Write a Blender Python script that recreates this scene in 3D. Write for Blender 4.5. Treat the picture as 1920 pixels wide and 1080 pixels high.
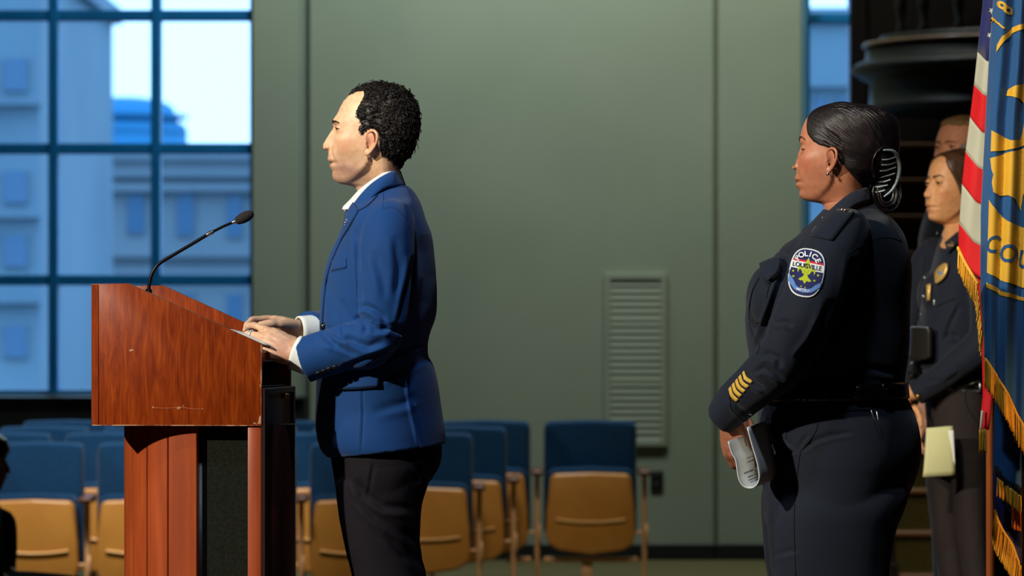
import bpy, bmesh, math, random
import numpy as np
from mathutils import Vector, Matrix
from mathutils.bvhtree import BVHTree

random.seed(7)
RNG = np.random.default_rng(7)
for o in list(bpy.data.objects):
    bpy.data.objects.remove(o, do_unlink=True)
SC = bpy.context.scene
COL = SC.collection

# ------------------------------------------------------------------ camera, sky, lamps, exposure
F = 8000.0                      # focal length in pixels of the 1920 wide frame
HC, HY = 1.40, 620.0            # eye height, horizon row
cam_data = bpy.data.cameras.new('camera')
cam = bpy.data.objects.new('camera', cam_data)
COL.objects.link(cam)
cam.location = (0, 0, HC)
cam.rotation_euler = (math.radians(90), 0, 0)
cam_data.sensor_width = 36.0
cam_data.lens = F / 1920.0 * 36.0
cam_data.shift_y = (HY - 540.0) / 1920.0
cam_data.clip_end = 1000.0
cam_data.dof.use_dof = True
cam_data.dof.focus_distance = 9.9
cam_data.dof.aperture_fstop = 6.4
SC.camera = cam

world = bpy.data.worlds.new('overcast_sky')
SC.world = world
world.use_nodes = True
wn = world.node_tree.nodes
bg = wn.get('Background') or wn.new('ShaderNodeBackground')
bg.inputs[0].default_value = (0.40, 0.64, 1.0, 1.0)
bg.inputs[1].default_value = 3.4

def lamp(name, kind, loc, target, energy, color, size=0.5, spot=None, blend=0.3):
    d = bpy.data.lights.new(name, kind)
    d.energy = energy
    d.color = color
    if kind == 'AREA':
        d.shape = 'DISK'
        d.size = size
    else:
        d.shadow_soft_size = size
    if kind == 'SPOT':
        d.spot_size = math.radians(spot)
        d.spot_blend = blend
    o = bpy.data.objects.new(name, d)
    COL.objects.link(o)
    o.location = loc
    o.rotation_euler = (Vector(target) - Vector(loc)).to_track_quat('-Z', 'Y').to_euler()
    return o

# stage spotlight high on the audience side, the house lights over the seats and the wall washers
lamp('stage_spotlight', 'SPOT', (-6.2, 5.2, 4.9), (-0.1, 10.0, 1.35), 3000, (1.0, 0.93, 0.77), 0.10, 30, 0.35)
lamp('stage_downlight', 'SPOT', (-0.6, 7.0, 6.4), (0.7, 10.2, 1.3), 420, (0.66, 0.82, 1.0), 0.18, 60, 0.6)
lamp('flag_spotlight', 'SPOT', (-2.4, 3.6, 5.6), (1.44, 13.2, 1.65), 2000, (1.0, 0.82, 0.56), 0.15, 20, 0.3)
lamp('side_lamp', 'SPOT', (3.4, 8.6, 1.3), (1.22, 10.5, 0.75), 280, (1.0, 0.55, 0.22), 0.12, 26, 0.5)
lamp('stair_fill', 'SPOT', (1.2, 16.6, 5.2), (2.25, 21.5, 0.30), 700, (1.0, 0.86, 0.55), 0.2, 13, 0.6)  # extra unseen lamp added to brighten the lower steps
for x, e, c in ((-2.6, 9, (0.80, 0.96, 1.0)), (-0.1, 148, (0.80, 0.96, 1.0)), (1.7, 76, (1.0, 0.94, 0.72))):
    lamp('wall_washer', 'AREA', (x, 23.9, 6.3), (x, 26.1, 1.8), e, c, 0.9)
for x, e, c in ((-2.7, 2100, (0.96, 0.94, 0.86)), (-1.0, 480, (1.0, 0.92, 0.76)), (0.7, 250, (1.0, 0.88, 0.66))):
    lamp('house_light', 'SPOT', (x, 18.2, 6.4), (x + 0.2, 22.4, 0.3), e, c, 0.4, 30, 0.6)

SC.view_settings.view_transform = 'Standard'
SC.view_settings.look = 'None'
SC.view_settings.gamma = 1.0
SC.view_settings.use_curve_mapping = False
SC.view_settings.exposure = 0.0

# ------------------------------------------------------------------ pixel helpers
def P(px, py, Y):
    """the point at distance Y seen at pixel px, py"""
    return np.array(((px - 960.0) * Y / F, Y, HC - (py - HY) * Y / F))

def plane(Y0):
    """orthographic helper: pixel offsets measured on the plane Y0, depth d added in metres"""
    s = F / Y0
    return lambda px, py, d=0.0: np.array(((px - 960.0) / s, Y0 + d, HC - (py - HY) / s))

def lin(c):
    c = c / 255.0
    return c / 12.92 if c <= 0.04045 else ((c + 0.055) / 1.055) ** 2.4

def rgb(r, g, b):
    return (lin(r), lin(g), lin(b), 1.0)

# ------------------------------------------------------------------ materials
def new_mat(name, base=(0.5, 0.5, 0.5, 1), rough=0.6, metal=0.0, spec=0.5, coat=0.0, sheen=0.0):
    m = bpy.data.materials.new(name)
    m.use_nodes = True
    b = m.node_tree.nodes['Principled BSDF']
    b.inputs['Base Color'].default_value = base
    b.inputs['Roughness'].default_value = rough
    b.inputs['Metallic'].default_value = metal
    b.inputs['Specular IOR Level'].default_value = spec
    b.inputs['Coat Weight'].default_value = coat
    b.inputs['Sheen Weight'].default_value = sheen
    return m

def noise_mat(name, c1, c2, scale=8.0, stretch=(1, 1, 1), rough=0.6, bump=0.0, bump_scale=None, detail=4.0,
              metal=0.0, spec=0.5, coat=0.0, lo=0.35, hi=0.65, sheen=0.0, coat_rough=0.1):
    m = new_mat(name, c1, rough, metal, spec, coat, sheen)
    nt = m.node_tree
    b = nt.nodes['Principled BSDF']
    b.inputs['Coat Roughness'].default_value = coat_rough
    tc = nt.nodes.new('ShaderNodeTexCoord')
    mp = nt.nodes.new('ShaderNodeMapping')
    mp.inputs['Scale'].default_value = stretch
    nt.links.new(tc.outputs['Object'], mp.inputs['Vector'])
    n = nt.nodes.new('ShaderNodeTexNoise')
    n.inputs['Scale'].default_value = scale
    n.inputs['Detail'].default_value = detail
    nt.links.new(mp.outputs['Vector'], n.inputs['Vector'])
    r = nt.nodes.new('ShaderNodeValToRGB')
    r.color_ramp.elements[0].position = lo
    r.color_ramp.elements[1].position = hi
    r.color_ramp.elements[0].color = c1
    r.color_ramp.elements[1].color = c2
    nt.links.new(n.outputs['Fac'], r.inputs['Fac'])
    nt.links.new(r.outputs['Color'], b.inputs['Base Color'])
    if bump:
        n2 = nt.nodes.new('ShaderNodeTexNoise')
        n2.inputs['Scale'].default_value = bump_scale or scale * 4
        n2.inputs['Detail'].default_value = 3.0
        nt.links.new(mp.outputs['Vector'], n2.inputs['Vector'])
        bp = nt.nodes.new('ShaderNodeBump')
        bp.inputs['Strength'].default_value = bump
        bp.inputs['Distance'].default_value = 0.002
        nt.links.new(n2.outputs['Fac'], bp.inputs['Height'])
        nt.links.new(bp.outputs['Normal'], b.inputs['Normal'])
    return m

def attr_mat(name, rough=0.5, bump=0.15, bump_scale=600.0, spec=0.4, sss=0.0):
    """a material whose colour is stored per vertex (skin, hair, print)"""
    m = new_mat(name, (0.5, 0.5, 0.5, 1), rough, 0.0, spec)
    nt = m.node_tree
    b = nt.nodes['Principled BSDF']
    a = nt.nodes.new('ShaderNodeAttribute')
    a.attribute_name = 'Col'
    tc0 = nt.nodes.new('ShaderNodeTexCoord')
    n0 = nt.nodes.new('ShaderNodeTexNoise'); n0.inputs['Scale'].default_value = 75.0; n0.inputs['Detail'].default_value = 5.0
    nt.links.new(tc0.outputs['Object'], n0.inputs['Vector'])
    r0 = nt.nodes.new('ShaderNodeValToRGB')
    r0.color_ramp.elements[0].position = 0.32; r0.color_ramp.elements[0].color = (0.80, 0.70, 0.66, 1)
    r0.color_ramp.elements[1].position = 0.60; r0.color_ramp.elements[1].color = (1, 1, 1, 1)
    nt.links.new(n0.outputs['Fac'], r0.inputs['Fac'])
    mx0 = nt.nodes.new('ShaderNodeMix'); mx0.data_type = 'RGBA'; mx0.blend_type = 'MULTIPLY'; mx0.inputs[0].default_value = 0.6
    nt.links.new(a.outputs['Color'], mx0.inputs[6]); nt.links.new(r0.outputs['Color'], mx0.inputs[7])
    nt.links.new(mx0.outputs[2], b.inputs['Base Color'])
    if sss:
        b.inputs['Subsurface Weight'].default_value = sss
        b.inputs['Subsurface Radius'].default_value = (0.006, 0.002, 0.001)
        b.inputs['Subsurface Scale'].default_value = 1.0
    if bump:
        n2 = nt.nodes.new('ShaderNodeTexNoise')
        n2.inputs['Scale'].default_value = bump_scale
        tc = nt.nodes.new('ShaderNodeTexCoord')
        nt.links.new(tc.outputs['Object'], n2.inputs['Vector'])
        bp = nt.nodes.new('ShaderNodeBump')
        bp.inputs['Strength'].default_value = bump
        bp.inputs['Distance'].default_value = 0.001
        nt.links.new(n2.outputs['Fac'], bp.inputs['Height'])
        nt.links.new(bp.outputs['Normal'], b.inputs['Normal'])
    return m

# ------------------------------------------------------------------ mesh kit: everything is (verts Nx3, faces list)
def merge(*parts):
    vs, fs, n = [], [], 0
    for v, f in parts:
        v = np.asarray(v, float)
        vs.append(v)
        fs.extend([tuple(i + n for i in q) for q in f])
        n += len(v)
    return np.vstack(vs), fs

def loft(rings, cap=True):
    n = len(rings[0])
    v = np.vstack(rings)
    f = []
    for k in range(len(rings) - 1):
        a, b = k * n, (k + 1) * n
        for i in range(n):
            j = (i + 1) % n
            f.append((a + i, a + j, b + j, b + i))
    if cap:
        c0 = len(v)
        v = np.vstack([v, rings[0].mean(0)[None], rings[-1].mean(0)[None]])
        e = (len(rings) - 1) * n
        for i in range(n):
            j = (i + 1) % n
            f.append((c0, j, i))
            f.append((c0 + 1, e + i, e + j))
    return v, f

def spline(pts, m):
    """Catmull-Rom through the points (any dimension), m samples"""
    p = np.asarray(pts, float)
    n = len(p)
    if n == 2:
        t = np.linspace(0, 1, m)[:, None]
        return p[0] * (1 - t) + p[1] * t
    e = np.vstack([2 * p[0] - p[1], p, 2 * p[-1] - p[-2]])
    out = []
    for t in np.linspace(0, n - 1, m):
        k = min(int(t), n - 2)
        u = t - k
        a, b, c, d = e[k], e[k + 1], e[k + 2], e[k + 3]
        out.append(0.5 * (2 * b + (c - a) * u + (2 * a - 5 * b + 4 * c - d) * u * u + (3 * b - a - 3 * c + d) * u ** 3))
    return np.array(out)

def unit(v):
    v = np.asarray(v, float)
    return v / (np.linalg.norm(v) + 1e-12)

def tube(path, rad, n=12, m=None, round_ends=True, side=None, flat=1.0):
    """tube along a path; rad = one radius or one per point; flat scales the second axis (side gives the first)"""
    path = np.asarray(path, float)
    rad = np.full(len(path), rad) if np.isscalar(rad) else np.asarray(rad, float)
    if m:
        q = spline(np.hstack([path, rad[:, None]]), m)
        path, rad = q[:, :3], np.maximum(q[:, 3], 1e-5)
    k = len(path)
    tan = np.gradient(path, axis=0)
    tan = tan / (np.linalg.norm(tan, axis=1)[:, None] + 1e-12)
    s = np.asarray(side, float) if side is not None else (np.array((0, 0, 1.0)) if abs(tan[0][2]) < 0.9 else np.array((0, 1.0, 0)))
    rings = []
    ang = np.linspace(0, 2 * math.pi, n, endpoint=False)
    if round_ends:
        pre = [(-0.95, 0.30), (-0.7, 0.71), (-0.3, 0.95)]
    for i in range(k):
        a = unit(s - tan[i] * np.dot(s, tan[i]))
        b = np.cross(tan[i], a)
        if side is None:
            s = a
        ring = lambda c, r: c + r * (np.cos(ang)[:, None] * a + flat * np.sin(ang)[:, None] * b)
        if round_ends and i == 0:
            for o, q in pre:
                rings.append(ring(path[i] + tan[i] * o * rad[i] * min(1, flat), rad[i] * q))
        rings.append(ring(path[i], rad[i]))
        if round_ends and i == k - 1:
            for o, q in reversed(pre):
                rings.append(ring(path[i] - tan[i] * o * rad[i] * min(1, flat), rad[i] * q))
    return loft(rings)

def ellipsoid(c, ax, n=20, m=12):
    """ax = three vectors (rows) or three radii"""
    ax = np.asarray(ax, float)
    if ax.ndim == 1:
        ax = np.diag(ax)
    rings = []
    for t in np.linspace(0.06, math.pi - 0.06, m):
        a = np.linspace(0, 2 * math.pi, n, endpoint=False)
        rings.append(np.asarray(c) + math.sin(t) * (np.cos(a)[:, None] * ax[0] + np.sin(a)[:, None] * ax[1]) + math.cos(t) * ax[2])
    return loft(rings)

def lathe(profile, n=24, c=(0, 0, 0)):
    a = np.linspace(0, 2 * math.pi, n, endpoint=False)
    return loft([np.stack([c[0] + r * np.cos(a), c[1] + r * np.sin(a), np.full(n, c[2] + z)], 1) for r, z in profile])

def box(x0, x1, y0, y1, z0, z1, bev=0.0, seg=2):
    bm = bmesh.new()
    bmesh.ops.create_cube(bm, size=1.0)
    for v in bm.verts:
        v.co = Vector(((x0 + x1) / 2 + v.co.x * (x1 - x0), (y0 + y1) / 2 + v.co.y * (y1 - y0), (z0 + z1) / 2 + v.co.z * (z1 - z0)))
    if bev:
        bmesh.ops.bevel(bm, geom=bm.edges[:], offset=bev, segments=seg, profile=0.5, affect='EDGES')
    return from_bm(bm)

def from_bm(bm):
    bm.verts.ensure_lookup_table()
    bm.verts.index_update()
    v = np.array([x.co[:] for x in bm.verts])
    f = [tuple(q.index for q in p.verts) for p in bm.faces]
    bm.free()
    return v, f

def prism(poly, axis, a, b, bev=0.0, seg=2):
    """polygon in the two other axes extruded from a to b along axis"""
    bm = bmesh.new()
    def mk(p, t):
        return {'x': (t, p[0], p[1]), 'y': (p[0], t, p[1]), 'z': (p[0], p[1], t)}[axis]
    v0 = [bm.verts.new(mk(p, a)) for p in poly]
    v1 = [bm.verts.new(mk(p, b)) for p in poly]
    n = len(poly)
    bm.faces.new(v0)
    bm.faces.new(v1[::-1])
    for i in range(n):
        bm.faces.new((v0[i], v0[(i + 1) % n], v1[(i + 1) % n], v1[i])[::-1])
    bmesh.ops.recalc_face_normals(bm, faces=bm.faces[:])
    if bev:
        bmesh.ops.bevel(bm, geom=bm.edges[:], offset=bev, segments=seg, profile=0.5, affect='EDGES')
    return from_bm(bm)

def mesh_of(name, vf, mats, smooth=True, colors=None, mat_ids=None, auto=None):
    v, f = vf
    me = bpy.data.meshes.new(name)
    me.from_pydata(np.asarray(v, float).tolist(), [], f)
    for m in (mats if isinstance(mats, (list, tuple)) else [mats]):
        me.materials.append(m)
    if smooth:
        me.polygons.foreach_set('use_smooth', np.ones(len(me.polygons), bool))
    if mat_ids is not None:
        me.polygons.foreach_set('material_index', np.asarray(mat_ids, np.int32))
    if colors is not None:
        a = me.color_attributes.new('Col', 'FLOAT_COLOR', 'POINT')
        c = np.ones((len(v), 4), np.float32)
        c[:, :3] = colors
        a.data.foreach_set('color', c.ravel())
    me.update()
    if auto is not None:
        bm = bmesh.new()
        bm.from_mesh(me)
        for e in bm.edges:
            if len(e.link_faces) == 2 and e.calc_face_angle(0) > math.radians(auto):
                e.smooth = False
        bm.to_mesh(me)
        bm.free()
    return me

def obj(name, vf, mats, parent=None, smooth=True, colors=None, mat_ids=None, auto=None, label=None, kind=None):
    o = bpy.data.objects.new(name, mesh_of(name, vf, mats, smooth, colors, mat_ids, auto))
    COL.objects.link(o)
    if parent is not None:
        o.parent = parent
        p = parent
        t = Vector()
        while p is not None:
            t += Vector(p.location)
            p = p.parent
        o.location = (0, 0, 0)
        if t.length > 0:                       # geometry is given in world space
            o.data.transform(Matrix.Translation(-t))
    if label:
        o['label'] = label
    if kind:
        o['kind'] = kind
    return o

def tag(o, label=None, cat=None, group=None, kind=None):
    if label: o['label'] = label
    if cat: o['category'] = cat
    if group: o['group'] = group
    if kind: o['kind'] = kind
    return o

def thing(name, label, cat, loc=(0, 0, 0), group=None):
    o = bpy.data.objects.new(name, None)
    COL.objects.link(o)
    o.location = loc
    o.empty_display_size = 0.1
    return tag(o, label, cat, group)

def set_origin(o, loc):
    d = Vector(loc) - o.location
    o.data.transform(Matrix.Translation(-d))
    o.location = loc
    return o

def remesh(vf, voxel, smooth_it=2):
    v, f = vf
    me = bpy.data.meshes.new('tmp')
    me.from_pydata(np.asarray(v).tolist(), [], f)
    bm = bmesh.new(); bm.from_mesh(me)
    bmesh.ops.recalc_face_normals(bm, faces=bm.faces[:])
    bm.to_mesh(me); bm.free()
    o = bpy.data.objects.new('tmp', me)
    COL.objects.link(o)
    md = o.modifiers.new('r', 'REMESH')
    md.mode = 'VOXEL'
    md.voxel_size = voxel
    dg = bpy.context.evaluated_depsgraph_get()
    ev = bpy.data.meshes.new_from_object(o.evaluated_get(dg))
    n = len(ev.vertices)
    V = np.empty(n * 3); ev.vertices.foreach_get('co', V); V = V.reshape(-1, 3)
    Lp = np.empty(len(ev.loops), np.int32); ev.loops.foreach_get('vertex_index', Lp)
    st = np.empty(len(ev.polygons), np.int32); ev.polygons.foreach_get('loop_start', st)
    tot = np.empty(len(ev.polygons), np.int32); ev.polygons.foreach_get('loop_total', tot)
    Ll = Lp.tolist()
    fs = [tuple(Ll[a:a + b]) for a, b in zip(st.tolist(), tot.tolist())]
    ed = np.empty(len(ev.edges) * 2, np.int32); ev.edges.foreach_get('vertices', ed)
    ed = ed.reshape(-1, 2)
    bpy.data.objects.remove(o)
    bpy.data.meshes.remove(me)
    bpy.data.meshes.remove(ev)
    V = lap(V, ed, smooth_it)
    return V, fs, ed

def lap(V, ed, it, lam=0.5, w=None):
    deg = np.bincount(ed.ravel(), minlength=len(V)).astype(float)
    deg[deg == 0] = 1
    for _ in range(it):
        A = np.empty_like(V)
        for k in range(3):
            A[:, k] = (np.bincount(ed[:, 0], V[ed[:, 1], k], len(V)) + np.bincount(ed[:, 1], V[ed[:, 0], k], len(V))) / deg
        d = (A - V) * lam
        V = V + (d if w is None else d * w[:, None])
    return V

def normals(V, fs):
    q = np.array([(f[0], f[1], f[2]) for f in fs])
    n = np.cross(V[q[:, 1]] - V[q[:, 0]], V[q[:, 2]] - V[q[:, 0]])
    N = np.zeros_like(V)
    for c in range(max(len(f) for f in fs[:4]) if fs else 3):
        idx = np.array([f[c % len(f)] for f in fs])
        for k in range(3):
            N[:, k] += np.bincount(idx, n[:, k], len(V))
    return N / (np.linalg.norm(N, axis=1)[:, None] + 1e-12)

def pix(V):
    """pixels at which points appear"""
    return np.stack([960 + V[:, 0] * F / V[:, 1], HY - (V[:, 2] - HC) * F / V[:, 1]], 1)

def seg_dist(q, poly):
    """distance of 2-D points q to a polyline and the parameter along it"""
    best = np.full(len(q), 1e9); par = np.zeros(len(q)); sgn = np.zeros(len(q))
    p = np.asarray(poly, float)
    for k in range(len(p) - 1):
        a, b = p[k], p[k + 1]
        ab = b - a
        t = np.clip(((q - a) @ ab) / (ab @ ab + 1e-12), 0, 1)
        r = q - (a + t[:, None] * ab)
        d = np.hypot(r[:, 0], r[:, 1])
        u = d < best
        best[u] = d[u]; par[u] = k + t[u]
        sgn[u] = np.sign(ab[0] * r[u, 1] - ab[1] * r[u, 0])
    return best, par / (len(p) - 1), sgn

def poly_sd(q, poly):
    """signed distance to a closed polygon, inside positive"""
    p = np.asarray(poly, float)
    d, _, _ = seg_dist(q, np.vstack([p, p[:1]]))
    ins = np.zeros(len(q), bool)
    n = len(p)
    for i in range(n):
        a, b = p[i], p[(i + 1) % n]
        c = (a[1] > q[:, 1]) != (b[1] > q[:, 1])
        with np.errstate(divide='ignore', invalid='ignore'):
            x = (b[0] - a[0]) * (q[:, 1] - a[1]) / (b[1] - a[1] + 1e-12) + a[0]
        ins ^= c & (q[:, 0] < x)
    return np.where(ins, d, -d)

def sstep(x, a, b):
    t = np.clip((x - a) / (b - a), 0, 1)
    return t * t * (3 - 2 * t)

def fold(V, N, poly, width, depth, side=-1, ridge=0.6):
    """press a crease of the given depth along a pixel polyline into the side facing the camera (side -1)"""
    q = pix(V)
    d, t, s = seg_dist(q, poly)
    m = (N[:, 1] * side > -0.15) & (d < width * 3.2)
    taper = np.clip(np.minimum(t, 1 - t) * 5, 0, 1) ** 0.7
    x = d / width
    h = -np.exp(-x * x) + ridge * np.exp(-((s * x - 1.5) ** 2) / 0.7)
    V = V.copy()
    V[m] += N[m] * (depth * taper[m] * h[m])[:, None]
    return V

def wob(V, amp, k, seed):
    r = np.random.default_rng(seed)
    out = np.zeros(len(V))
    for i in range(7):
        d = r.normal(size=3); d /= np.linalg.norm(d)
        kk = k * r.uniform(0.6, 1.7)
        w = r.normal(size=3); w /= np.linalg.norm(w)
        out += np.sin((V @ d) * kk + r.uniform(0, 6.28) + 1.3 * np.sin((V @ w) * kk * 0.6))
    return out * amp / 7 ** 0.5

class Surf:
    """a finished surface that other pieces are laid onto"""
    def __init__(self, V, fs):
        self.t = BVHTree.FromPolygons(V.tolist(), fs)
    def cast(self, px, py, off=0.0):
        o = Vector((0, 0, HC))
        d = Vector(((px - 960) / F, 1, -(py - HY) / F)).normalized()
        h, n, i, dist = self.t.ray_cast(o, d)
        if h is None:
            best = 1e9
            for k in range(-10, 11):
                q = self.t.find_nearest(o + d * (self.far + 0.04 * k))
                if q[3] < best:
                    best = q[3]; h, n = q[0], q[1]
        if n.dot(d) > 0:
            n = -n
        return np.array(h + n * off), np.array(n)
    far = 9.9

def on_surf(surf, pts, off):
    return np.array([surf.cast(p[0], p[1], off)[0] for p in pts])

def smooth_grid(G, it):
    for _ in range(it):
        H = G.copy()
        H[1:-1] = 0.5 * G[1:-1] + 0.25 * (G[:-2] + G[2:])
        K = H.copy()
        K[:, 1:-1] = 0.5 * H[:, 1:-1] + 0.25 * (H[:, :-2] + H[:, 2:])
        G = K
    return G

def ruled(surf, A, B, n, m, off, thick=0.003, sm=1):
    """cloth piece lying on a surface between two pixel polylines; returns a thin closed slab"""
    a, b = spline(A, n), spline(B, n)
    G = np.empty((n, m, 3)); Nn = np.empty((n, m, 3))
    for j in range(m):
        t = j / (m - 1)
        for i in range(n):
            G[i, j], Nn[i, j] = surf.cast(*(a[i] * (1 - t) + b[i] * t), off)
    G = smooth_grid(G, sm)
    return slab(G, Nn, thick)

def slab(G, Nn, thick):
    n, m = G.shape[:2]
    top = G.reshape(-1, 3)
    bot = (G - Nn * thick).reshape(-1, 3)
    f = []
    N = n * m
    for i in range(n - 1):
        for j in range(m - 1):
            a = i * m + j
            f.append((a, a + 1, a + m + 1, a + m))
            f.append((N + a, N + a + m, N + a + m + 1, N + a + 1))
    edge = [(0, j) for j in range(m)] + [(i, m - 1) for i in range(1, n)] + [(n - 1, j) for j in range(m - 2, -1, -1)] + [(i, 0) for i in range(n - 2, 0, -1)]
    for k in range(len(edge)):
        a = edge[k][0] * m + edge[k][1]
        b = edge[(k + 1) % len(edge)][0] * m + edge[(k + 1) % len(edge)][1]
        f.append((a, N + a, N + b, b))
    return np.vstack([top, bot]), f

def poly_mesh(polys, maxlen):
    """2-D polygons -> triangles no longer than maxlen"""
    bm = bmesh.new()
    for p in polys:
        fc = bm.faces.new([bm.verts.new((x, y, 0)) for x, y in p])
    bmesh.ops.triangulate(bm, faces=bm.faces[:])
    for _ in range(7):
        e = [x for x in bm.edges if x.calc_length() > maxlen]
        if not e:
            break
        bmesh.ops.subdivide_edges(bm, edges=e, cuts=1)
        bmesh.ops.triangulate(bm, faces=bm.faces[:])
    return from_bm(bm)

def text_mesh(s, size=1.0, bold=0.0, spacing=1.0, maxlen=None):
    c = bpy.data.curves.new('t', 'FONT')
    c.body = s
    c.size = size
    c.offset = bold
    c.space_character = spacing
    c.align_x = 'CENTER'
    c.resolution_u = 4
    o = bpy.data.objects.new('t', c)
    COL.objects.link(o)
    dg = bpy.context.evaluated_depsgraph_get()
    me = bpy.data.meshes.new_from_object(o.evaluated_get(dg))
    bm = bmesh.new(); bm.from_mesh(me)
    bmesh.ops.triangulate(bm, faces=bm.faces[:])
    ml = maxlen or size * 0.14
    for _ in range(4):
        e = [x for x in bm.edges if x.calc_length() > ml]
        if not e:
            break
        bmesh.ops.subdivide_edges(bm, edges=e, cuts=1)
        bmesh.ops.triangulate(bm, faces=bm.faces[:])
    v, f = from_bm(bm)
    bpy.data.objects.remove(o); bpy.data.meshes.remove(me); bpy.data.curves.remove(c)
    v[:, 1] -= (v[:, 1].max() + v[:, 1].min()) / 2
    return v, f

def decal(surf, vf, to_px, off):
    """flat print (y up) laid on a surface; to_px maps 2-D print coordinates to pixels"""
    v, f = vf
    q = [to_px(p[0], p[1]) for p in v]
    return on_surf(surf, q, off), f

def tuft(path, r, n=3):
    """thin lock of hair: n sided, pointed"""
    k = len(path)
    rad = r * np.clip(np.sin(np.linspace(0.25, math.pi * 0.98, k)), 0.08, 1)
    return tube(path, rad, n=n, round_ends=False)
# ------------------------------------------------------------------ the room
M_WALL = noise_mat('wall_paint', rgb(136, 146, 126), rgb(143, 152, 132), 1.2, rough=0.85, bump=0.05, bump_scale=60)
M_WALLD = noise_mat('dark_wall', rgb(34, 32, 28), rgb(40, 38, 33), 1.0, rough=0.95)
M_BASE = noise_mat('black_baseboard', rgb(14, 18, 18), rgb(20, 24, 23), 6, rough=0.5)
M_CARPET = noise_mat('carpet', rgb(78, 74, 50), rgb(104, 98, 68), 240, rough=1.0, bump=0.6, bump_scale=500, spec=0.1)
M_STAGE = noise_mat('stage_boards', rgb(58, 36, 22), rgb(74, 46, 28), 3, (1, 12, 1), rough=0.5)
M_BAR = noise_mat('sky_lit_metal', rgb(3, 96, 150), rgb(6, 104, 160), 4, rough=0.5, spec=0.3)  # blue of the sky's light put into the bar colour
M_VENT = noise_mat('vent_paint', rgb(142, 150, 130), rgb(150, 158, 138), 2, rough=0.6)
M_VENTD = new_mat('vent_dark_back', rgb(70, 52, 26), 0.9)  # dark brown plate behind the slats
M_BLACK = new_mat('black_plastic', rgb(14, 15, 15), 0.45)
M_WOODP = noise_mat('casing_oak', rgb(168, 112, 40), rgb(188, 130, 52), 3, (8, 8, 0.6), rough=0.4, coat=0.2)
M_GLASS = bpy.data.materials.new('window_glass')
M_GLASS.use_nodes = True
nt = M_GLASS.node_tree
nt.nodes.clear()
_o = nt.nodes.new('ShaderNodeOutputMaterial')
_t = nt.nodes.new('ShaderNodeBsdfTransparent'); _t.inputs[0].default_value = (0.84, 0.93, 0.97, 1)
_g = nt.nodes.new('ShaderNodeBsdfGlossy'); _g.inputs['Roughness'].default_value = 0.02
_m = nt.nodes.new('ShaderNodeMixShader'); _m.inputs[0].default_value = 0.05
nt.links.new(_t.outputs[0], _m.inputs[1]); nt.links.new(_g.outputs[0], _m.inputs[2]); nt.links.new(_m.outputs[0], _o.inputs[0])

YW = 26.1                                   # distance of the wall with the windows
SW = F / YW
wx = lambda px: (px - 960) / SW
wz = lambda py: HC - (py - HY) / SW
ZC = 7.0                                    # ceiling
XL, XR = -8.5, 8.0

def struct(name, vf, m, parent=None, **k):
    return obj(name, vf, m, parent, smooth=False, kind='structure' if parent is None else None, **k)

wl0, wl1, wlt, wlb = wx(-286), wx(474), wz(-225), wz(741)      # left window opening
wr0, wr1, wrt, wrb = wx(1511), wx(1600), wz(-225), wz(741)     # right window opening
T = 0.30
pieces = []
for x0, x1, z0, z1 in ((XL, wl0, -0.6, ZC), (wl0, wl1, -0.6, wlb), (wl0, wl1, wlt, ZC), (wl1, wr0, -0.6, ZC),
                       (wr0, wr1, -0.6, wrb), (wr0, wr1, wrt, ZC), (wr1, XR, -0.6, ZC)):
    pieces.append(box(x0, x1, YW, YW + T, z0, z1))
wall_back = struct('wall_back', merge(*pieces), M_WALL)
struct('wall_panel', box(wx(580), wx(1338), YW - 0.050, YW - 0.002, 0.05, ZC - 0.05, 0.012, 2), M_WALL, wall_back)
struct('wall_panel', box(wx(1346), wx(1503), YW - 0.04, YW - 0.002, 0.05, ZC - 0.05, 0.010, 2), M_WALL, wall_back)
struct('wall_left', box(XL - 0.3, XL, -4, YW + T, -1, ZC), M_WALLD)
struct('wall_right', box(XR, XR + 0.3, -4, YW + T, -1, ZC), M_WALLD)
struct('wall_front', box(XL - 0.3, XR + 0.3, -4.3, -4, -1, ZC), M_WALLD)
struct('ceiling', box(XL - 0.3, XR + 0.3, -4.3, YW + T, ZC, ZC + 0.3), M_WALLD)
SL = 0.0345
zf = lambda Y: min(0.0, SL * (Y - 23.6))
struct('floor', prism([(-4.3, -1.4), (YW + T, -1.4), (YW + T, 0), (23.6, 0), (15.0, zf(15.0)), (-4.3, zf(15.0))], 'x', XL - 0.3, XR + 0.3), M_CARPET)
struct('floor_stage', box(-1.55, XR - 0.02, -3.98, 15.2, -0.32, 0.2), M_STAGE)
for a, b, d in ((wx(578), wx(1339), 0.07), (wx(1339), wx(1603), 0.06)):
    struct('baseboard_back', box(a, b, YW - d, YW - 0.001, 0.0, wz(1018), 0.006, 1), M_BASE)
struct('trim_1', box(wx(1603), wx(1622), YW - 0.05, YW + 0.0, 0.0, ZC - 0.02, 0.008, 2), M_WOODP)
# dark ledge under the big window
struct('trim_2', merge(box(XL + 0.02, wx(577), YW - 0.22, YW - 0.002, 0.0, wz(748), 0.01, 2),
                       box(XL + 0.02, wx(577), YW - 0.25, YW - 0.002, wz(748), wz(742.5), 0.006, 2)), M_BASE)

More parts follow.
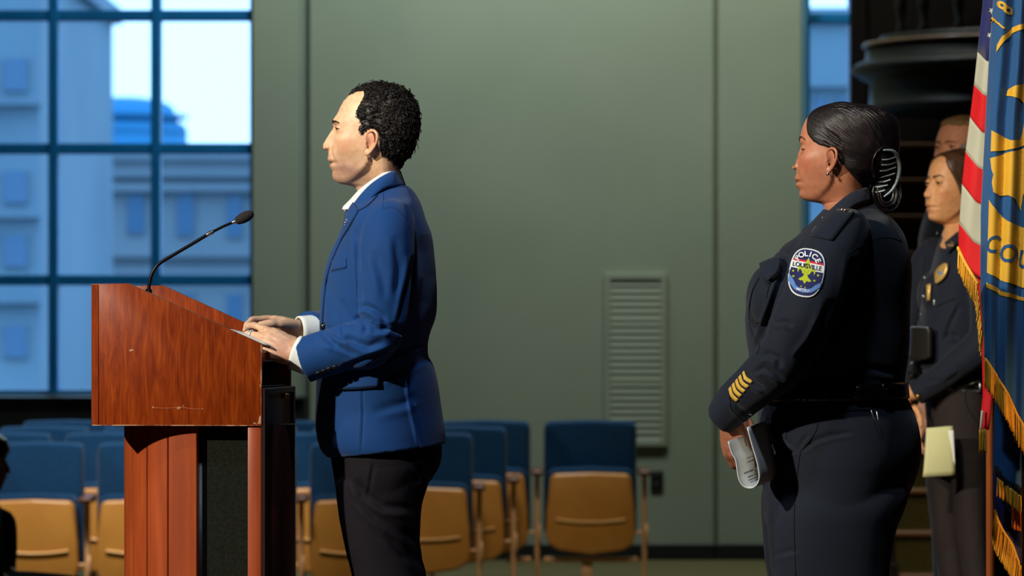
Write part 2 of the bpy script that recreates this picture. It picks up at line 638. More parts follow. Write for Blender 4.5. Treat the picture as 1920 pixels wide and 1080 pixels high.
# ------------------------------------------------------------------ windows
def window(name, x0, x1, zb, zt, xs, zs, bw):
    fr = box(x0, x1, YW + 0.07, YW + 0.18, zb, zb + 0.03)
    parts = [fr, box(x0, x1, YW + 0.07, YW + 0.18, zt - 0.03, zt),
             box(x0, x0 + 0.03, YW + 0.07, YW + 0.18, zb, zt), box(x1 - 0.022, x1, YW + 0.07, YW + 0.18, zb, zt)]
    w = struct(name, merge(*parts), M_BAR)
    for x in xs:
        obj('mullion', box(x - bw / 2, x + bw / 2, YW + 0.04, YW + 0.19, zb + 0.005, zt - 0.005, 0.006, 1), M_BAR, w, False)
    for z in zs:
        obj('transom', box(x0 + 0.005, x1 - 0.005, YW + 0.05, YW + 0.188, z - bw * 0.52, z + bw * 0.52, 0.006, 1), M_BAR, w, False)
    ex = [x0 + 0.03] + list(xs) + [x1 - 0.022]
    ez = [zb + 0.03] + list(zs) + [zt - 0.03]
    for i in range(len(ex) - 1):
        for j in range(len(ez) - 1):
            obj('pane', box(ex[i] + 0.004, ex[i + 1] - 0.004, YW + 0.118, YW + 0.126, ez[j] + 0.004, ez[j + 1] - 0.004), M_GLASS, w, False)
    return w
window('window_1', wl0, wl1, wlb, wlt, [wx(-94), wx(98), wx(290.5)], [wz(525), wz(277.5), wz(27)], 18.5 / SW)
window('window_2', wr0, wr1, wrb, wrt, [], [wz(525), wz(277.5), wz(33)], 17 / SW)
# pale blue jamb of the narrow window
struct('trim_3', box(wx(1503.5), wx(1512.5), YW - 0.055, YW + 0.19, wz(760), ZC - 0.5, 0.004, 1), noise_mat('blue_jamb', rgb(66, 116, 142), rgb(74, 126, 152), 3, rough=0.5))

# ------------------------------------------------------------------ louvred vent on the wall, wall outlet
vent = thing('wall_vent', 'tall beige louvred vent grille set in the wall behind the seats', 'vent', (wx(1191), YW - 0.050, wz(675)))
yv = YW - 0.052
x0, x1, z0, z1 = wx(1133), wx(1249), wz(836), wz(512)
a0, a1, b0, b1 = wx(1144), wx(1239), wz(826), wz(525)
obj('vent_frame', merge(box(x0, a0, yv - 0.03, yv, z0, z1, 0.004, 1), box(a1, x1, yv - 0.03, yv, z0, z1, 0.004, 1),
                        box(a0 - 0.002, a1 + 0.002, yv - 0.03, yv, z0, b0, 0.004, 1), box(a0 - 0.002, a1 + 0.002, yv - 0.03, yv, b1, z1, 0.004, 1),
                        box(a0, a1, yv - 0.02, yv, wz(604), wz(597)), box(a0, a1, yv - 0.02, yv, wz(720), wz(713)),
                        box(x0 + 0.03, x1 + 0.012, yv - 0.012, yv, z0 - 0.012, z0 + 0.002), box(x1 - 0.002, x1 + 0.012, yv - 0.012, yv, z0, z1 - 0.03)), M_VENT, vent, False)
obj('vent_back', box(a0 - 0.004, a1 + 0.004, yv - 0.006, yv - 0.002, b0 - 0.004, b1 + 0.004), M_VENTD, vent, False)
sl_me = None
n_sl = 24
for i in range(n_sl):
    z = b0 + (i + 0.5) * (b1 - b0) / n_sl
    if sl_me is None:
        h = (b1 - b0) / n_sl
        v, f = box(-(a1 - a0) / 2, (a1 - a0) / 2, -0.002, 0.002, -h * 0.46, h * 0.46)
        c, s = math.cos(0.5), math.sin(0.5)
        v = np.stack([v[:, 0], v[:, 1] * c + v[:, 2] * s * 0.6, v[:, 2] * c * 0.98], 1)
        sl_me = mesh_of('slat', (v, f), M_VENT, False)
    o = bpy.data.objects.new('slat', sl_me)
    COL.objects.link(o)
    o.parent = vent
    o.location = Vector(((a0 + a1) / 2, yv - 0.016, z)) - vent.location
plate = thing('outlet_plate', 'small black outlet plate on the wall right of the end seat', 'outlet', (wx(1231), YW - 0.050, wz(901)))
obj('cover', box(wx(1219), wx(1243), YW - 0.063, YW - 0.052, wz(920), wz(882), 0.003, 2), M_BLACK, plate)
for dz in (-0.03, 0.03):
    obj('socket', box(wx(1231) - 0.017, wx(1231) + 0.017, YW - 0.067, YW - 0.062, wz(901) + dz - 0.02, wz(901) + dz + 0.02, 0.003, 2), M_BASE, plate)

# ------------------------------------------------------------------ the town outside
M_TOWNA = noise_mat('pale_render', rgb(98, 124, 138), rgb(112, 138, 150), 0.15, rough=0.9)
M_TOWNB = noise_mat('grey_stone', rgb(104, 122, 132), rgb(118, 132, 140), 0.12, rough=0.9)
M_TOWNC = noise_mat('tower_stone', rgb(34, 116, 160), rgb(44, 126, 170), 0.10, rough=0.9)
M_WIN = new_mat('far_window_glass', rgb(60, 100, 130), 0.3)
M_STREET = noise_mat('asphalt', rgb(90, 94, 100), rgb(104, 108, 112), 0.5, rough=0.9)
struct('ground', box(-260, 260, 28, 420, -12.3, -12.0), M_STREET)

def facade(name, label, px0, px1, py_top, Y, m, depth, wins, bands=(), gz=-12.0):
    s = F / Y
    X0, X1, Z1 = (px0 - 960) / s, (px1 - 960) / s, HC - (py_top - HY) / s
    t = thing(name, label, 'building', ((X0 + X1) / 2, Y + depth / 2, gz))
    obj('wall', box(X0, X1, Y, Y + depth, gz, Z1), m, t, False)
    obj('roof_edge', box(X0 - 0.3, X1 + 0.3, Y - 0.3, Y + depth + 0.3, Z1, Z1 + 0.5), m, t, False)
    for bpy_, h in bands:
        zz = HC - (bpy_ - HY) / s
        obj('ledge', box(X0 - 0.1, X1 + 0.1, Y - 0.5, Y, zz - h / s, zz), m, t, False)
    for cx, cy, w, h in wins:
        x, z = (cx - 960) / s, HC - (cy - HY) / s
        f = obj('window', box(x - w / s / 2, x + w / s / 2, Y - 0.12, Y + 0.1, z - h / s / 2, z + h / s / 2), m, t, False)
        obj('pane', box(x - w / s * 0.45, x + w / s * 0.45, Y - 0.16, Y + 0.05, z - h / s * 0.46, z + h / s * 0.46), M_WIN, f, False)
    return t
facade('office_building', 'tall pale office block filling the left side of the big window', -420, 74, -60, 120, M_TOWNA, 22,
       [(x, y, 46, 64) for x in (-60, 30) for y in (140, 350, 470, 640)], [(190, 8), (400, 8), (560, 8)])
facade('stone_building', 'long grey stone building with dark windows low in the big window', 62, 560, 300, 170, M_TOWNB, 26,
       [(130, 405, 34, 84), (255, 400, 34, 80), (348, 402, 34, 84), (440, 405, 30, 84), (130, 590, 34, 84), (255, 590, 34, 84), (348, 590, 34, 84), (440, 590, 30, 84)],
       [(322, 10), (345, 14), (470, 12), (505, 10)])
s = F / 230
tx = (190 - 960) / s
tw = thing('domed_tower', 'round domed tower rising above the stone building outside', 'building', (tx, 240, -12))
zt = lambda py: HC - (py - HY) / s
obj('drum', lathe([(140 / s, -12), (140 / s, zt(262)), (136 / s, zt(258)), (132 / s, zt(222)), (126 / s, zt(215))], 48, (tx, 240, 0)), M_TOWNC, tw)
obj('dome', lathe([(118 / s, zt(216)), (116 / s, zt(200)), (104 / s, zt(180)), (84 / s, zt(170)), (50 / s, zt(165)), (4 / s, zt(163))], 48, (tx, 240, 0)), M_TOWNC, tw)
for py in (205, 235):
    obj('ledge', lathe([(130 / s, zt(py)), (136 / s, zt(py)), (136 / s, zt(py - 6)), (130 / s, zt(py - 6))], 48, (tx, 240, 0)), M_TOWNC, tw)
facade('brick_building', 'plain pale building seen through the narrow window by the stairs', 1440, 1720, 44, 140, M_TOWNA, 20,
       [(1538, 210, 20, 60), (1580, 210, 20, 60), (1538, 330, 20, 60), (1580, 330, 20, 60)], [(150, 14)])

# ------------------------------------------------------------------ the dark stairs and the balcony on the right
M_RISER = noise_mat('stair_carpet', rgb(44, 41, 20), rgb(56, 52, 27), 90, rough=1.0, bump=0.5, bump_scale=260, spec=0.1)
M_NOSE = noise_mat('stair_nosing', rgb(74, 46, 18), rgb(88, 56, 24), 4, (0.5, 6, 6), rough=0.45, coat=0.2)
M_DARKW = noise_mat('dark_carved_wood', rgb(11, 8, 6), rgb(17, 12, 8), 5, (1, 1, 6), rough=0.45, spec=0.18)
SX0, SX1 = 1.92, 4.6
stairs = thing('staircase', 'dark carpeted staircase with pale wood nosings behind the officers', 'stairs', (SX0, 21.2, 0))
z, y = 0.0, 21.2
nst = 12
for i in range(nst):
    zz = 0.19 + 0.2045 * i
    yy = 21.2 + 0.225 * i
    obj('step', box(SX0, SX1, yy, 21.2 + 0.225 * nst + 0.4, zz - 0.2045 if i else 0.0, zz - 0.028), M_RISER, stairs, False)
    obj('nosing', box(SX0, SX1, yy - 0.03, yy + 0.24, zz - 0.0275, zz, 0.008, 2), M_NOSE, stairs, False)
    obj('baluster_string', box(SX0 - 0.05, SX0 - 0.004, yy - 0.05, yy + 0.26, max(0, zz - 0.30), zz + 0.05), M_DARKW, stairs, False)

bal = thing('balcony', 'dark curved wooden balcony with turned balusters above the stairs', 'balcony', (3.05, 24.95, 0.0))
bc = (3.05, 24.95, 0)
sb = F / 24.0
bz = lambda py: HC - (py - HY) / sb
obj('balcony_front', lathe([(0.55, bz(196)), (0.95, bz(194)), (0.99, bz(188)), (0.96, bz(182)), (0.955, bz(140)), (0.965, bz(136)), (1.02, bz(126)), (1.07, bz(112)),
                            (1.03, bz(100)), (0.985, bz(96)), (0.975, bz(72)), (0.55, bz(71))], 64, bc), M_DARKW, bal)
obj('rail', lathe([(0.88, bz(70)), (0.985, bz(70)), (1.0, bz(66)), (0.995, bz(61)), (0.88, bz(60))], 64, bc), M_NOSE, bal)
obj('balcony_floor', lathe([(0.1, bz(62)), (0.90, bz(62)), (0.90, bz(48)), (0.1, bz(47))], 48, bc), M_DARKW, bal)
bprof = [(0.028, 0), (0.034, 0.02), (0.016, 0.05), (0.03, 0.14), (0.034, 0.18), (0.014, 0.26), (0.022, 0.30), (0.036, 0.34), (0.016, 0.40), (0.03, 0.44)]
bme = mesh_of('baluster', lathe(bprof, 12), M_DARKW)
for k in range(9):
    a = math.radians(180 + 14 + k * 19)
    o = bpy.data.objects.new('baluster', bme)
    COL.objects.link(o)
    o.parent = bal
    o.location = (0.82 * math.cos(a), 0.82 * math.sin(a), bz(48))
obj('handrail', lathe([(0.76, bz(48) + 0.44), (0.88, bz(48) + 0.44), (0.9, bz(48) + 0.48), (0.86, bz(48) + 0.52), (0.76, bz(48) + 0.51)], 64, bc), M_DARKW, bal)
obj('column', lathe([(0.42, 0.0), (0.42, 0.3), (0.36, 0.34), (0.34, bz(200)), (0.5, bz(196))], 40, (3.05, 25.3, 0)), M_DARKW, bal)
# panelled dark wall behind the stairs
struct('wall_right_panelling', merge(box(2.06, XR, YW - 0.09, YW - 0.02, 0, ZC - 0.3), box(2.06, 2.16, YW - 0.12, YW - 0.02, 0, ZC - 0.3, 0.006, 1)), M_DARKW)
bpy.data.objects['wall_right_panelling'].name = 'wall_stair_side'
# ------------------------------------------------------------------ lectern
M_LECT = bpy.data.materials.new('cherry_veneer')
M_LECT.use_nodes = True
nt = M_LECT.node_tree
b = nt.nodes['Principled BSDF']
b.inputs['Roughness'].default_value = 0.38
b.inputs['Coat Weight'].default_value = 0.08
b.inputs['Specular IOR Level'].default_value = 0.3
b.inputs['Coat Roughness'].default_value = 0.25
tc = nt.nodes.new('ShaderNodeTexCoord')
mp = nt.nodes.new('ShaderNodeMapping'); mp.inputs['Scale'].default_value = (38, 38, 6.5)
nt.links.new(tc.outputs['Object'], mp.inputs[0])
n1 = nt.nodes.new('ShaderNodeTexNoise'); n1.inputs['Scale'].default_value = 1.6; n1.inputs['Detail'].default_value = 7; n1.inputs['Distortion'].default_value = 1.2
nt.links.new(mp.outputs[0], n1.inputs['Vector'])
mp2 = nt.nodes.new('ShaderNodeMapping'); mp2.inputs['Scale'].default_value = (220, 220, 9)
nt.links.new(tc.outputs['Object'], mp2.inputs[0])
n2 = nt.nodes.new('ShaderNodeTexNoise'); n2.inputs['Scale'].default_value = 1.2; n2.inputs['Detail'].default_value = 3
nt.links.new(mp2.outputs[0], n2.inputs['Vector'])
mx = nt.nodes.new('ShaderNodeMath'); mx.operation = 'MULTIPLY_ADD'; mx.inputs[1].default_value = 0.62
nt.links.new(n1.outputs['Fac'], mx.inputs[0])
mx2 = nt.nodes.new('ShaderNodeMath'); mx2.operation = 'MULTIPLY'; mx2.inputs[1].default_value = 0.38
nt.links.new(n2.outputs['Fac'], mx2.inputs[0]); nt.links.new(mx2.outputs[0], mx.inputs[2])
r = nt.nodes.new('ShaderNodeValToRGB')
r.color_ramp.elements[0].position = 0.30; r.color_ramp.elements[0].color = rgb(102, 33, 3)
r.color_ramp.elements[1].position = 0.70; r.color_ramp.elements[1].color = rgb(170, 74, 15)
e = r.color_ramp.elements.new(0.5); e.color = rgb(140, 51, 7)
nt.links.new(mx.outputs[0], r.inputs[0]); nt.links.new(r.outputs[0], b.inputs['Base Color'])
M_COLW = noise_mat('cherry_planks', rgb(150, 62, 26), rgb(176, 80, 38), 3, (10, 10, 1), rough=0.35, coat=0.3)
M_LDARK = noise_mat('dark_red_wood', rgb(38, 13, 8), rgb(50, 18, 10), 3, (10, 10, 1), rough=0.4)  # very dark red wood for the rear, core and plinth
M_GRILLE = noise_mat('dark_green_cloth', rgb(24, 26, 20), rgb(34, 36, 28), 160, rough=1.0, spec=0.1)
M_EDGE = noise_mat('worn_edge', rgb(170, 112, 76), rgb(206, 156, 116), 40, rough=0.7)
M_BRASS = new_mat('brass', rgb(190, 140, 60), 0.3, 1.0)
M_STEEL = new_mat('steel', rgb(170, 172, 176), 0.3, 1.0)

YN = 9.72                                  # near side of the lectern
sn = F / YN
X0 = (167 - 960) / sn; X1 = (490 - 960) / sn
lz = lambda py: HC - (py - HY) / sn
PHI = math.radians(5.9)
LW = 0.445
ORG = np.array((X1, YN, 0.0))
def LT(vf):
    """lectern space (x along the side, y across, measured from its near right corner) to the world"""
    v, f = vf
    v = np.asarray(v, float)
    c, s_ = math.cos(PHI), math.sin(PHI)
    return np.stack([ORG[0] + v[:, 0] * c + v[:, 1] * s_, ORG[1] - v[:, 0] * s_ + v[:, 1] * c, v[:, 2]], 1), f
lx = lambda px: (px - 490) / sn
lect = thing('lectern', 'reddish cherry wood lectern with a slanted top and reeded round pedestal', 'lectern', LT(([(lx(340), LW / 2, 0.2)], []))[0][0])
prof = [(lx(167), lz(798)), (0, lz(798)), (0, lz(645)), (lx(237), lz(531)), (lx(167), lz(532))]
for y0, y1 in ((0, 0.02), (LW - 0.02, LW)):
    obj('side_panel', LT(prism(prof, 'y', y0, y1, 0.0018, 2)), M_LECT, lect, auto=40)
obj('front_panel', LT(box(lx(167) + 0.0005, lx(167) + 0.018, 0.0205, LW - 0.0205, lz(798), lz(532), 0.001, 1)), M_LECT, lect, auto=40)
obj('front_edge', LT(box(lx(166.6), lx(180), -0.0015, 0.0, lz(797), lz(533), 0.0006, 1)), M_LECT, lect, auto=40)
# sloping desk inside, with a flat ledge in front
sl0, sl1 = (lx(240), lz(560)), (lx(488), lz(664))
obj('desk_top', LT(prism([(lx(181), lz(556)), sl0, sl1, (sl1[0], sl1[1] - 0.018), (sl0[0], sl0[1] - 0.018), (lx(181), lz(556) - 0.018)], 'y', 0.0205, LW - 0.0205)), M_LECT, lect, False)
obj('desk_lip', LT(box(lx(480), lx(489), 0.0205, LW - 0.0205, lz(664), lz(657), 0.002, 2)), M_LECT, lect, auto=40)
obj('box_bottom', LT(box(lx(181), 0.0, 0.0205, LW - 0.0205, lz(798), lz(789))), M_LECT, lect, False)
obj('shelf', LT(box(lx(300), -0.004, 0.0205, LW - 0.0205, lz(728), lz(724), 0.002, 2)), M_LDARK, lect, False)
# chips and scratches in the veneer (bare wood showing)
chips = [[(236, 655), (244, 653), (251, 657), (243, 660), (239, 661)], [(282, 764), (286, 759), (286, 765), (283, 768)], [(327, 763), (334, 761), (339, 764), (336, 769), (329, 769)],
         [(340, 760), (345, 758), (341, 764)], [(376, 767), (380, 764), (379, 770)], [(486, 782), (489.5, 778), (489.5, 794), (480, 796), (484, 793)], [(487, 722), (489.6, 719), (489.6, 730)],
         [(172, 656), (175, 656), (174, 659)], [(474, 793), (480, 792), (478, 796)]]
chips = [[(sum(q[0] for q in c) / len(c) + (x - sum(q[0] for q in c) / len(c)) * 0.72 + RNG.uniform(-0.5, 0.5), sum(q[1] for q in c) / len(c) + (y - sum(q[1] for q in c) / len(c)) * 0.6 + RNG.uniform(-0.4, 0.4)) for x, y in c] if c[0][0] < 470 else c for c in chips]
cv, cf = poly_mesh([[(lx(x), lz(y)) for x, y in c] for c in chips], 0.02)
obj('chip', LT((np.stack([cv[:, 0], np.full(len(cv), -0.0008), cv[:, 1]], 1), cf)), M_EDGE, lect, False)
scr = [tube([(lx(a), -0.0006, lz(b_)), (lx((a + c) / 2), -0.0006, lz((b_ + d) / 2 + 1)), (lx(c), -0.0006, lz(d))], 0.0008, 4) for a, b_, c, d in ((286, 765, 328, 765), (339, 764, 377, 768))]
obj('scratch', LT(merge(*scr)), noise_mat('scratched_veneer', rgb(176, 92, 50), rgb(196, 116, 72), 60), lect)
obj('worn_rim', LT(merge(box(lx(168), lx(489), -0.0012, 0.002, lz(798.6), lz(797.2)), box(lx(489), lx(490.6), -0.0012, 0.003, lz(797), lz(646)))), noise_mat('rim_wear', rgb(120, 44, 14), rgb(214, 170, 128), 26, rough=0.6, lo=0.48, hi=0.62), lect, False)
# reeded half round pedestal
RC, CY0, CXC = 0.211, LW / 2 + 0.012, lx(368)
zb0, zb1 = 0.2, lz(798)
a_st = math.radians(180 - 88)
edges = [-89, -68.2, -51, -33.8, -16.6, 0.6, 17.8, 34.8, 52.2, 69.3, 89]
for k in range(len(edges) - 1):
    a0_, a1_ = math.radians(180 + edges[k]), math.radians(180 + edges[k + 1])
    g = 0.0075
    outer = [(CXC + RC * math.cos(a0_ + g + t * (a1_ - a0_ - 2 * g)), CY0 + RC * math.sin(a0_ + g + t * (a1_ - a0_ - 2 * g))) for t in np.linspace(0, 1, 6)]
    inner = [(CXC + (RC - 0.02) * math.cos(a1_ - t * (a1_ - a0_)), CY0 + (RC - 0.02) * math.sin(a1_ - t * (a1_ - a0_))) for t in np.linspace(0, 1, 4)]
    obj('plank', LT(prism(outer + inner, 'z', zb0 + 0.08, zb1 - 0.001, 0.0012, 1)), M_COLW, lect, auto=30)
obj('pedestal_core', LT(lathe([(RC - 0.022, zb0 + 0.02), (RC - 0.022, zb1 - 0.002)], 32, (CXC, CY0, 0))), M_LDARK, lect)
obj('grille_cloth', LT(box(lx(371), lx(466), CY0 - RC + 0.022, CY0 + RC - 0.022, zb0 + 0.04, zb1 - 0.002)), M_GRILLE, lect, False)
for y0, y1 in ((0.004, 0.026), (LW - 0.026, LW - 0.004)):
    obj('upright', LT(box(lx(463), lx(492), y0, y1, zb0 + 0.05, zb1 - 0.001, 0.004, 2)), M_COLW, lect, auto=40)
obj('rear_frame', LT(merge(box(-0.002, 0.010, 0.001, 0.03, zb0 + 0.05, lz(728), 0.002, 1), box(-0.002, 0.010, LW - 0.03, LW - 0.001, zb0 + 0.05, lz(728), 0.002, 1),
                            box(-0.002, 0.0105, 0.03, LW - 0.03, lz(740), lz(728), 0.002, 1))), M_LDARK, lect, False)
dr = obj('door', LT(box(-0.006, 0.004, 0.032, LW - 0.032, zb0 + 0.06, lz(741))), M_LDARK, lect, False)
obj('latch', LT(merge(box(0.004, 0.010, LW * 0.62, LW * 0.62 + 0.05, lz(750), lz(741), 0.002, 1), box(0.008, 0.016, LW * 0.62 + 0.015, LW * 0.62 + 0.034, lz(747), lz(741), 0.003, 2))), M_BRASS, dr)
obj('plinth', LT(box(lx(215), lx(494), 0.03, LW - 0.03, 0.2005, 0.26, 0.01, 2)), M_LDARK, lect, auto=40)

# gooseneck microphone standing on the lectern
M_MIC = new_mat('matt_black_metal', rgb(20, 20, 22), 0.35, 0.6)
M_FOAM = noise_mat('mic_foam', rgb(34, 30, 32), rgb(52, 46, 46), 300, rough=1.0, bump=0.8, bump_scale=500)
YM = 9.93
mic = thing('gooseneck_microphone', 'thin black gooseneck microphone with a foam tip on the lectern', 'microphone', P(278, 556, YM))
path = [P(278.5, 556, YM), P(279, 540, YM), P(283, 520, YM), P(289, 506, YM), P(299, 494, YM), P(325, 478, YM), P(360, 457.5, YM), P(394, 437, YM)]
obj('gooseneck', tube(path, 0.0042, 10, 40), M_MIC, mic)
obj('arm', tube([P(392, 438.2, YM), P(420, 424, YM), P(446, 413.5, YM)], 0.0033, 10, 12), M_MIC, mic)
obj('collar', tube([P(389, 440, YM), P(398, 435.2, YM)], 0.0052, 10), M_STEEL, mic)
obj('collar', tube([P(437, 417, YM), P(448, 412.5, YM)], [0.0045, 0.007], 10), M_STEEL, mic)
bv, bf = lathe([(0.003, 0), (0.015, 0), (0.015, 0.006), (0.0085, 0.010), (0.0075, 0.022), (0.003, 0.023)], 16)
obj('base', (bv + P(278.5, 560, YM), bf), M_MIC, mic)
obj('foam_tip', tube([P(448, 412.5, YM), P(455, 409, YM), P(464, 404.5, YM), P(468, 402.5, YM)], [0.0105, 0.0125, 0.0125, 0.0105], 16, 10), M_FOAM, mic)

# ------------------------------------------------------------------ auditorium seats
M_BLUE = noise_mat('blue_upholstery', rgb(6, 54, 92), rgb(10, 66, 110), 90, rough=0.9, bump=0.5, bump_scale=700, spec=0.2, sheen=0.2)
M_TAN = noise_mat('tan_plastic', rgb(194, 132, 58), rgb(204, 142, 66), 5, rough=0.32, spec=0.5)
M_TANR = noise_mat('tan_grip', rgb(212, 156, 80), rgb(220, 166, 90), 5, rough=0.35)
M_POST = noise_mat('tan_enamel', rgb(216, 164, 116), rgb(224, 174, 126), 5, rough=0.4)
M_ARM = noise_mat('walnut_arm', rgb(82, 44, 26), rgb(98, 54, 32), 6, (1, 6, 1), rough=0.45)
CS = 340.0
cz = lambda py: (1096 - py) / CS - 0.005
cx_ = lambda px: (px - 1107.5) / CS
def back_vf():
    poly = [(-0.262, cz(1000)), (-0.262, cz(800)), (-0.250, cz(789)), (0, cz(786.5)), (0.250, cz(789)), (0.262, cz(800)), (0.262, cz(1000))]
    return prism(poly, 'y', 0.03, 0.12, 0.026, 4)
def shell_vf():
    w = lambda z: 0.252 - 0.014 * (z - 0.3) * 4
    poly = [(cx_(1031), cz(893)), (cx_(1038), cz(886.5)), (cx_(1107), cz(884)), (cx_(1177), cz(886.5)), (cx_(1184), cz(893)), (cx_(1191), cz(960)), (cx_(1192), cz(1000)), (cx_(1188), cz(1018)),
            (cx_(1168), cz(1030)), (cx_(1107), cz(1038)), (cx_(1048), cz(1030)), (cx_(1027), cz(1018)), (cx_(1022), cz(1000)), (cx_(1023.5), cz(960))]
    return prism(poly, 'y', -0.135, -0.055, 0.016, 3)
def grip_vf():
    pts = [((x), -0.137 - 0.003, cz(972 + 5 * (1 - (x / 0.19) ** 2))) for x in np.linspace(-0.188, 0.188, 17)]
    return tube(pts, 0.0095, 8)
def cush_vf():
    poly = [(-0.232, cz(940)), (-0.232, cz(884)), (-0.21, cz(877)), (0, cz(874)), (0.21, cz(877)), (0.232, cz(884)), (0.232, cz(940))]
    return prism(poly, 'y', -0.058, 0.008, 0.014, 3)
def post_vf(x):
    return merge(tube([(x, -0.11, 0.004), (x, -0.11, cz(892))], 0.0145, 10), box(x - 0.03, x + 0.03, -0.16, -0.02, 0.0, 0.012, 0.003, 1))
def hinge_vf(x):
    v, f = lathe([(0.004, -0.012), (0.03, -0.012), (0.034, 0.0), (0.03, 0.012), (0.004, 0.012)], 20)
    v = np.stack([x + 0.012 + v[:, 2] * 0.6, -0.125 + v[:, 0], cz(1000) + v[:, 1] * 1.8], 1)
    return merge((v, f), tube([(x - 0.040, -0.10, cz(996)), (x + 0.004, -0.10, cz(996))], 0.008, 8))
def arm_vf(x):
    return prism([(-0.24, cz(889)), (-0.25, cz(884)), (-0.24, cz(879)), (0.06, cz(876)), (0.07, cz(881)), (0.06, cz(890))], 'x', x - 0.031, x + 0.031, 0.008, 2)
def cap_vf(x):
    return tube([(x, -0.18, cz(903)), (x, -0.11, cz(892))], 0.016, 10)
PXR = 0.30
me_back = mesh_of('backrest', back_vf(), M_BLUE)
me_shell = mesh_of('seat_shell', shell_vf(), M_TAN)
me_grip = mesh_of('grip', grip_vf(), M_TANR)
me_cush = mesh_of('seat_cushion', cush_vf(), M_BLUE)
me_post = mesh_of('leg', post_vf(0), M_POST)
me_hinge = mesh_of('hinge', hinge_vf(0), M_POST)
me_arm = mesh_of('armrest', arm_vf(0), M_ARM)
def chair(px_post, py_floor_off, Y, pitch_px, label, group, left=False, beam=False):
    """one tip-up seat; px_post is the picture column of its right hand post"""
    s = F / Y
    pitch = pitch_px / s
    X = (px_post - 960) / s - pitch / 2
    t = thing('auditorium_seat', label, 'seat', (X, Y, zf(Y)), group)
    kx = pitch / 0.60
    def ch(me, par, loc=(0, 0, 0), sx=1.0):
        o = bpy.data.objects.new(me.name, me)
        COL.objects.link(o)
        o.parent = par
        o.location = loc
        o.scale = (sx, 1, 1)
        return o
    ch(me_back, t, sx=kx)
    sh = ch(me_shell, t, sx=kx)
    ch(me_grip, sh)
    ch(me_cush, t, sx=kx)
    for xx in ((-1, 1) if left else (1,)):
        ch(me_post, t, (xx * pitch / 2, 0, 0))
        ch(me_arm, t, (xx * pitch / 2, 0, 0))
        ch(me_hinge, t, (xx * pitch / 2, 0, 0))
    if beam == 'short':
        obj('beam', (lambda vf: (vf[0] + np.array((X, Y, zf(Y))), vf[1]))(box(0.12, pitch / 2 - 0.035, -0.06, -0.01, cz(1053), cz(1043), 0.004, 1)), M_POST, t)
    elif beam:
        obj('beam', (lambda vf: (vf[0] + np.array((X, Y, zf(Y))), vf[1]))(merge(box(-0.26, 0.26, -0.06, -0.01, cz(1053), cz(1043), 0.004, 1), box(-0.05, 0.01, -0.065, -0.005, 0, cz(1053), 0.004, 1))), M_POST, t)
    return t
G3, GB, GA, GL = 'folded seats of the last row', 'folded seats of the middle row', 'folded seats of the row before it', 'folded seats of the front row'
YD, YB, YA, YL = 23.6, 23.02, 22.44, 21.6
chair(1207, 0, YD, 200, 'blue and tan folded seat standing alone at the row end below the wall vent', G3, beam=True)
chair(1007, 0, YD, 196, 'folded last-row seat left of the gap beside the end seat', G3, left=False, beam='short')
for k, w in enumerate(('second', 'third', 'fourth', 'fifth')):
    chair(811 - k * 196, 0, YD, 196, 'folded last-row seat hidden behind the nearer rows, %s left of the gap' % w, G3, left=(k == 3))
chair(963, 0, YB, 196, 'folded middle-row seat at the aisle end, right of the standing man', GB)
for k, w in enumerate(('second', 'third', 'fourth', 'fifth', 'sixth')):
    chair(767 - k * 196, 0, YB, 196, 'folded middle-row seat, %s from the aisle end' % w, GB, left=(k == 4))
chair(899, 0, YA, 198, 'folded seat just right of the standing man at the end of the second row', GA)
for k, w in enumerate(('second', 'third', 'fourth', 'fifth', 'sixth')):
    chair(701 - k * 198, 0, YA, 198, 'folded second-row seat, %s from the aisle end' % w, GA, left=(k == 4))
lab = {766: 'folded front-row seat half hidden behind the legs of the man in the suit', 567: 'folded front-row seat mostly hidden behind the lectern pedestal',
       367: 'folded front-row seat partly hidden by the left edge of the lectern pedestal', 168: 'folded front-row seat standing farthest from the man, beside the seated dark figure'}
for px, l in lab.items():
    chair(px, 0, YL, 199, l, GL, left=(px == 168))
# ------------------------------------------------------------------ figure kit
# head space: x towards the face, y to the figure's left, z up, metres; origin between the ears
def interp(tab, z, sigma=0.0022):
    """tab rows (z, value); linear, then blurred by sigma metres so no row shows as a rib"""
    t = np.asarray(sorted(tab), float)
    k = np.asarray(z, float)
    if not sigma:
        return np.interp(k, t[:, 0], t[:, 1])
    o = np.linspace(-2.2, 2.2, 13)
    w = np.exp(-o * o / 2); w /= w.sum()
    return sum(wi * np.interp(k + oi * sigma, t[:, 0], t[:, 1]) for oi, wi in zip(o, w))

PXM = 1 / 800.0
def prof_px(rows, cx, cy):
    return [((cy - py) * PXM, (cx - px) * PXM) for py, px in rows]

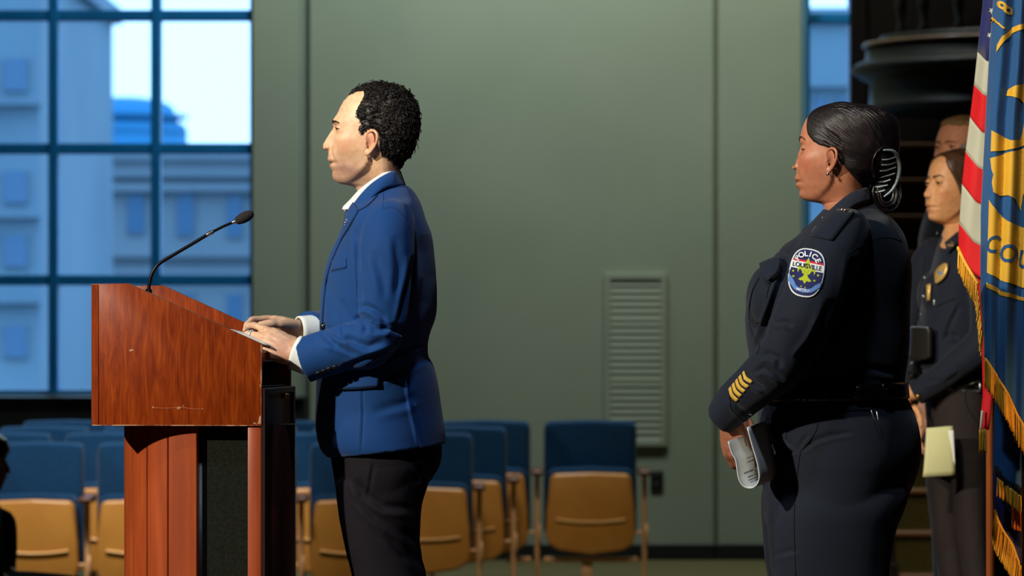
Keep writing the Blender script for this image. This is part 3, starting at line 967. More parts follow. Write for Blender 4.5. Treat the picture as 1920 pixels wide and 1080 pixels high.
MCX, MCY = 705.0, 262.0
MALE = dict(
    base=prof_px([(162, 706), (163, 697), (165, 685), (169, 672), (174, 661), (180, 653), (188, 646), (200, 638.8), (213, 633), (223, 628.5), (232, 626.5), (238, 626), (250, 625), (262, 622.5),
                  (273, 620), (284, 618), (292, 618), (300, 618.5), (306, 620.5), (312, 621), (320, 624), (326, 624.5), (332, 625.5), (337, 628), (342, 634), (345.5, 643), (347.5, 653),
                  (349, 662), (353, 667), (358, 670), (372, 673), (400, 676)], MCX, MCY),
    true=prof_px([(188, 645), (200, 638.5), (213, 632.6), (221, 627), (226, 623.6), (231, 623), (235, 624), (238.5, 625), (243, 622.4), (248, 619.2), (254, 615.3),
                  (260, 611.6), (267, 607.6), (271, 605.4), (274.5, 605), (278, 606.5), (280.5, 608.5), (282.5, 612), (284.5, 615.6), (290, 615.4), (296, 614.6), (300, 613.8), (302.5, 615), (304, 618.5), (305.5, 621.5),
                  (307, 619.5), (310, 617.2), (313, 618), (317, 621), (321, 623.8), (326, 623), (331, 623), (336, 625), (342, 632), (346, 644)], MCX, MCY),
    back=prof_px([(162, 712), (165, 729), (170, 745), (180, 758), (193, 767), (210, 773), (230, 774), (250, 772), (268, 766), (285, 758), (300, 752), (318, 749), (335, 749), (360, 751), (400, 758)], MCX, MCY),
    half=[((MCY - py) * PXM, w) for py, w in [(162, 0.006), (163.5, 0.020), (167, 0.038), (172, 0.052), (179, 0.063), (192, 0.0715), (210, 0.0755), (235, 0.0765), (262, 0.0755), (280, 0.072), (300, 0.067),
          (318, 0.061), (332, 0.054), (342, 0.047), (346, 0.045), (349, 0.048), (353, 0.053), (372, 0.058), (400, 0.066)]],
    brow=0.003, nose_w=0.0062, tip_w=0.0125, ala=0.0095, lip=0.5, cheek=0.003, hollow=0.004, jaw=0.0)

def head_points(D, zt, zb, nz=150, nt=120):
    z = np.linspace(zt, zb, nz)
    # denser rows at the crown
    z = np.concatenate([zt - (np.linspace(0, 1, 14) ** 2) * 0.02, np.linspace(zt - 0.0215, zb, nz - 14)])
    xf, xt = interp(D['base'], z, 0.0018), interp(D['true'], z, 0.0005)
    top_true = max(r[0] for r in D['true']); low_true = min(r[0] for r in D['true'])
    xt = np.where((z > top_true) | (z < low_true), xf, xt)
    xb, hw = interp(D['back'], z, 0.004), interp(D['half'], z, 0.0045)
    hw = np.where(z > zt - 0.006, np.minimum(hw, interp(D['half'], z, 0.0)), hw)
    # fraction of the depth at which the head is widest
    xm = np.interp(z, [-0.17, -0.11, -0.095, -0.03, 0.03, 0.13], [-0.045, -0.035, -0.015, -0.012, -0.015, -0.01])
    th = np.linspace(0, 2 * math.pi, nt, endpoint=False)
    # concentrate columns on the face
    th = th - 0.55 * np.sin(th)
    c, s = np.cos(th), np.sin(th)
    pw = np.interp(z, [-0.2, -0.105, -0.09, -0.03, 0.04, 0.13], [2.0, 2.0, 2.15, 2.35, 2.35, 2.1])
    rings = []
    for k in range(len(z)):
        e = 2.0 / pw[k]
        a = np.where(c > 0, xf[k] - xm[k], xm[k] - xb[k])
        x = xm[k] + a * np.sign(c) * np.abs(c) ** e
        y = hw[k] * np.sign(s) * np.abs(s) ** e
        rings.append(np.stack([x, y, np.full(nt, z[k])], 1))
    V = np.vstack(rings)
    front = np.tile(np.clip(c, 0, 1), len(z))
    X, Y, Z = V[:, 0].copy(), V[:, 1].copy(), V[:, 2].copy()
    zn = (MCY - 240) * PXM
    # centre line features
    d = np.repeat(xt - xf, nt)
    zt_, zs = (MCY - 274) * PXM, (MCY - 284) * PXM
    sig = np.interp(Z, [(MCY - 350) * PXM, (MCY - 330) * PXM, (MCY - 318) * PXM, (MCY - 300) * PXM, (MCY - 287) * PXM, zs, zt_, (MCY - 262) * PXM, zn, (MCY - 226) * PXM, 0.09],
                    [0.03, 0.022, 0.026, 0.024, 0.02, D['tip_w'], D['tip_w'], D['nose_w'] * 1.25, D['nose_w'] * 1.3, 0.03, 0.05])
    V[:, 0] += d * np.exp(-(np.abs(Y) / sig) ** 2.2) * (front > 0)
    def bump(px, py, yy, amp, sy, sz, sx=0.03, dirn=(1, 0, 0)):
        cx, cz = (MCX - px) * PXM, (MCY - py) * PXM
        for sg in (1, -1):
            w = np.exp(-((Y - sg * yy) / sy) ** 2 - ((Z - cz) / sz) ** 2 - ((X - cx) / sx) ** 2) * (front > 0)
            V[:, 0] += amp * dirn[0] * w
            V[:, 1] += amp * dirn[1] * w * sg
            V[:, 2] += amp * dirn[2] * w
    bump(632, 242.5, 0.030, -0.0085, 0.0125, 0.0095, 0.04)                 # eye sockets
    bump(627, 240, 0.014, -0.005, 0.008, 0.012, 0.04)                    # inner corners
    bump(630, 229, 0.030, D['brow'], 0.02, 0.006, 0.04)                  # brow ridge
    bump(645, 264, 0.048, D['cheek'], 0.016, 0.016, 0.04, (0.8, 0.6, 0)) # cheekbone
    bump(650, 300, 0.050, -D['hollow'], 0.018, 0.018, 0.05, (0.4, 1, 0)) # hollow of the cheek
    bump(622, 262, 0.022, -0.0040, 0.007, 0.016, 0.04)                   # beside the nose
    fd = D.get('fold', 1.0)
    bump(624, 284, 0.025, -0.0030 * fd, 0.0045, 0.008, 0.03, (0.8, 0.5, 0))   # fold from the nose to the mouth corner
    bump(628, 294, 0.029, -0.0030 * fd, 0.0045, 0.008, 0.03, (0.7, 0.6, 0))
    bump(632, 306, 0.033, -0.0026 * fd, 0.0045, 0.008, 0.03, (0.6, 0.7, 0))
    bump(634, 296, 0.038, 0.0022 * fd, 0.008, 0.014, 0.03, (0.6, 0.8, 0))     # cheek pad in front of it
    bump(622, 305.5, 0.023, -0.0045, 0.006, 0.005, 0.03)                 # mouth corners
    bump(634, 253, 0.032, -0.0018, 0.014, 0.0035, 0.03)                  # under the eye
    V[:, 0] += -D.get('gape', 0.0045) * np.exp(-(np.abs(Y) / 0.023) ** 3 - ((Z - (MCY - 305.3) * PXM) / 0.0019) ** 2) * (front > 0.3)  # mouth line
    # jaw line: below it the sides fall in towards the neck
    qx, qy = MCX - X / PXM, MCY - Z / PXM
    jl = np.interp(qx, [636, 650, 668, 686, 693, 700], [346, 341, 330, 315, 303, 284])
    below = np.clip((qy - jl) * PXM, 0, 0.03)
    amt = D.get('jawcut', 0.17) * sstep(below, 0.0, 0.016) * np.clip((716 - qx) / 22, 0, 1) * np.clip((372 - qy) / 24, 0, 1)
    V[:, 1] *= 1 - amt
    edge = np.exp(-(((qy - jl + 5) * PXM) / 0.008) ** 2) * np.clip((700 - qx) / 20, 0, 1) * (qx > 636)
    V[:, 1] *= 1 + D.get('jawedge', 0.035) * edge
    return V, nt, len(z)

def head_shape(D, zt=None, zb=-0.16):
    zt = (MCY - 162) * PXM if zt is None else zt
    V, nt, nz = head_points(D, zt, zb)
    v, f = loft([V[k * nt:(k + 1) * nt] for k in range(nz)])
    parts = [(v, f)]
    zx = lambda px, py, y: ((MCX - px) * PXM, y, (MCY - py) * PXM)
    a = D['ala']
    for sg in (1, -1):
        nx = D.get('ala_px', 616.5)
        parts.append(ellipsoid(zx(nx, 275.5, sg * (a + 0.003)), (0.0082, 0.0055, 0.0066), 14, 10))
        parts.append(ellipsoid(zx(nx - 6, 277, sg * a * 0.75), (0.006, 0.004, 0.005), 14, 10))
        # lids
        ec = np.array(zx(641 + D.get('eye_in', 0), 242.5, sg * 0.031))
        lo = D.get('lids', (13, -13))
        parts.append(lid(ec, 0.0133, True, lo[0], sg, D.get('droop', 2)))
        parts.append(lid(ec, 0.0132, False, lo[1], sg, D.get('droop', 2)))
        parts += ear(sg, D.get('ear', 1.0))
    return merge(*parts)

def lid(c, r, upper, opening, sg, droop=0.0):
    """half of the eyelids: a band of a sphere from the almond shaped opening to the edge of the socket"""
    n, m = 10, 25
    G = np.empty((n, m, 3)); Nn = np.empty((n, m, 3))
    for j, az in enumerate(np.linspace(-120, 120, m)):
        e = opening * max(0.0, math.cos(math.radians(az / 62 * 90)) if abs(az) < 62 else 0.0) - droop
        e1 = 80 if upper else -80
        for i, el in enumerate(np.radians(np.linspace(e if upper else e, e1, n))):
            a_ = math.radians(az)
            d = np.array((math.cos(el) * math.cos(a_), math.cos(el) * math.sin(a_), math.sin(el)))
            Nn[i, j] = d
            G[i, j] = np.asarray(c) + d * (r + (0.0007 if upper else 0.0))
    return slab(G, Nn, 0.0034)

EAR_PX = [(690, 277), (692, 262), (696, 251), (703, 247), (709.5, 251), (711.5, 262), (708, 274), (700, 286), (692, 294), (686.5, 294), (685.5, 287)]
def ear(sg, k=1.0):
    def q(px, py, out):
        x, z = (MCX - (698 + (px - 698) * k)) * PXM, (MCY - (271 + (py - 271) * k)) * PXM
        # the back of the ear stands off the head
        return np.array((x, sg * (0.0705 + out + max(0, (px - 688)) * 0.0009), z))
    parts = []
    helix = [q(690, 268, 0.002), q(688.5, 261, 0.004), q(691, 253, 0.005), q(697, 248.5, 0.006), q(704, 249, 0.0065), q(709, 255, 0.007), q(709.5, 265, 0.007), q(706, 275, 0.0065), q(700, 284, 0.006), q(694, 290, 0.005)]
    parts.append(tube(helix, 0.0036, 9, 40))
    anti = [q(698, 254, 0.003), q(702, 260, 0.0045), q(703, 268, 0.005), q(700, 277, 0.005), q(694, 283, 0.0045), q(690, 283, 0.004)]
    parts.append(tube(anti, [0.002, 0.0028, 0.003, 0.003, 0.003, 0.0025], 8, 26))
    parts.append(ellipsoid(q(691, 289, 0.005), (0.0075, 0.0042, 0.0082), 14, 10))           # lobe
    parts.append(tube([q(688.5, 278, 0.003), q(687.5, 272, 0.004), q(688.5, 266, 0.003)], 0.0035, 8, 10))   # tragus
    # plate behind
    ax = unit((0.30, 0.0, 0.95)); bx = unit((-0.85, sg * 0.62, 0.25)); nx = np.cross(ax, bx)
    parts.append(ellipsoid(q(699, 268, -0.001), np.array([ax * 0.026 * k, bx * 0.0135 * k, nx * 0.0035]), 18, 12))
    parts.append(ellipsoid(q(688, 270, -0.010), (0.010, 0.010, 0.022), 14, 10))              # root in the head
    return parts

def remesh_fine(vf, voxel, smooth_it, zc, O, k=1.7, w=0.03):
    """voxel remesh in a space where everything above height zc is k times larger"""
    v, f = vf
    v = np.asarray(v, float).copy()
    kk = lambda z: 1 + (k - 1) * sstep(z, zc - w, zc + w)
    zs = np.linspace(-0.2, 3.0, 6401)
    zi = np.concatenate([[0], np.cumsum((kk(zs[1:]) + kk(zs[:-1])) / 2 * np.diff(zs))])
    q = kk(v[:, 2])
    v[:, 0] = O[0] + (v[:, 0] - O[0]) * q; v[:, 1] = O[1] + (v[:, 1] - O[1]) * q
    v[:, 2] = np.interp(v[:, 2], zs, zi)
    V, fs, ed = remesh((v, f), voxel, smooth_it)
    V[:, 2] = np.interp(V[:, 2], zi, zs)
    q = kk(V[:, 2])
    V[:, 0] = O[0] + (V[:, 0] - O[0]) / q; V[:, 1] = O[1] + (V[:, 1] - O[1]) / q
    return V, fs, ed

def rot(yaw, pitch=0.0, roll=0.0):
    """head space to world: yaw 180 faces -X, pitch lowers the face, roll tips the head"""
    m = Matrix.Rotation(math.radians(yaw), 3, 'Z') @ Matrix.Rotation(math.radians(pitch), 3, 'Y') @ Matrix.Rotation(math.radians(roll), 3, 'X')
    return np.array(m)

def hand(O, x, z, left=True, curl=(30, 40, 25), spread=6, k=1.0, thumb=(40, 20, 15), curls=None, thumb_dir=None, fr=1.0):
    """tubes and palm of one hand. O wrist, x to the fingers, z the back of the hand"""
    x = unit(x); z = unit(np.asarray(z, float) - x * np.dot(x, z)); y = np.cross(z, x)
    t = -1.0 if left else 1.0                     # thumb side along y
    if not left:
        t = 1.0
    W = lambda a, b, c: np.asarray(O) + k * (a * x + b * y * t + c * z)
    parts = []
    secs = [(-0.03, 0.027, 0.019, 0), (0.0, 0.028, 0.019, 0), (0.02, 0.034, 0.018, -0.001), (0.05, 0.041, 0.0165, 0), (0.075, 0.042, 0.0145, 0.001), (0.092, 0.038, 0.010, 0.0)]
    ang = np.linspace(0, 2 * math.pi, 24, endpoint=False)
    parts.append(loft([np.array([W(a, ry * math.copysign(abs(math.cos(g)) ** 0.8, math.cos(g)) - 0.001, rz * math.sin(g) + oz) for g in ang]) for a, ry, rz, oz in secs]))
    parts.append(ellipsoid(W(0.035, 0.022, -0.010), np.array([x * 0.032, y * 0.016, z * 0.014]) * k, 16, 10))     # ball of the thumb
    parts.append(ellipsoid(W(0.035, -0.026, -0.009), np.array([x * 0.035, y * 0.012, z * 0.012]) * k, 16, 10))
    fl = [(0.028, 0.089, (0.044, 0.026, 0.021), 0.0092), (0.009, 0.093, (0.049, 0.030, 0.022), 0.0096), (-0.010, 0.090, (0.045, 0.028, 0.022), 0.0090), (-0.027, 0.082, (0.035, 0.021, 0.019), 0.0080)]
    joints = []
    for i, (by, bx, L, r) in enumerate(fl):
        cu = curls[i] if curls else curl
        sp = math.radians((1.5 - i) * spread)
        p = W(bx, by, 0.002)
        pts = [W(bx - 0.03, by * 0.85, 0.001), p]
        a = 0.0
        for l, c in zip(L, cu):
            a += math.radians(c)
            d = math.cos(a) * (math.cos(sp) * x + math.sin(sp) * y * t) - math.sin(a) * z
            p = p + k * l * d
            pts.append(p)
        joints.append(pts)
        r = r * fr
        rr = [r * 1.02 * k, r * 1.14 * k, r * 1.06 * k, r * 0.96 * k, r * 0.74 * k]
        # slightly thinner between the knuckles
        q = []; qr = []
        for j in range(len(pts) - 1):
            q += [pts[j], (pts[j] + pts[j + 1]) / 2]; qr += [rr[j], (rr[j] + rr[j + 1]) / 2 * 0.94]
        q.append(pts[-1]); qr.append(rr[-1])
        parts.append(tube(q, qr, 12, 26))
    # thumb
    p0 = W(0.018, 0.024, -0.006)
    d0 = thumb_dir if thumb_dir is not None else (0.62, 0.68, -0.30)
    d = unit(d0[0] * x + d0[1] * y * t + d0[2] * z)
    p1 = p0 + d * 0.044 * k
    d2 = unit(d + 0.55 * x - 0.10 * y * t)
    p2 = p1 + d2 * 0.034 * k
    d3 = unit(d2 + 0.30 * x - 0.25 * y * t)
    p3 = p2 + d3 * 0.024 * k
    parts.append(tube([p0, p1, (p1 + p2) / 2, p2, p3], np.array([0.0145, 0.0118, 0.0105, 0.0112, 0.0085]) * k, 12, 24))
    return parts, joints, (p0, p1, p2, p3)

def paint(V, base, spots):
    """skin colours, with shade painted into the hollows: list of (centre, radius, colour, strength)"""
    C = np.tile(np.asarray(base[:3], float), (len(V), 1))
    for c, r, col, st in spots:
        rr = np.asarray(r, float)
        w = st * np.exp(-(((V - np.asarray(c)) / rr) ** 2).sum(1))
        C = C * (1 - w[:, None]) + np.asarray(col[:3]) * w[:, None]
    return C

def ring_body(rows, n=64, W0=None, pw=2.4, hwscale=1.0):
    """horizontal body sections: rows (py front, py back, px front, px back, half width in m[, depth offset])"""
    ang = np.linspace(0, 2 * math.pi, n, endpoint=False)
    out = []
    for r in rows:
        pf, pb, f, b, hw = r[:5]
        off = r[5] if len(r) > 5 else 0.0
        p = r[6] if len(r) > 6 else pw
        e = 2.0 / p
        c = -np.sign(np.cos(ang)) * np.abs(np.cos(ang)) ** e
        s_ = np.sign(np.sin(ang)) * np.abs(np.sin(ang)) ** e
        ring = []
        for ci, si in zip(c, s_):
            t = (1 + ci) / 2
            ring.append(W0(f + (b - f) * t, pf + (pb - pf) * t, off + hw * hwscale * si))
        out.append(np.array(ring))
    return out

def dense(rows, m):
    return spline(np.array([list(r) + [0.0] * (6 - len(r)) if len(r) < 6 else list(r) for r in rows], float), m)

def sleeve(path, rad, n=28, m=40, flat=1.0, side=None):
    return tube(path, rad, n, m, round_ends=False, side=side, flat=flat)

def hair_cap(D, place, mask_poly, thick, zb=-0.13, extra=None, in_px=True, soft=7.0):
    """hair as a shell over the head: mask polygon in profile pixels, thick(px, py, y) in metres"""
    zt = (MCY - 162) * PXM
    V, nt, nz = head_points(D, zt, zb, 130, 150)
    v, f = loft([V[k * nt:(k + 1) * nt] for k in range(nz)])
    N = normals(v, f)
    cen = v - np.array((-0.015, 0, 0.0))
    flip = np.sign((N * cen).sum(1)); N = N * np.where(flip == 0, 1, flip)[:, None]
    q = np.stack([MCX - v[:, 0] / PXM, MCY - v[:, 2] / PXM], 1)
    sd = poly_sd(q, mask_poly)
    m = sstep(sd, -1.0, soft)
    t = thick(q[:, 0], q[:, 1], v[:, 1])
    keep = sd > -3.0
    out = v + N * (-0.004 + m * (t + 0.004))[:, None]
    return out, f, N, q, sd, m
# ------------------------------------------------------------------ the man at the lectern
YMAN = 10.0
A = plane(YMAN)
M_SKIN = attr_mat('skin', 0.46, 0.10, 700, 0.45, 0.06)
M_SUIT = noise_mat('blue_wool', rgb(4, 58, 118), rgb(8, 68, 132), 3, rough=0.75, bump=0.12, bump_scale=900, spec=0.25, sheen=0.15)
M_TROU = noise_mat('dark_navy_wool', rgb(22, 18, 25), rgb(28, 23, 31), 3, rough=0.8, bump=0.12, bump_scale=900, spec=0.2)
M_SHIRT = noise_mat('white_cotton', rgb(228, 230, 226), rgb(236, 238, 233), 5, rough=0.8, bump=0.1, bump_scale=900)
M_SEAM = new_mat('dark_seam', rgb(14, 28, 62), 0.9)
M_BUTTON = new_mat('dark_button', rgb(30, 30, 38), 0.25, 0.0, 0.6)
M_SILVER = new_mat('silver', rgb(206, 210, 214), 0.2, 1.0)
M_GOLD = noise_mat('gold_metal', rgb(206, 160, 70), rgb(226, 184, 100), 60, rough=0.28, metal=1.0)
M_EYEW = new_mat('eye_white', rgb(196, 184, 172), 0.3)  # toned down to carry the shade on the eyeballs
M_IRIS = new_mat('iris', rgb(42, 26, 16), 0.2)
M_BROW = new_mat('brow_hair', rgb(44, 30, 26), 0.7)
M_HAIRM = noise_mat('dark_brown_hair', rgb(10, 7, 8), rgb(22, 16, 16), 60, rough=0.5, spec=0.4)
M_SHOE = new_mat('black_leather', rgb(16, 15, 15), 0.3)

def to_world(H, R, O):
    return H @ R.T + np.asarray(O)

BVHS = {}
def face_bits(par, name, bvh, R, O, iris_mat, brow_mat, bp, brow_r=(0.0012, 0.0026, 0.0028, 0.0022, 0.0008), lash=True, gaze=0.0, eye_mat=None, D=None):
    R = R * (D or MALE).get('k', 1.0)
    for sg in (1, -1):
        c = np.array(((MCX - 641 - (D or MALE).get('eye_in', 0)) * PXM, sg * 0.031, (MCY - 242.5) * PXM))
        v, f = ellipsoid(c, (0.0122,) * 3, 20, 16)
        e = obj('eye', (to_world(v, R, O), f), eye_mat or M_EYEW, par)
        d = unit((math.cos(gaze), math.sin(gaze), -0.04))
        a = unit(np.cross((0, 0, 1), d)); b = np.cross(d, a)
        v, f = ellipsoid(c + d * 0.0096, np.array([a * 0.0066, b * 0.0066, d * 0.0034]), 18, 10)
        obj('iris', (to_world(v, R, O), f), iris_mat, e)
        ys = [0.011, 0.018, 0.029, 0.041, 0.051]
        pts = []
        for p, y in zip(bp, ys):
            w = to_world(np.array(((MCX - p[0]) * PXM + 0.01, sg * y, (MCY - p[1]) * PXM))[None], R, O)[0]
            h = bvh.find_nearest(Vector(w))
            pts.append(np.array(h[0]) + np.array(h[1]) * 0.0006)
        hairs = [tube(pts, brow_r, 8, 20, flat=0.7)]
        for k in range(60):
            t = RNG.uniform(0, 1)
            i = min(int(t * 4), 3)
            q = pts[i] * (1 - (t * 4 - i)) + pts[i + 1] * (t * 4 - i)
            up = R @ np.array((0.15, sg * (0.3 + 0.6 * t), 0.75 - 0.9 * t))
            o_ = R @ np.array((0.0, 0, RNG.uniform(-0.002, 0.0016)))
            hairs.append(tube([q + o_, q + o_ + unit(up) * RNG.uniform(0.003, 0.0055)], 0.00045, 3, round_ends=False))
        obj('eyebrow', merge(*hairs), brow_mat, par)
        if lash:
            row = []
            lo = (D or MALE).get('lids', (13, -13))[0]; dr = (D or MALE).get('droop', 2)
            for az in np.linspace(-60, 66, 17):
                el = math.radians(lo * max(0, math.cos(math.radians(az / 62 * 90))) - dr)
                a_ = math.radians(az)
                d = np.array((math.cos(el) * math.cos(a_), math.cos(el) * math.sin(a_), math.sin(el)))
                row.append(c + d * 0.0147)
            row = to_world(np.array(row), R, O)
            obj('lash_line', tube(row, 0.0009 if lash is True else lash, 5, 20), M_BROW, par)

man = thing('person', 'dark-haired man in a blue suit jacket standing at the wooden lectern', 'person', A(705, 1580))
OH = A(MCX, MCY)
RH = rot(180)
head = head_shape(MALE)
head = (to_world(head[0], RH, OH), head[1])
# core of the body under the clothes
core_rows = [(372, 360, 672, 752, 0.062), (392, 385, 672, 770, 0.10), (420, 420, 665, 790, 0.14), (500, 500, 640, 800, 0.145), (600, 600, 625, 790, 0.135), (700, 700, 625, 790, 0.14), (800, 800, 620, 800, 0.145), (900, 900, 650, 780, 0.13)]
core = loft(ring_body(dense(core_rows, 30), 40, A))
# arms: the near one is the figure's left
NS = [P(726, 422, 9.84), P(722, 500, 9.795), P(716, 575, 9.785), P(706, 638, 9.79), P(640, 655, 9.80), P(578, 665, 9.805), P(553, 655, 9.825)]
FS = [P(722, 430, 10.18), P(715, 560, 10.245), P(700, 625, 10.25), P(640, 628, 10.21), P(590, 618, 10.14), P(562, 620, 10.10)]
arm_n = tube(NS, [0.05, 0.045, 0.04, 0.04, 0.036, 0.028, 0.026], 16, 40)
arm_f = tube(FS, [0.05, 0.042, 0.038, 0.028, 0.020, 0.019], 16, 40)
# hands
hn, jn, tn = hand(P(556, 660, 9.815), (-0.90, 0.26, 0.30), (-0.18, -0.86, 0.48), left=True, k=0.96,
                  curls=[(16, 30, 20), (24, 36, 24), (32, 40, 26), (40, 42, 28)], spread=6, fr=0.9, thumb_dir=(0.80, 0.30, -0.50))
hf, jf, tf = hand(P(566, 620, 10.10), (-0.95, -0.20, 0.10), (0.10, 0.70, 0.70), left=False, k=0.96,
                  curls=[(20, 34, 20), (28, 38, 22), (36, 42, 24), (42, 44, 26)], spread=6, fr=0.9, thumb_dir=(0.86, 0.34, -0.36))
body_v, body_f, body_e = remesh_fine(merge(head, core, arm_n, arm_f, *hn, *hf), 0.0021, 2, A(0, 356)[2], OH)
# tendons and knuckles on the back of the near hand
bn = normals(body_v, body_f)
def hp(px, py, y=0.0):
    return OH + RH @ np.array(((MCX - px) * PXM, y, (MCY - py) * PXM))
SK = rgb(226, 184, 150)
RED = rgb(206, 120, 96)
spots = []
for sg in (1, -1):
    spots += [(hp(650, 275, sg * 0.055), (0.022, 0.03, 0.018), rgb(212, 140, 100), 0.5),
              (hp(640, 318, sg * 0.045), (0.03, 0.035, 0.02), rgb(156, 112, 104), 0.7), (hp(665, 325, sg * 0.055), (0.03, 0.03, 0.018), rgb(150, 108, 102), 0.65),
              (hp(705, 262, sg * 0.088), (0.014, 0.012, 0.024), rgb(222, 118, 92), 0.65), (hp(692, 268, sg * 0.076), (0.008, 0.010, 0.013), rgb(140, 60, 46), 0.75),  # ear flush, then shade painted into the ear hollow
              (hp(616, 281, sg * 0.008), (0.006, 0.004, 0.0035), rgb(96, 40, 30), 0.8),  # nostril shade painted in
              (hp(634, 238, sg * 0.030), (0.012, 0.018, 0.007), rgb(172, 116, 92), 0.5),  # shade of the eye socket painted in
              (hp(636, 249, sg * 0.036), (0.014, 0.02, 0.004), rgb(184, 124, 96), 0.4)]
spots += [(hp(627, 330), (0.02, 0.03, 0.012), rgb(182, 136, 110), 0.4), (hp(618, 292), (0.01, 0.02, 0.006), rgb(190, 138, 110), 0.4), (hp(607, 274), (0.010, 0.012, 0.010), rgb(220, 138, 108), 0.45)]
lipc = rgb(170, 74, 68)
for py, st in ((300, 0.75), (311, 0.7)):
    spots.append((hp(617, py), (0.010, 0.019, 0.0035), lipc, st))
spots.append((hp(619, 305.5), (0.008, 0.018, 0.0016), rgb(66, 26, 22), 0.9))  # dark of the mouth gap painted in
for j in jn + jf:
    spots.append((j[1], (0.010,) * 3, rgb(206, 126, 100), 0.6)); spots.append((j[2], (0.008,) * 3, rgb(208, 130, 104), 0.5)); spots.append((j[4], (0.008,) * 3, rgb(218, 144, 118), 0.5))
spots.append((P(528, 655, 9.80), (0.04, 0.03, 0.035), rgb(190, 122, 104), 0.6))
bc_ = paint(body_v, SK, spots)
# stubble shadow and age spots are part of the skin's own colour
q = pix(body_v)
for k in range(14):
    cpx, cpy = RNG.uniform(640, 672), RNG.uniform(196, 276)
    w = RNG.uniform(0.08, 0.2) * np.exp(-(((q - (cpx, cpy)) / RNG.uniform(0.8, 1.8)) ** 2).sum(1)) * (body_v[:, 2] > 1.7)
    bc_ = bc_ * (1 - w[:, None]) + np.array(rgb(140, 86, 50)[:3]) * w[:, None]
# veins and tendons raised on the near hand
for j in jn:
    a_, b2 = j[1], np.asarray(P(560, 662, 9.80))
    ab = b2 - a_
    t = np.clip(((body_v - a_) @ ab) / (ab @ ab), 0, 1)
    d = np.linalg.norm(body_v - (a_ + t[:, None] * ab), axis=1)
    body_v = body_v + bn * (0.0016 * np.exp(-(np.maximum(d - 0.012, 0) / 0.003) ** 2) * np.exp(-((t - 0.4) / 0.45) ** 2) * (bn[:, 1] < 0) * (d < 0.025))[:, None]
body = obj('body', (body_v, body_f), M_SKIN, man, colors=bc_)
bvh_m = BVHTree.FromPolygons(body_v.tolist(), body_f)
face_bits(man, 'm', bvh_m, RH, OH, M_IRIS, M_BROW, [(627, 233), (625.5, 231), (628.5, 229), (634, 229.5), (640, 232.5)], brow_r=(0.0010, 0.0019, 0.0020, 0.0014, 0.0006), gaze=0.3)
# ring on the near hand
jr = jn[1]
ra = jr[1] * 0.25 + jr[2] * 0.75
rv, rf = lathe([(0.0080, -0.003), (0.0112, -0.003), (0.0116, 0.0), (0.0112, 0.003), (0.0080, 0.003)], 24)
dd = unit(jr[2] - jr[1]); u1 = unit(np.cross(dd, (0, 1, 0.2))); u2 = np.cross(dd, u1)
obj('finger_ring', (ra + rv[:, :1] * u1 + rv[:, 1:2] * u2 + rv[:, 2:] * dd, rf), new_mat('white_gold', rgb(214, 214, 218), 0.35, 0.5), man, label='plain silver ring')

# hair
HM = [(649, 184), (646, 187), (651, 172), (664, 160), (690, 150), (730, 148), (775, 165), (800, 215), (800, 270), (785, 312), (762, 320), (748, 318), (736, 306), (722, 298), (713, 290), (712, 272), (711, 256), (704, 246), (696, 246), (688, 250),
      (686, 258), (679, 257), (671, 249), (672, 240), (674.5, 234), (669, 222), (667, 210), (672, 200), (678, 192), (682, 180), (680, 174), (668, 176), (656, 181)]
def th_m(px, py, y):
    t = 0.0060 + 0.0022 * np.sin(px * 0.23 + 2 * np.sin(py * 0.2)) * np.sin(py * 0.27 + y * 90)
    t = t + 0.0085 * sstep(px, 715, 765)
    t = np.where(py > 285, t * np.clip((318 - py) / 33, 0.25, 1), t)
    return np.where((px < 690) & (py > 225), t * 0.45, t)
hv, hf_, hN, hq, hsd, hm_ = hair_cap(MALE, None, HM, th_m)
hv = hv + hN * (hm_ * (0.0012 * np.sin(hv[:, 0] * 420 + 3 * np.sin(hv[:, 2] * 200)) * np.sin(hv[:, 1] * 380 + hv[:, 2] * 260)))[:, None]
hair = obj('hair', (to_world(hv, RH, OH), hf_), M_HAIRM, man)
locks = []
idx = np.where(hsd > 1.0)[0]
# even spread over the area of the scalp
_q = np.array([x[:3] for x in hf_]); _a = np.linalg.norm(np.cross(hv[_q[:, 1]] - hv[_q[:, 0]], hv[_q[:, 2]] - hv[_q[:, 0]]), axis=1)
area = np.bincount(_q.ravel(), np.repeat(_a, 3), len(hv))
prob = np.minimum(area[idx], 2.5e-5)
for i in RNG.choice(idx, 5200, p=prob / prob.sum()):
    n = hN[i]; p = hv[i] - n * 0.0008
    px_, py_ = hq[i]
    flow = np.array((-0.55, np.sign(hv[i, 1]) * 0.25, -0.75)) if py_ > 190 else np.array((0.35, np.sign(hv[i, 1] + 0.01) * 0.6, 0.2))
    if px_ < 700 and py_ < 200: flow = np.array((-0.8, np.sign(hv[i, 1] + 0.01) * 0.35, 0.25))
    flow = unit(flow - n * np.dot(flow, n) + RNG.normal(size=3) * 0.22)
    sd_ = np.cross(n, flow)
    L = RNG.uniform(0.009, 0.017) * (0.55 if (py_ > 285 or (px_ < 692 and py_ > 220)) else 1)
    ph = RNG.uniform(0, 6.28)
    pts = [p + flow * L * u + n * (0.0034 * math.sin(u * 3.4) * (L / 0.014) - 0.0012 * u) + sd_ * 0.0035 * math.sin(u * 4.5 + ph) for u in np.linspace(0, 1, 5)]
    locks.append(tuft(pts, RNG.uniform(0.0007, 0.0014)))
lv, lf = merge(*locks)
obj('curls', (to_world(lv, RH, OH), lf), M_HAIRM, hair)

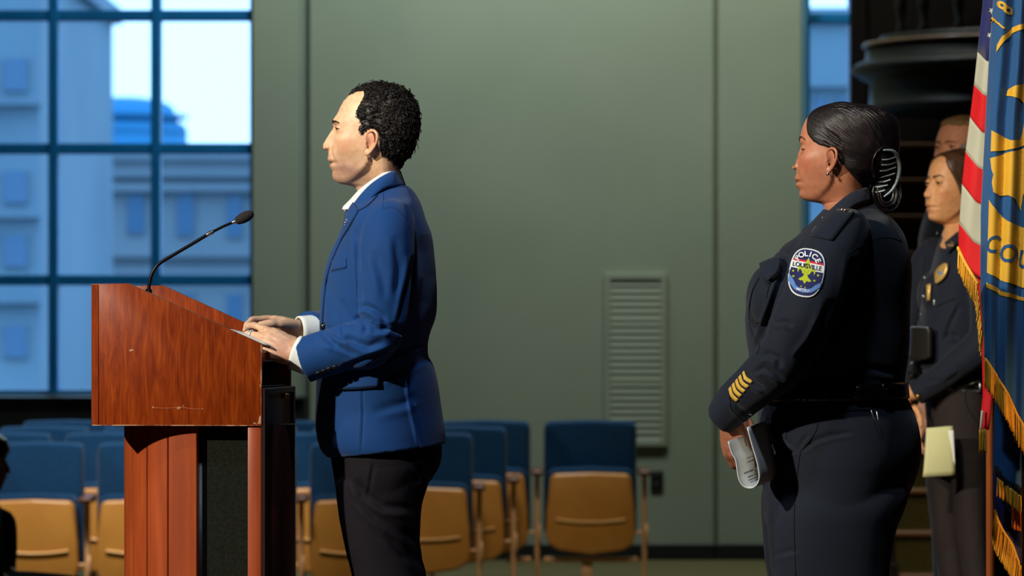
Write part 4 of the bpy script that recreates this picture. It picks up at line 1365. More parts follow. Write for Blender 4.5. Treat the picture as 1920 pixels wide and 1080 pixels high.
# jacket
JR = [(352, 348, 690, 764, 0.068), (366, 356, 668, 774, 0.088), (380, 370, 656, 783, 0.118), (395, 388, 649, 791, 0.165), (415, 412, 645, 799, 0.198), (445, 440, 637, 811, 0.212), (480, 478, 620, 817, 0.213), (515, 515, 609, 820, 0.21),
      (550, 550, 604, 821, 0.203), (590, 590, 601, 818, 0.193), (627, 627, 599, 806, 0.187), (665, 662, 595, 803, 0.187), (697, 692, 593, 815, 0.192), (735, 728, 591.5, 824, 0.197), (790, 780, 590, 832, 0.20), (825, 806, 595, 835.5, 0.202), (846, 822, 603, 836.5, 0.202), (858, 832, 615, 837, 0.201)]
jr_rings = ring_body(dense(JR, 90), 96, A, pw=2.02)
low = jr_rings[-1]
inner = []
torso = loft(jr_rings + inner)
SN = [P(742, 405, 9.865), P(731, 428, 9.832), P(724, 470, 9.803), P(721, 520, 9.788), P(719, 565, 9.782), P(714, 610, 9.782), P(692, 643, 9.786), P(655, 648, 9.796), P(612, 661, 9.810), P(588, 669, 9.815), P(569, 675.5, 9.820)]
sl_n = sleeve(SN, [0.050, 0.066, 0.068, 0.064, 0.060, 0.058, 0.0575, 0.0555, 0.0545, 0.054, 0.0545], 32, 70, 0.92, side=(0.3, 0.0, 1))
SF = [P(738, 412, 10.15), P(726, 440, 10.19), P(720, 520, 10.235), P(714, 590, 10.25), P(690, 625, 10.245), P(650, 628, 10.215), P(610, 621, 10.16), P(575, 618.5, 10.106)]
sl_f = sleeve(SF, [0.048, 0.064, 0.062, 0.056, 0.052, 0.051, 0.050, 0.048], 28, 50, 0.92)
jv, jf_, je = remesh(merge(torso, sl_n, sl_f), 0.0034, 3)
jN = normals(jv, jf_)
jv = jv + jN * wob(jv, 0.0016, 26, 3)[:, None]
for poly, w, d in [([(672, 577), (684, 574), (700, 580), (716, 592), (726, 606)], 5.5, 0.008), ([(676, 590), (690, 600), (703, 618), (720, 617), (727, 610)], 6.5, 0.006), ([(662, 601), (676, 596), (684, 610), (686, 626)], 5, 0.008),
                   ([(640, 618), (660, 640), (690, 650), (722, 640)], 7, 0.008), ([(600, 622), (618, 636), (632, 648)], 6, 0.006), ([(612, 612), (640, 634), (668, 640)], 5, 0.007), ([(745, 655), (700, 668), (640, 690)], 6, 0.005),
                   ([(668, 430), (670, 480), (674, 530), (678, 572)], 4, 0.008), ([(774, 480), (768, 520), (758, 560), (748, 610)], 6, 0.008), ([(700, 470), (716, 520), (724, 560)], 9, 0.004), ([(742, 440), (748, 500), (744, 560)], 9, 0.004),
                   ([(602, 640), (640, 652), (668, 664)], 5, 0.004), ([(690, 690), (740, 664), (800, 640)], 6, 0.006), ([(706, 712), (760, 690), (806, 668)], 7, 0.005), ([(700, 770), (760, 756), (780, 740)], 9, 0.004), ([(640, 560), (650, 590), (655, 610)], 6, 0.003),
                   ([(790, 440), (800, 520), (790, 600)], 12, 0.005), ([(764, 700), (772, 760), (790, 838)], 3.5, 0.010), ([(678, 720), (680, 780), (676, 846)], 2.2, 0.0028), ([(632, 552), (640, 600), (642, 640)], 2.2, 0.0024),
                   ([(612, 520), (622, 560), (628, 600)], 9, 0.004)]:
    jv = fold(jv, jN, poly, w, d)
jv = lap(jv, je, 1)
jacket = obj('jacket', (jv, jf_), M_SUIT, man)
SJ = Surf(jv, jf_)
# collar and lapel
def mirror(vf, y0=YMAN):
    v, f = vf
    v = v.copy(); v[:, 1] = 2 * y0 - v[:, 1]
    return v, [tuple(reversed(q)) for q in f]
# jacket collar: a band round the neck, rising at the nape
cu = np.array([[753, 320, 0.0, 1], [741, 321, 0.047, 0], [723, 329, 0.067, 0], [699, 345, 0.075, 0], [679, 365, 0.075, 0], [664, 384, 0.069, 0]])
cd = np.array([[764, 349, 0.0, 1], [748, 350, 0.062, 0], [727, 354, 0.085, 0], [708, 366, 0.098, 0], [689, 385, 0.103, 0], [668, 398, 0.098, 0]])
U, Dn = spline(cu[:, :3], 26), spline(cd[:, :3], 26)
G = np.empty((51, 7, 3)); Nn = np.empty((51, 7, 3))
for i in range(51):
    k = abs(i - 25)
    sg = -1 if i <= 25 else 1
    for j in range(7):
        t = j / 6
        p = U[k] * (1 - t) + Dn[k] * t
        bulge = 0.006 * math.sin(math.pi * t)
        G[i, j] = A(p[0], p[1], sg * (p[2] + bulge))
        ctr = A(715, 352, 0)
        n_ = G[i, j] - ctr; n_[2] = 0.02; Nn[i, j] = unit(n_)
obj('collar', slab(smooth_grid(G, 2), Nn, 0.006), M_SUIT, jacket)
LA = [(664, 381), (655, 396), (640, 438), (621.5, 478), (611, 515), (605.5, 555), (603, 590), (602.5, 612)]
LB = [(672, 397), (668, 404), (657, 424), (640, 452), (622, 493), (613, 527), (608, 570), (605.5, 613)]
lap_ = ruled(SJ, LA, LB, 40, 7, 0.0045, 0.004, 1)
obj('lapel', lap_, M_SUIT, jacket)
obj('lapel', mirror(lap_), M_SUIT, jacket)
def line(surf, pts, r, m=30, off=0.0):
    q = spline(np.asarray(pts, float), m)
    return tube(on_surf(surf, q, off), r, 5, round_ends=False)
seams = merge(line(SJ, [(672, 397), (668, 404), (657, 424), (640, 452), (622, 493), (613, 527), (608, 570), (605.5, 613)], 0.0015, 40, 0.0008),
              line(SJ, [(668, 397), (688, 387), (708, 367)], 0.0014, 20, 0.001))
obj('lapel_edge', seams, M_SEAM, jacket)
obj('sleeve_seam', merge(line(SJ, [(718, 392), (732, 389), (748, 396), (765, 420), (774, 450), (776, 480)], 0.0007, 30), line(SJ, [(678, 722), (680, 780), (676, 844)], 0.0006, 24), line(SJ, [(720, 352), (719, 372), (718, 391)], 0.0006, 14)), M_SEAM, jacket)
obj('breast_pocket', ruled(SJ, [(625.5, 488.5), (650, 483.5)], [(621, 508), (650.5, 502)], 10, 6, 0.003, 0.003, 0), M_SUIT, jacket)
_tj = remesh(torso, 0.006, 2)
STJ = Surf(_tj[0], _tj[1])
pf = ruled(STJ, [(621, 691), (660, 688), (712, 687)], [(620, 729), (660, 730), (709, 726)], 22, 8, 0.0085, 0.006, 1)
obj('pocket_flap', pf, M_SUIT, jacket)
obj('flap_stitch', line(STJ, [(621, 726), (660, 727.2), (708, 723.5)], 0.0009, 30, 0.0092), M_SEAM, jacket)
for k, (x, y) in enumerate([(597, 699.5), (607, 695.5), (617, 691.5), (628, 688)]):
    c, n_ = SJ.cast(x, y, 0.0)
    a_ = unit(np.cross(n_, (0, 0, 1))); b2 = np.cross(n_, a_)
    v, f = lathe([(0.001, 0.004), (0.0045, 0.0045), (0.0062, 0.004), (0.0066, 0.0015), (0.006, -0.001)], 16)
    obj('button', (c + v[:, :1] * a_ + v[:, 1:2] * b2 + v[:, 2:] * n_, f), M_BUTTON, jacket)
c, n_ = SJ.cast(607.5, 612, 0.0)
v, f = ellipsoid(c, (0.010, 0.010, 0.010), 12, 8)
obj('button', (v, f), M_BUTTON, jacket)
pin = []
for x, y in ((654, 414), (652.5, 419), (651.5, 423.5), (655.5, 416.5)):
    c, n_ = SJ.cast(x, y, 0.006)
    pin.append(ellipsoid(c, (0.0025, 0.0025, 0.003), 10, 8))
obj('lapel_pin', merge(*pin), M_SILVER, jacket)
# shirt: collar, cuffs and the strip of chest in the V of the jacket
cu = np.array([[749.5, 316, 0.0], [737, 317.5, 0.044], [714, 329, 0.060], [691, 344.5, 0.064], [672, 360, 0.060], [657, 376, 0.050], [644, 388, 0.038]])
cd = np.array([[756, 335, 0.0], [742, 336, 0.050], [722, 344, 0.070], [702, 358, 0.076], [680, 376, 0.074], [662, 392, 0.062], [643, 394, 0.050]])
U, Dn = spline(cu, 26), spline(cd, 26)
for i in range(51):
    k = abs(i - 25); sg = -1 if i <= 25 else 1
    for j in range(7):
        t = j / 6
        p = U[k] * (1 - t) + Dn[k] * t
        G[i, j] = A(p[0], p[1], sg * (p[2] + 0.003 * math.sin(math.pi * t)))
        n_ = G[i, j] - A(712, 352, 0); n_[2] = 0.02; Nn[i, j] = unit(n_)
obj('shirt_collar', slab(smooth_grid(G, 1), Nn, 0.004), M_SHIRT, man)
sv, sf, _ = remesh(loft(ring_body(dense([(372, 360, 676, 752, 0.055), (385, 375, 664, 770, 0.09), (400, 395, 656, 780, 0.13), (450, 450, 642, 795, 0.15), (520, 520, 616, 800, 0.15), (600, 600, 606, 790, 0.15)], 20), 40, A)), 0.006, 1)
obj('shirt', (sv, sf), M_SHIRT, man)
def cuff(path, r0, r1, name, m, par, side=(0.3, 0, 1), flat=0.92, thick=0.004):
    path = np.asarray(path, float)
    v, f = tube(path, [r0, r1], 32, 6, round_ends=False, side=side, flat=flat)
    v2, f2 = tube(path, [r0 - thick, r1 - thick], 32, 6, round_ends=False, side=side, flat=flat)
    n = 32 * 6
    f = [q for q in f if max(q) < n]; f2 = [tuple(reversed(q)) for q in f2 if max(q) < n]
    vv, ff = merge((v[:n], f), (v2[:n], f2))
    for i in range(32):
        j = (i + 1) % 32
        ff.append((i, n + i, n + j, j)); a0, a1 = 32 * 5 + i, 32 * 5 + j
        ff.append((a0, a1, n + a1, n + a0))
    return obj(name, (vv, ff), m, par)
cuff([P(582, 671, 9.812), P(553.5, 661, 9.821)], 0.042, 0.0405, 'shirt_cuff', M_SHIRT, man)
cuff([P(597, 618.5, 10.112), P(560, 620.5, 10.09)], 0.037, 0.035, 'shirt_cuff', M_SHIRT, man)
# trousers and shoes
hip = ring_body(dense([(800, 790, 622, 812, 0.165), (850, 830, 619, 826, 0.175), (880, 868, 624, 824, 0.18), (905, 895, 629, 810, 0.178), (930, 920, 633, 796, 0.172), (955, 950, 637, 789, 0.166)], 24), 56, A)
def leg(side_d, rows):
    return loft(ring_body(dense([(a, a, f_, b_, w, side_d) for a, f_, b_, w in rows], 50), 40, A, pw=2.1))
rows_l = [(900, 632, 806, 0.088), (940, 636, 792, 0.088), (976, 640, 788, 0.087), (1028, 650, 787, 0.084), (1078, 662, 799, 0.082), (1150, 672, 806, 0.078), (1230, 680, 806, 0.072), (1320, 690, 806, 0.066), (1420, 700, 806, 0.062), (1520, 700, 806, 0.060), (1562, 696, 806, 0.060)]
tv, tf_, te = remesh(merge(loft(hip), leg(-0.085, rows_l), leg(0.085, rows_l)), 0.0045, 3)
tN = normals(tv, tf_)
tv = tv + tN * wob(tv, 0.0016, 20, 5)[:, None]
for poly, w, d in [([(668, 930), (700, 965), (740, 990), (790, 1020)], 8, 0.006), ([(664, 900), (680, 926), (720, 950), (780, 955)], 8, 0.007), ([(780, 870), (800, 905), (790, 918)], 5, 0.006),
                   ([(720, 1000), (760, 1040), (800, 1060)], 9, 0.005), ([(700, 868), (690, 930)], 3, 0.004)]:
    tv = fold(tv, tN, poly, w, d)
obj('trousers', (lap(tv, te, 1), tf_), M_TROU, man)
def shoe(x_heel, length, y, z0, m, par, dirx=-1.0, ydir=0.0):
    rows = []
    for u, h, w in [(0.0, 0.045, 0.025), (0.05, 0.075, 0.034), (0.25, 0.085, 0.036), (0.45, 0.066, 0.037), (0.65, 0.048, 0.046), (0.85, 0.036, 0.042), (0.97, 0.024, 0.026), (1.0, 0.015, 0.012)]:
        a = np.linspace(0, 2 * math.pi, 24, endpoint=False)
        x = x_heel + dirx * u * length
        yy = y + ydir * u * length
        rows.append(np.stack([np.full(24, x), yy + w * np.cos(a), z0 + h / 2 + h / 2 * np.sign(np.sin(a)) * np.abs(np.sin(a)) ** 0.7], 1))
    return obj('shoe', loft(rows), m, par)
for dy in (-0.085, 0.085):
    shoe(A(800, 0)[0], 0.29, YMAN + dy, 0.2, M_SHOE, man)
# papers under his hands on the lectern
M_PAPER = noise_mat('white_paper', rgb(226, 226, 222), rgb(234, 234, 230), 3, rough=0.8)
g = np.empty((8, 8, 3)); gn = np.empty((8, 8, 3))
for i in range(8):
    for j in range(8):
        u, w = i / 7, j / 7
        a0, a1 = P(424, 616.5, 9.78), P(506, 648, 9.79)
        b0, b1 = P(432, 617, 10.0), P(512, 640, 10.0)
        g[i, j] = (a0 * (1 - u) + a1 * u) * (1 - w) + (b0 * (1 - u) + b1 * u) * w + np.array((0, 0, 0.003 * math.sin(u * 3.1)))
        gn[i, j] = (0.3, 0, 0.95)
o = obj('speech_papers', slab(g, gn, 0.004), M_PAPER)
set_origin(o, g.reshape(-1, 3).mean(0))
tag(o, 'white speech papers lying under the hands of the man at the lectern', 'paper')
# ------------------------------------------------------------------ police officers
import copy
FEMALE = copy.deepcopy(MALE)
FEMALE.update(
    base=prof_px([(162, 706), (163, 697), (165, 685), (169, 671), (174, 660), (180, 651), (188, 643), (200, 636.5), (213, 632.5), (223, 631), (232, 629.5), (238, 629.5), (250, 628), (262, 625.5),
                  (273, 623), (284, 621), (292, 620), (300, 620), (306, 621), (312, 621.5), (320, 624), (326, 624), (332, 625), (337, 628), (341, 634), (344, 644), (346, 655), (348, 664), (353, 669), (358, 671), (372, 674), (400, 678)], MCX, MCY),
    true=prof_px([(213, 632.5), (222, 630.4), (231, 629), (237, 630), (243, 628), (250, 624.5), (257, 623), (264, 620), (270, 617.8), (274, 617.4), (278, 618), (281, 619.2), (284, 620), (290, 619.3), (295, 616.5), (299, 614.8), (302, 616),
                  (304, 619.5), (306, 618.5), (310, 616.2), (314, 618), (318, 622), (322, 624), (328, 622.5), (333, 623.5), (338, 628), (343, 641)], MCX, MCY),
    half=[((MCY - py) * PXM, w) for py, w in [(162, 0.006), (163.5, 0.02), (167, 0.038), (172, 0.051), (179, 0.061), (192, 0.069), (210, 0.0725), (235, 0.073), (262, 0.072), (280, 0.069), (300, 0.063), (318, 0.055), (332, 0.046), (341, 0.040),
          (346, 0.041), (349, 0.044), (353, 0.048), (372, 0.051), (400, 0.06)]],
    brow=0.001, nose_w=0.0058, tip_w=0.0115, ala=0.0088, cheek=0.004, hollow=0.002, ear=0.94, ala_px=623, lids=(11, -11), fold=0.45, jawcut=0.13, jawedge=0.015, gape=0.0035)

M_NAVY = noise_mat('navy_uniform_cloth', rgb(17, 23, 37), rgb(22, 29, 44), 4, rough=0.8, bump=0.12, bump_scale=800, spec=0.25, sheen=0.1)
M_NAVYT = noise_mat('navy_trouser_cloth', rgb(19, 25, 39), rgb(25, 31, 46), 4, rough=0.8, bump=0.12, bump_scale=800, spec=0.25, sheen=0.1)
M_BROWNT = noise_mat('charcoal_trouser_cloth', rgb(40, 33, 33), rgb(48, 40, 39), 4, rough=0.85, bump=0.1, bump_scale=800, spec=0.2)
M_NSEAM = new_mat('black_stitching', rgb(8, 9, 12), 0.9)
M_LEATHER = new_mat('black_belt_leather', rgb(10, 10, 11), 0.28)
M_GOLDT = noise_mat('gold_thread', rgb(216, 166, 52), rgb(232, 188, 78), 200, rough=0.6, bump=0.4, bump_scale=900)
M_HAIRB = noise_mat('black_hair', rgb(18, 13, 16), rgb(36, 27, 31), 30, (1, 1, 1), rough=0.33, spec=0.8)
M_HAIRBC = noise_mat('black_hair_mass', rgb(10, 7, 9), rgb(18, 13, 16), 30, rough=0.6, spec=0.3)
M_HAIRBR = noise_mat('brown_hair', rgb(58, 36, 22), rgb(80, 52, 32), 40, rough=0.45)
M_HAIRS = noise_mat('sandy_hair', rgb(110, 84, 58), rgb(140, 110, 78), 60, rough=0.6)
M_HAIRG = noise_mat('grey_hair', rgb(120, 116, 110), rgb(150, 146, 138), 60, rough=0.6)
M_CLIP = noise_mat('grey_blue_plastic', rgb(150, 166, 176), rgb(162, 178, 188), 10, rough=0.25, spec=0.6)
M_PWHITE = new_mat('patch_white', rgb(232, 234, 236), 0.8)
M_PNAVY = new_mat('patch_navy', rgb(16, 22, 84), 0.8)
M_PRED = new_mat('patch_red', rgb(206, 22, 44), 0.8)
M_PBLUE = new_mat('patch_blue', rgb(92, 132, 196), 0.8)
M_PGOLD = new_mat('patch_yellow_green', rgb(178, 190, 22), 0.8)
M_PDARK = new_mat('patch_black', rgb(14, 14, 20), 0.8)

def shell_hair(par, D, R, O, poly, thick, mat, k=1.0, soft=7.0, zb=-0.13, name='hair', rip=0.0):
    v, f, N, q, sd, m = hair_cap(D, None, poly, thick, zb, soft=soft)
    if rip:
        v = v + N * (m * rip * np.sin(v[:, 1] * 520 + 30 * v[:, 0] + 60 * v[:, 2]))[:, None]
    w = to_world(v * k, R, O)
    return obj(name, (w, f), mat, par), w, f, q, sd, m

def smooth_pts(p, it):
    for _ in range(it):
        q = p.copy(); q[1:-1] = 0.5 * p[1:-1] + 0.25 * (p[:-2] + p[2:]); p = q
    return p

def strands(w, f, starts, goal, n_seg, r, step, jit=0.15, dipt=0.0, lift=0.0006):
    """combed strands that run over a hair shell towards a goal point"""
    t = BVHTree.FromPolygons(w.tolist(), f)
    out = []
    for s in starts:
        p = Vector(s)
        pts = []
        j = Vector(RNG.normal(size=3) * jit)
        for i in range(n_seg):
            h, n, _, _ = t.find_nearest(p)
            pts.append(np.array(h + n * lift))
            d = Vector(goal) - h
            L = d.length
            if L < step * 1.2:
                break
            d = d.normalized() + j * 0.3
            d = (d - n * d.dot(n)).normalized()
            p = h + d * step
        if len(pts) > 3:
            out.append(tuft(np.array(pts), r * RNG.uniform(0.6, 1.3)))
    return merge(*out)

def fleur():
    """fleur-de-lis in a unit box, y up: list of polygons"""
    mid = [(0, 1.0), (0.10, 0.80), (0.21, 0.55), (0.23, 0.38), (0.17, 0.18), (0.10, 0.0), (-0.10, 0.0), (-0.17, 0.18), (-0.23, 0.38), (-0.21, 0.55), (-0.10, 0.80)]
    side = [(0.13, 0.02), (0.19, 0.16), (0.30, 0.32), (0.46, 0.37), (0.62, 0.31), (0.71, 0.16), (0.68, 0.0), (0.60, -0.10), (0.61, 0.04), (0.54, 0.14), (0.44, 0.15), (0.36, 0.06), (0.30, -0.06), (0.24, -0.12), (0.13, -0.10)]
    low = [(-0.12, -0.10), (0.12, -0.10), (0.20, -0.30), (0.52, -0.52), (0.34, -0.60), (0.16, -0.56), (0.0, -0.78), (-0.16, -0.56), (-0.34, -0.60), (-0.52, -0.52), (-0.20, -0.30)]
    band = [(-0.28, -0.115), (0.28, -0.115), (0.28, -0.01), (-0.28, -0.01)]
    return [mid, side, [(-x, y) for x, y in side][::-1], low, band]

def star(cx, cy, r, n=5, inner=0.42):
    return [(cx + (r if i % 2 == 0 else r * inner) * math.sin(math.pi * i / n), cy + (r if i % 2 == 0 else r * inner) * math.cos(math.pi * i / n)) for i in range(2 * n)]

def button_on(surf, px, py, r, mat, par, name='button', h=0.5):
    c, n_ = surf.cast(px, py, 0.0)
    a_ = unit(np.cross(n_, (0, 0.1, 1))); b2 = np.cross(n_, a_)
    v, f = lathe([(r * 0.1, r * h), (r * 0.6, r * h * 0.95), (r * 0.95, r * h * 0.5), (r, 0), (r * 0.9, -r * 0.3)], 14)
    return obj(name, (c + v[:, :1] * a_ + v[:, 1:2] * b2 + v[:, 2:] * n_, f), mat, par)

def plate_on(surf, polys, off, thick, mat, par, name, maxlen=6.0, label=None):
    """a flat raised piece given as pixel polygons"""
    v, f = poly_mesh(polys, maxlen)
    top = on_surf(surf, v[:, :2], off)
    o = obj(name, (top, f), mat, par, label=label)
    md = o.modifiers.new('thickness', 'SOLIDIFY')
    md.thickness = thick
    md.offset = -1
    return o

def rrect(cx, cy, hw, hh, r, n=8, flat_bottom=False):
    out = []
    for sx, sy, a0 in ((1, 1, 0), (-1, 1, 90), (-1, -1, 180), (1, -1, 270)):
        for t in np.linspace(0, 90, n):
            a = math.radians(a0 + t)
            out.append((cx + sx * (hw - r) + r * math.cos(a), cy + sy * (hh - r) + r * math.sin(a)))
    return out

# ================================================================== the woman officer near the camera
YW1 = 9.9
B = plane(YW1)
KW = 0.98
w1 = thing('person', 'woman in black police uniform with sleek bun and hair claw holding folded papers', 'person', B(1560, 1590))
OW = B(1576, 294)
RW = rot(180 - 13, 3)
D1 = copy.deepcopy(FEMALE)
D1['lids'] = (2, -4); D1['droop'] = 12; D1['eye_in'] = 6; D1['k'] = KW; D1['ear'] = 0.98
hd = head_shape(D1)
head1 = (to_world(hd[0] * KW, RW, OW), hd[1])
core1 = loft(ring_body(dense([(385, 378, 1545, 1628, 0.058), (410, 402, 1542, 1650, 0.09), (440, 435, 1520, 1670, 0.14), (520, 520, 1450, 1685, 0.15), (620, 620, 1440, 1685, 0.15), (740, 740, 1450, 1680, 0.15), (880, 880, 1460, 1690, 0.15), (960, 960, 1470, 1650, 0.13)], 30), 40, B))
ANP = [P(1588, 448, 9.72), P(1545, 520, 9.665), P(1500, 610, 9.63), P(1478, 662, 9.63), P(1425, 712, 9.68), P(1372, 765, 9.755), P(1362, 788, 9.77)]
AFP = [P(1588, 448, 10.08), P(1540, 520, 10.14), P(1490, 610, 10.16), P(1468, 660, 10.15), P(1425, 715, 10.05), P(1385, 765, 9.93), P(1378, 790, 9.90)]
h1n, j1n, t1n = hand(P(1366, 786, 9.775), (0.20, 0.10, -0.96), (-0.62, -0.72, -0.12), left=True, k=0.88, curls=[(30, 40, 25), (34, 44, 28), (38, 46, 30), (42, 46, 30)], spread=2, thumb_dir=(0.8, 0.35, -0.5))
h1f, j1f, t1f = hand(P(1384, 786, 9.90), (0.24, -0.28, -0.93), (-0.50, 0.80, -0.2), left=False, k=0.88, curls=[(34, 44, 25)] * 4, spread=2, thumb_dir=(0.8, 0.35, -0.5))
b1v, b1f, b1e = remesh_fine(merge(head1, core1, tube(ANP, [0.05, 0.046, 0.042, 0.042, 0.036, 0.027, 0.024], 16, 40), tube(AFP, [0.05, 0.046, 0.042, 0.042, 0.036, 0.027, 0.024], 16, 40), *h1n, *h1f), 0.0022, 2, B(0, 392)[2], OW)
def hpw(R, O, k=1.0):
    return lambda px, py, y=0.0: np.asarray(O) + R @ (np.array(((MCX - px) * PXM, y, (MCY - py) * PXM)) * k)
def face_spots(h, lipc, flush, deep, stubble=None, lip_s=0.85):  # deep paints shade into ear hollows, nostrils and mouth line
    sp = []
    for sg in (1, -1):
        sp += [(h(648, 272, sg * 0.05), (0.024, 0.03, 0.02), flush, 0.45), (h(705, 262, sg * 0.088), (0.014, 0.012, 0.024), flush, 0.4), (h(692, 268, sg * 0.076), (0.007, 0.007, 0.012), deep, 0.6),
               (h(618, 280.5, sg * 0.007), (0.005, 0.004, 0.003), deep, 0.8), (h(636, 250, sg * 0.036), (0.012, 0.018, 0.004), deep, 0.2)]
    for py in (300, 311):
        sp.append((h(617, py), (0.010, 0.018, 0.0036), lipc, lip_s))
    sp.append((h(619, 305, 0), (0.008, 0.017, 0.0015), deep, 0.85))
    if stubble:
        for sg in (1, -1):
            sp += [(h(645, 320, sg * 0.045), (0.03, 0.035, 0.02), stubble, 0.5)]
        sp += [(h(627, 330), (0.02, 0.03, 0.012), stubble, 0.4)]
    return sp
h_ = hpw(RW, OW, KW)
sp = face_spots(h_, rgb(150, 62, 58), rgb(170, 92, 68), rgb(66, 30, 22))
for j in j1n + j1f:
    sp += [(j[2], (0.008,) * 3, rgb(150, 84, 64), 0.5), (j[4], (0.008,) * 3, rgb(178, 110, 88), 0.5)]
body1 = obj('body', (b1v, b1f), attr_mat('brown_skin', 0.42, 0.08, 700, 0.5, 0.05), w1, colors=paint(b1v, rgb(170, 112, 86), sp))
bv1 = BVHTree.FromPolygons(b1v.tolist(), b1f)
face_bits(w1, 'w', bv1, RW, OW, M_IRIS, M_BROW, [(630, 229), (628.5, 224), (632, 220), (640, 220), (650, 226)], brow_r=(0.0008, 0.0016, 0.0017, 0.0012, 0.0005), lash=0.0013, D=D1)
for sg, px_, py_, r_ in ((1, 689, 296, 0.0042), (-1, 689, 296, 0.0042)):
    c = h_(px_, py_, sg * 0.083)
    obj('earring', ellipsoid(c, (r_, r_, r_), 14, 10), M_SILVER, w1, label='small silver stud earring')
obj('nose_stud', ellipsoid(h_(618.5, 275, 0.0145), (0.0018,) * 3, 10, 8), M_GOLD, w1)
# hair drawn back to the claw
HPW = [(655, 176), (649, 190), (648, 205), (650, 218), (660, 232), (673, 241), (688, 246), (697, 250), (706, 258), (713, 272), (722, 288), (736, 306), (752, 322), (775, 320), (800, 280), (805, 200), (780, 160), (700, 145), (660, 160)]
def th_w(px, py, y):
    side = 1 - 0.72 * np.clip(np.abs(y) / 0.07, 0, 1) ** 1.5
    t = 0.0045 + 0.050 * sstep(px, 690, 772) * sstep(py, 162, 215) * side + 0.004 * sstep(px, 660, 720) * sstep(py, 165, 190)
    return t * np.where(py > 285, np.clip((330 - py) / 45, 0.3, 1), 1)
hair1, hw_, hf1, hq1, hs1, hm1 = shell_hair(w1, D1, RW, OW, HPW, th_w, M_HAIRBC, KW, soft=4.0, rip=0.0003)
goal = B(1660, 312, -0.03)
cand = np.where((hs1 > 0.2) & (hq1[:, 0] < 745))[0]
st = [hw_[i] for i in RNG.choice(cand, 1500)]
sv_, sf_ = strands(hw_, hf1, st, goal, 18, 0.0014, 0.008, 0.12, lift=0.0004)
obj('combed_strands', (sv_, sf_), M_HAIRB, hair1)
# the bun, its loose end and the claw holding it
bun = [ellipsoid(B(1660, 318, 0), (0.036, 0.055, 0.058), 28, 18), ellipsoid(B(1652, 352, 0), (0.026, 0.044, 0.036), 24, 14)]
bnv, bnf, bne = remesh(merge(*bun), 0.003, 3)
obj('bun', (bnv, bnf), M_HAIRBC, hair1)
HS = Surf(*merge((hw_, hf1), (bnv, bnf)))
loops = []
for k in range(330):
    u = RNG.uniform(-1, 1); r_ = RNG.uniform(0.35, 1.0)
    d0 = u * 0.040
    cx0, cy0 = 1660, 368
    pts = [B(cx0 - 22 * r_ + RNG.uniform(-2, 2), 338, d0), B(cx0 - 27 * r_, 362, d0 - 0.004), B(cx0 - 20 * r_, 386 * r_ + cy0 * (1 - r_), d0 - 0.006), B(cx0 - 2, cy0 + 32 * r_, d0 - 0.006), B(cx0 + 20 * r_, cy0 + 22 * r_, d0 - 0.002), B(cx0 + 29 * r_, cy0 - 4, d0), B(cx0 + 24 * r_, cy0 - 26, d0)]
    loops.append(tuft(spline(pts, 16), RNG.uniform(0.0009, 0.0018)))
for k in range(200):
    th0 = RNG.uniform(0, 6.28); rr_ = RNG.uniform(0.8, 1.0)
    pts = [HS.cast(1661 + 27 * rr_ * math.cos(a), 318 + 44 * rr_ * math.sin(a), 0.001)[0] for a in np.linspace(th0, th0 + 1.5, 8)]
    loops.append(tuft(pts, RNG.uniform(0.0007, 0.0014)))
obj('hair_ends', merge(*loops), M_HAIRB, hair1)
on = lambda x, y, o_: HS.cast(x, y, o_)[0]
cl = smooth_pts(np.array([on(x, y, 0.006) for x, y in spline([(1655, 281), (1667, 281.5), (1675, 285), (1681, 303), (1682.5, 322), (1677, 343), (1668, 357), (1657, 366)], 24)]), 3)
claw = obj('hair_claw', tube(cl, np.interp(np.linspace(0, 1, 24), [0, 0.15, 0.3, 0.6, 0.85, 1], [0.002, 0.003, 0.0048, 0.006, 0.005, 0.003]), 10, 48, flat=0.7), M_CLIP, w1, label='grey blue plastic hair claw')
for (xa, ya), (xb, yb) in [((1668, 296), (1653, 299)), ((1669, 306), (1652, 308.5)), ((1669, 316), (1649, 319.5)), ((1667, 327), (1647, 330.5)), ((1660, 338), (1644, 340)), ((1655, 348), (1641, 350)), ((1650, 358), (1637, 359))]:
    pts = smooth_pts(np.array([on(xa + 8 - 8 * t + (xb - xa) * t, ya - 2 + 2 * t + (yb - ya) * t + 2 * math.sin(3.1 * t), 0.0035) for t in np.linspace(0, 1, 8)]), 2)
    obj('prong', tube(pts, [0.0020] * 6 + [0.0017, 0.0012], 8, 16), M_CLIP, claw)

# ---- shirt
SR = [(390, 379, 1547, 1636, 0.057), (402, 388, 1536, 1650, 0.079), (416, 400, 1523, 1662, 0.104), (434, 415, 1505, 1678, 0.155), (454, 440, 1483, 1694, 0.195), (475, 468, 1455, 1702, 0.207), (500, 500, 1431, 1707, 0.21), (530, 530, 1414, 1708, 0.21), (565, 565, 1403, 1707, 0.207),
      (600, 600, 1399, 1706, 0.205), (640, 640, 1402, 1705, 0.203), (680, 680, 1408, 1702, 0.203), (720, 720, 1420, 1696, 0.203), (748, 742, 1430, 1699, 0.205)]
tor1 = loft(ring_body(dense(SR, 70), 90, B, pw=2.08))
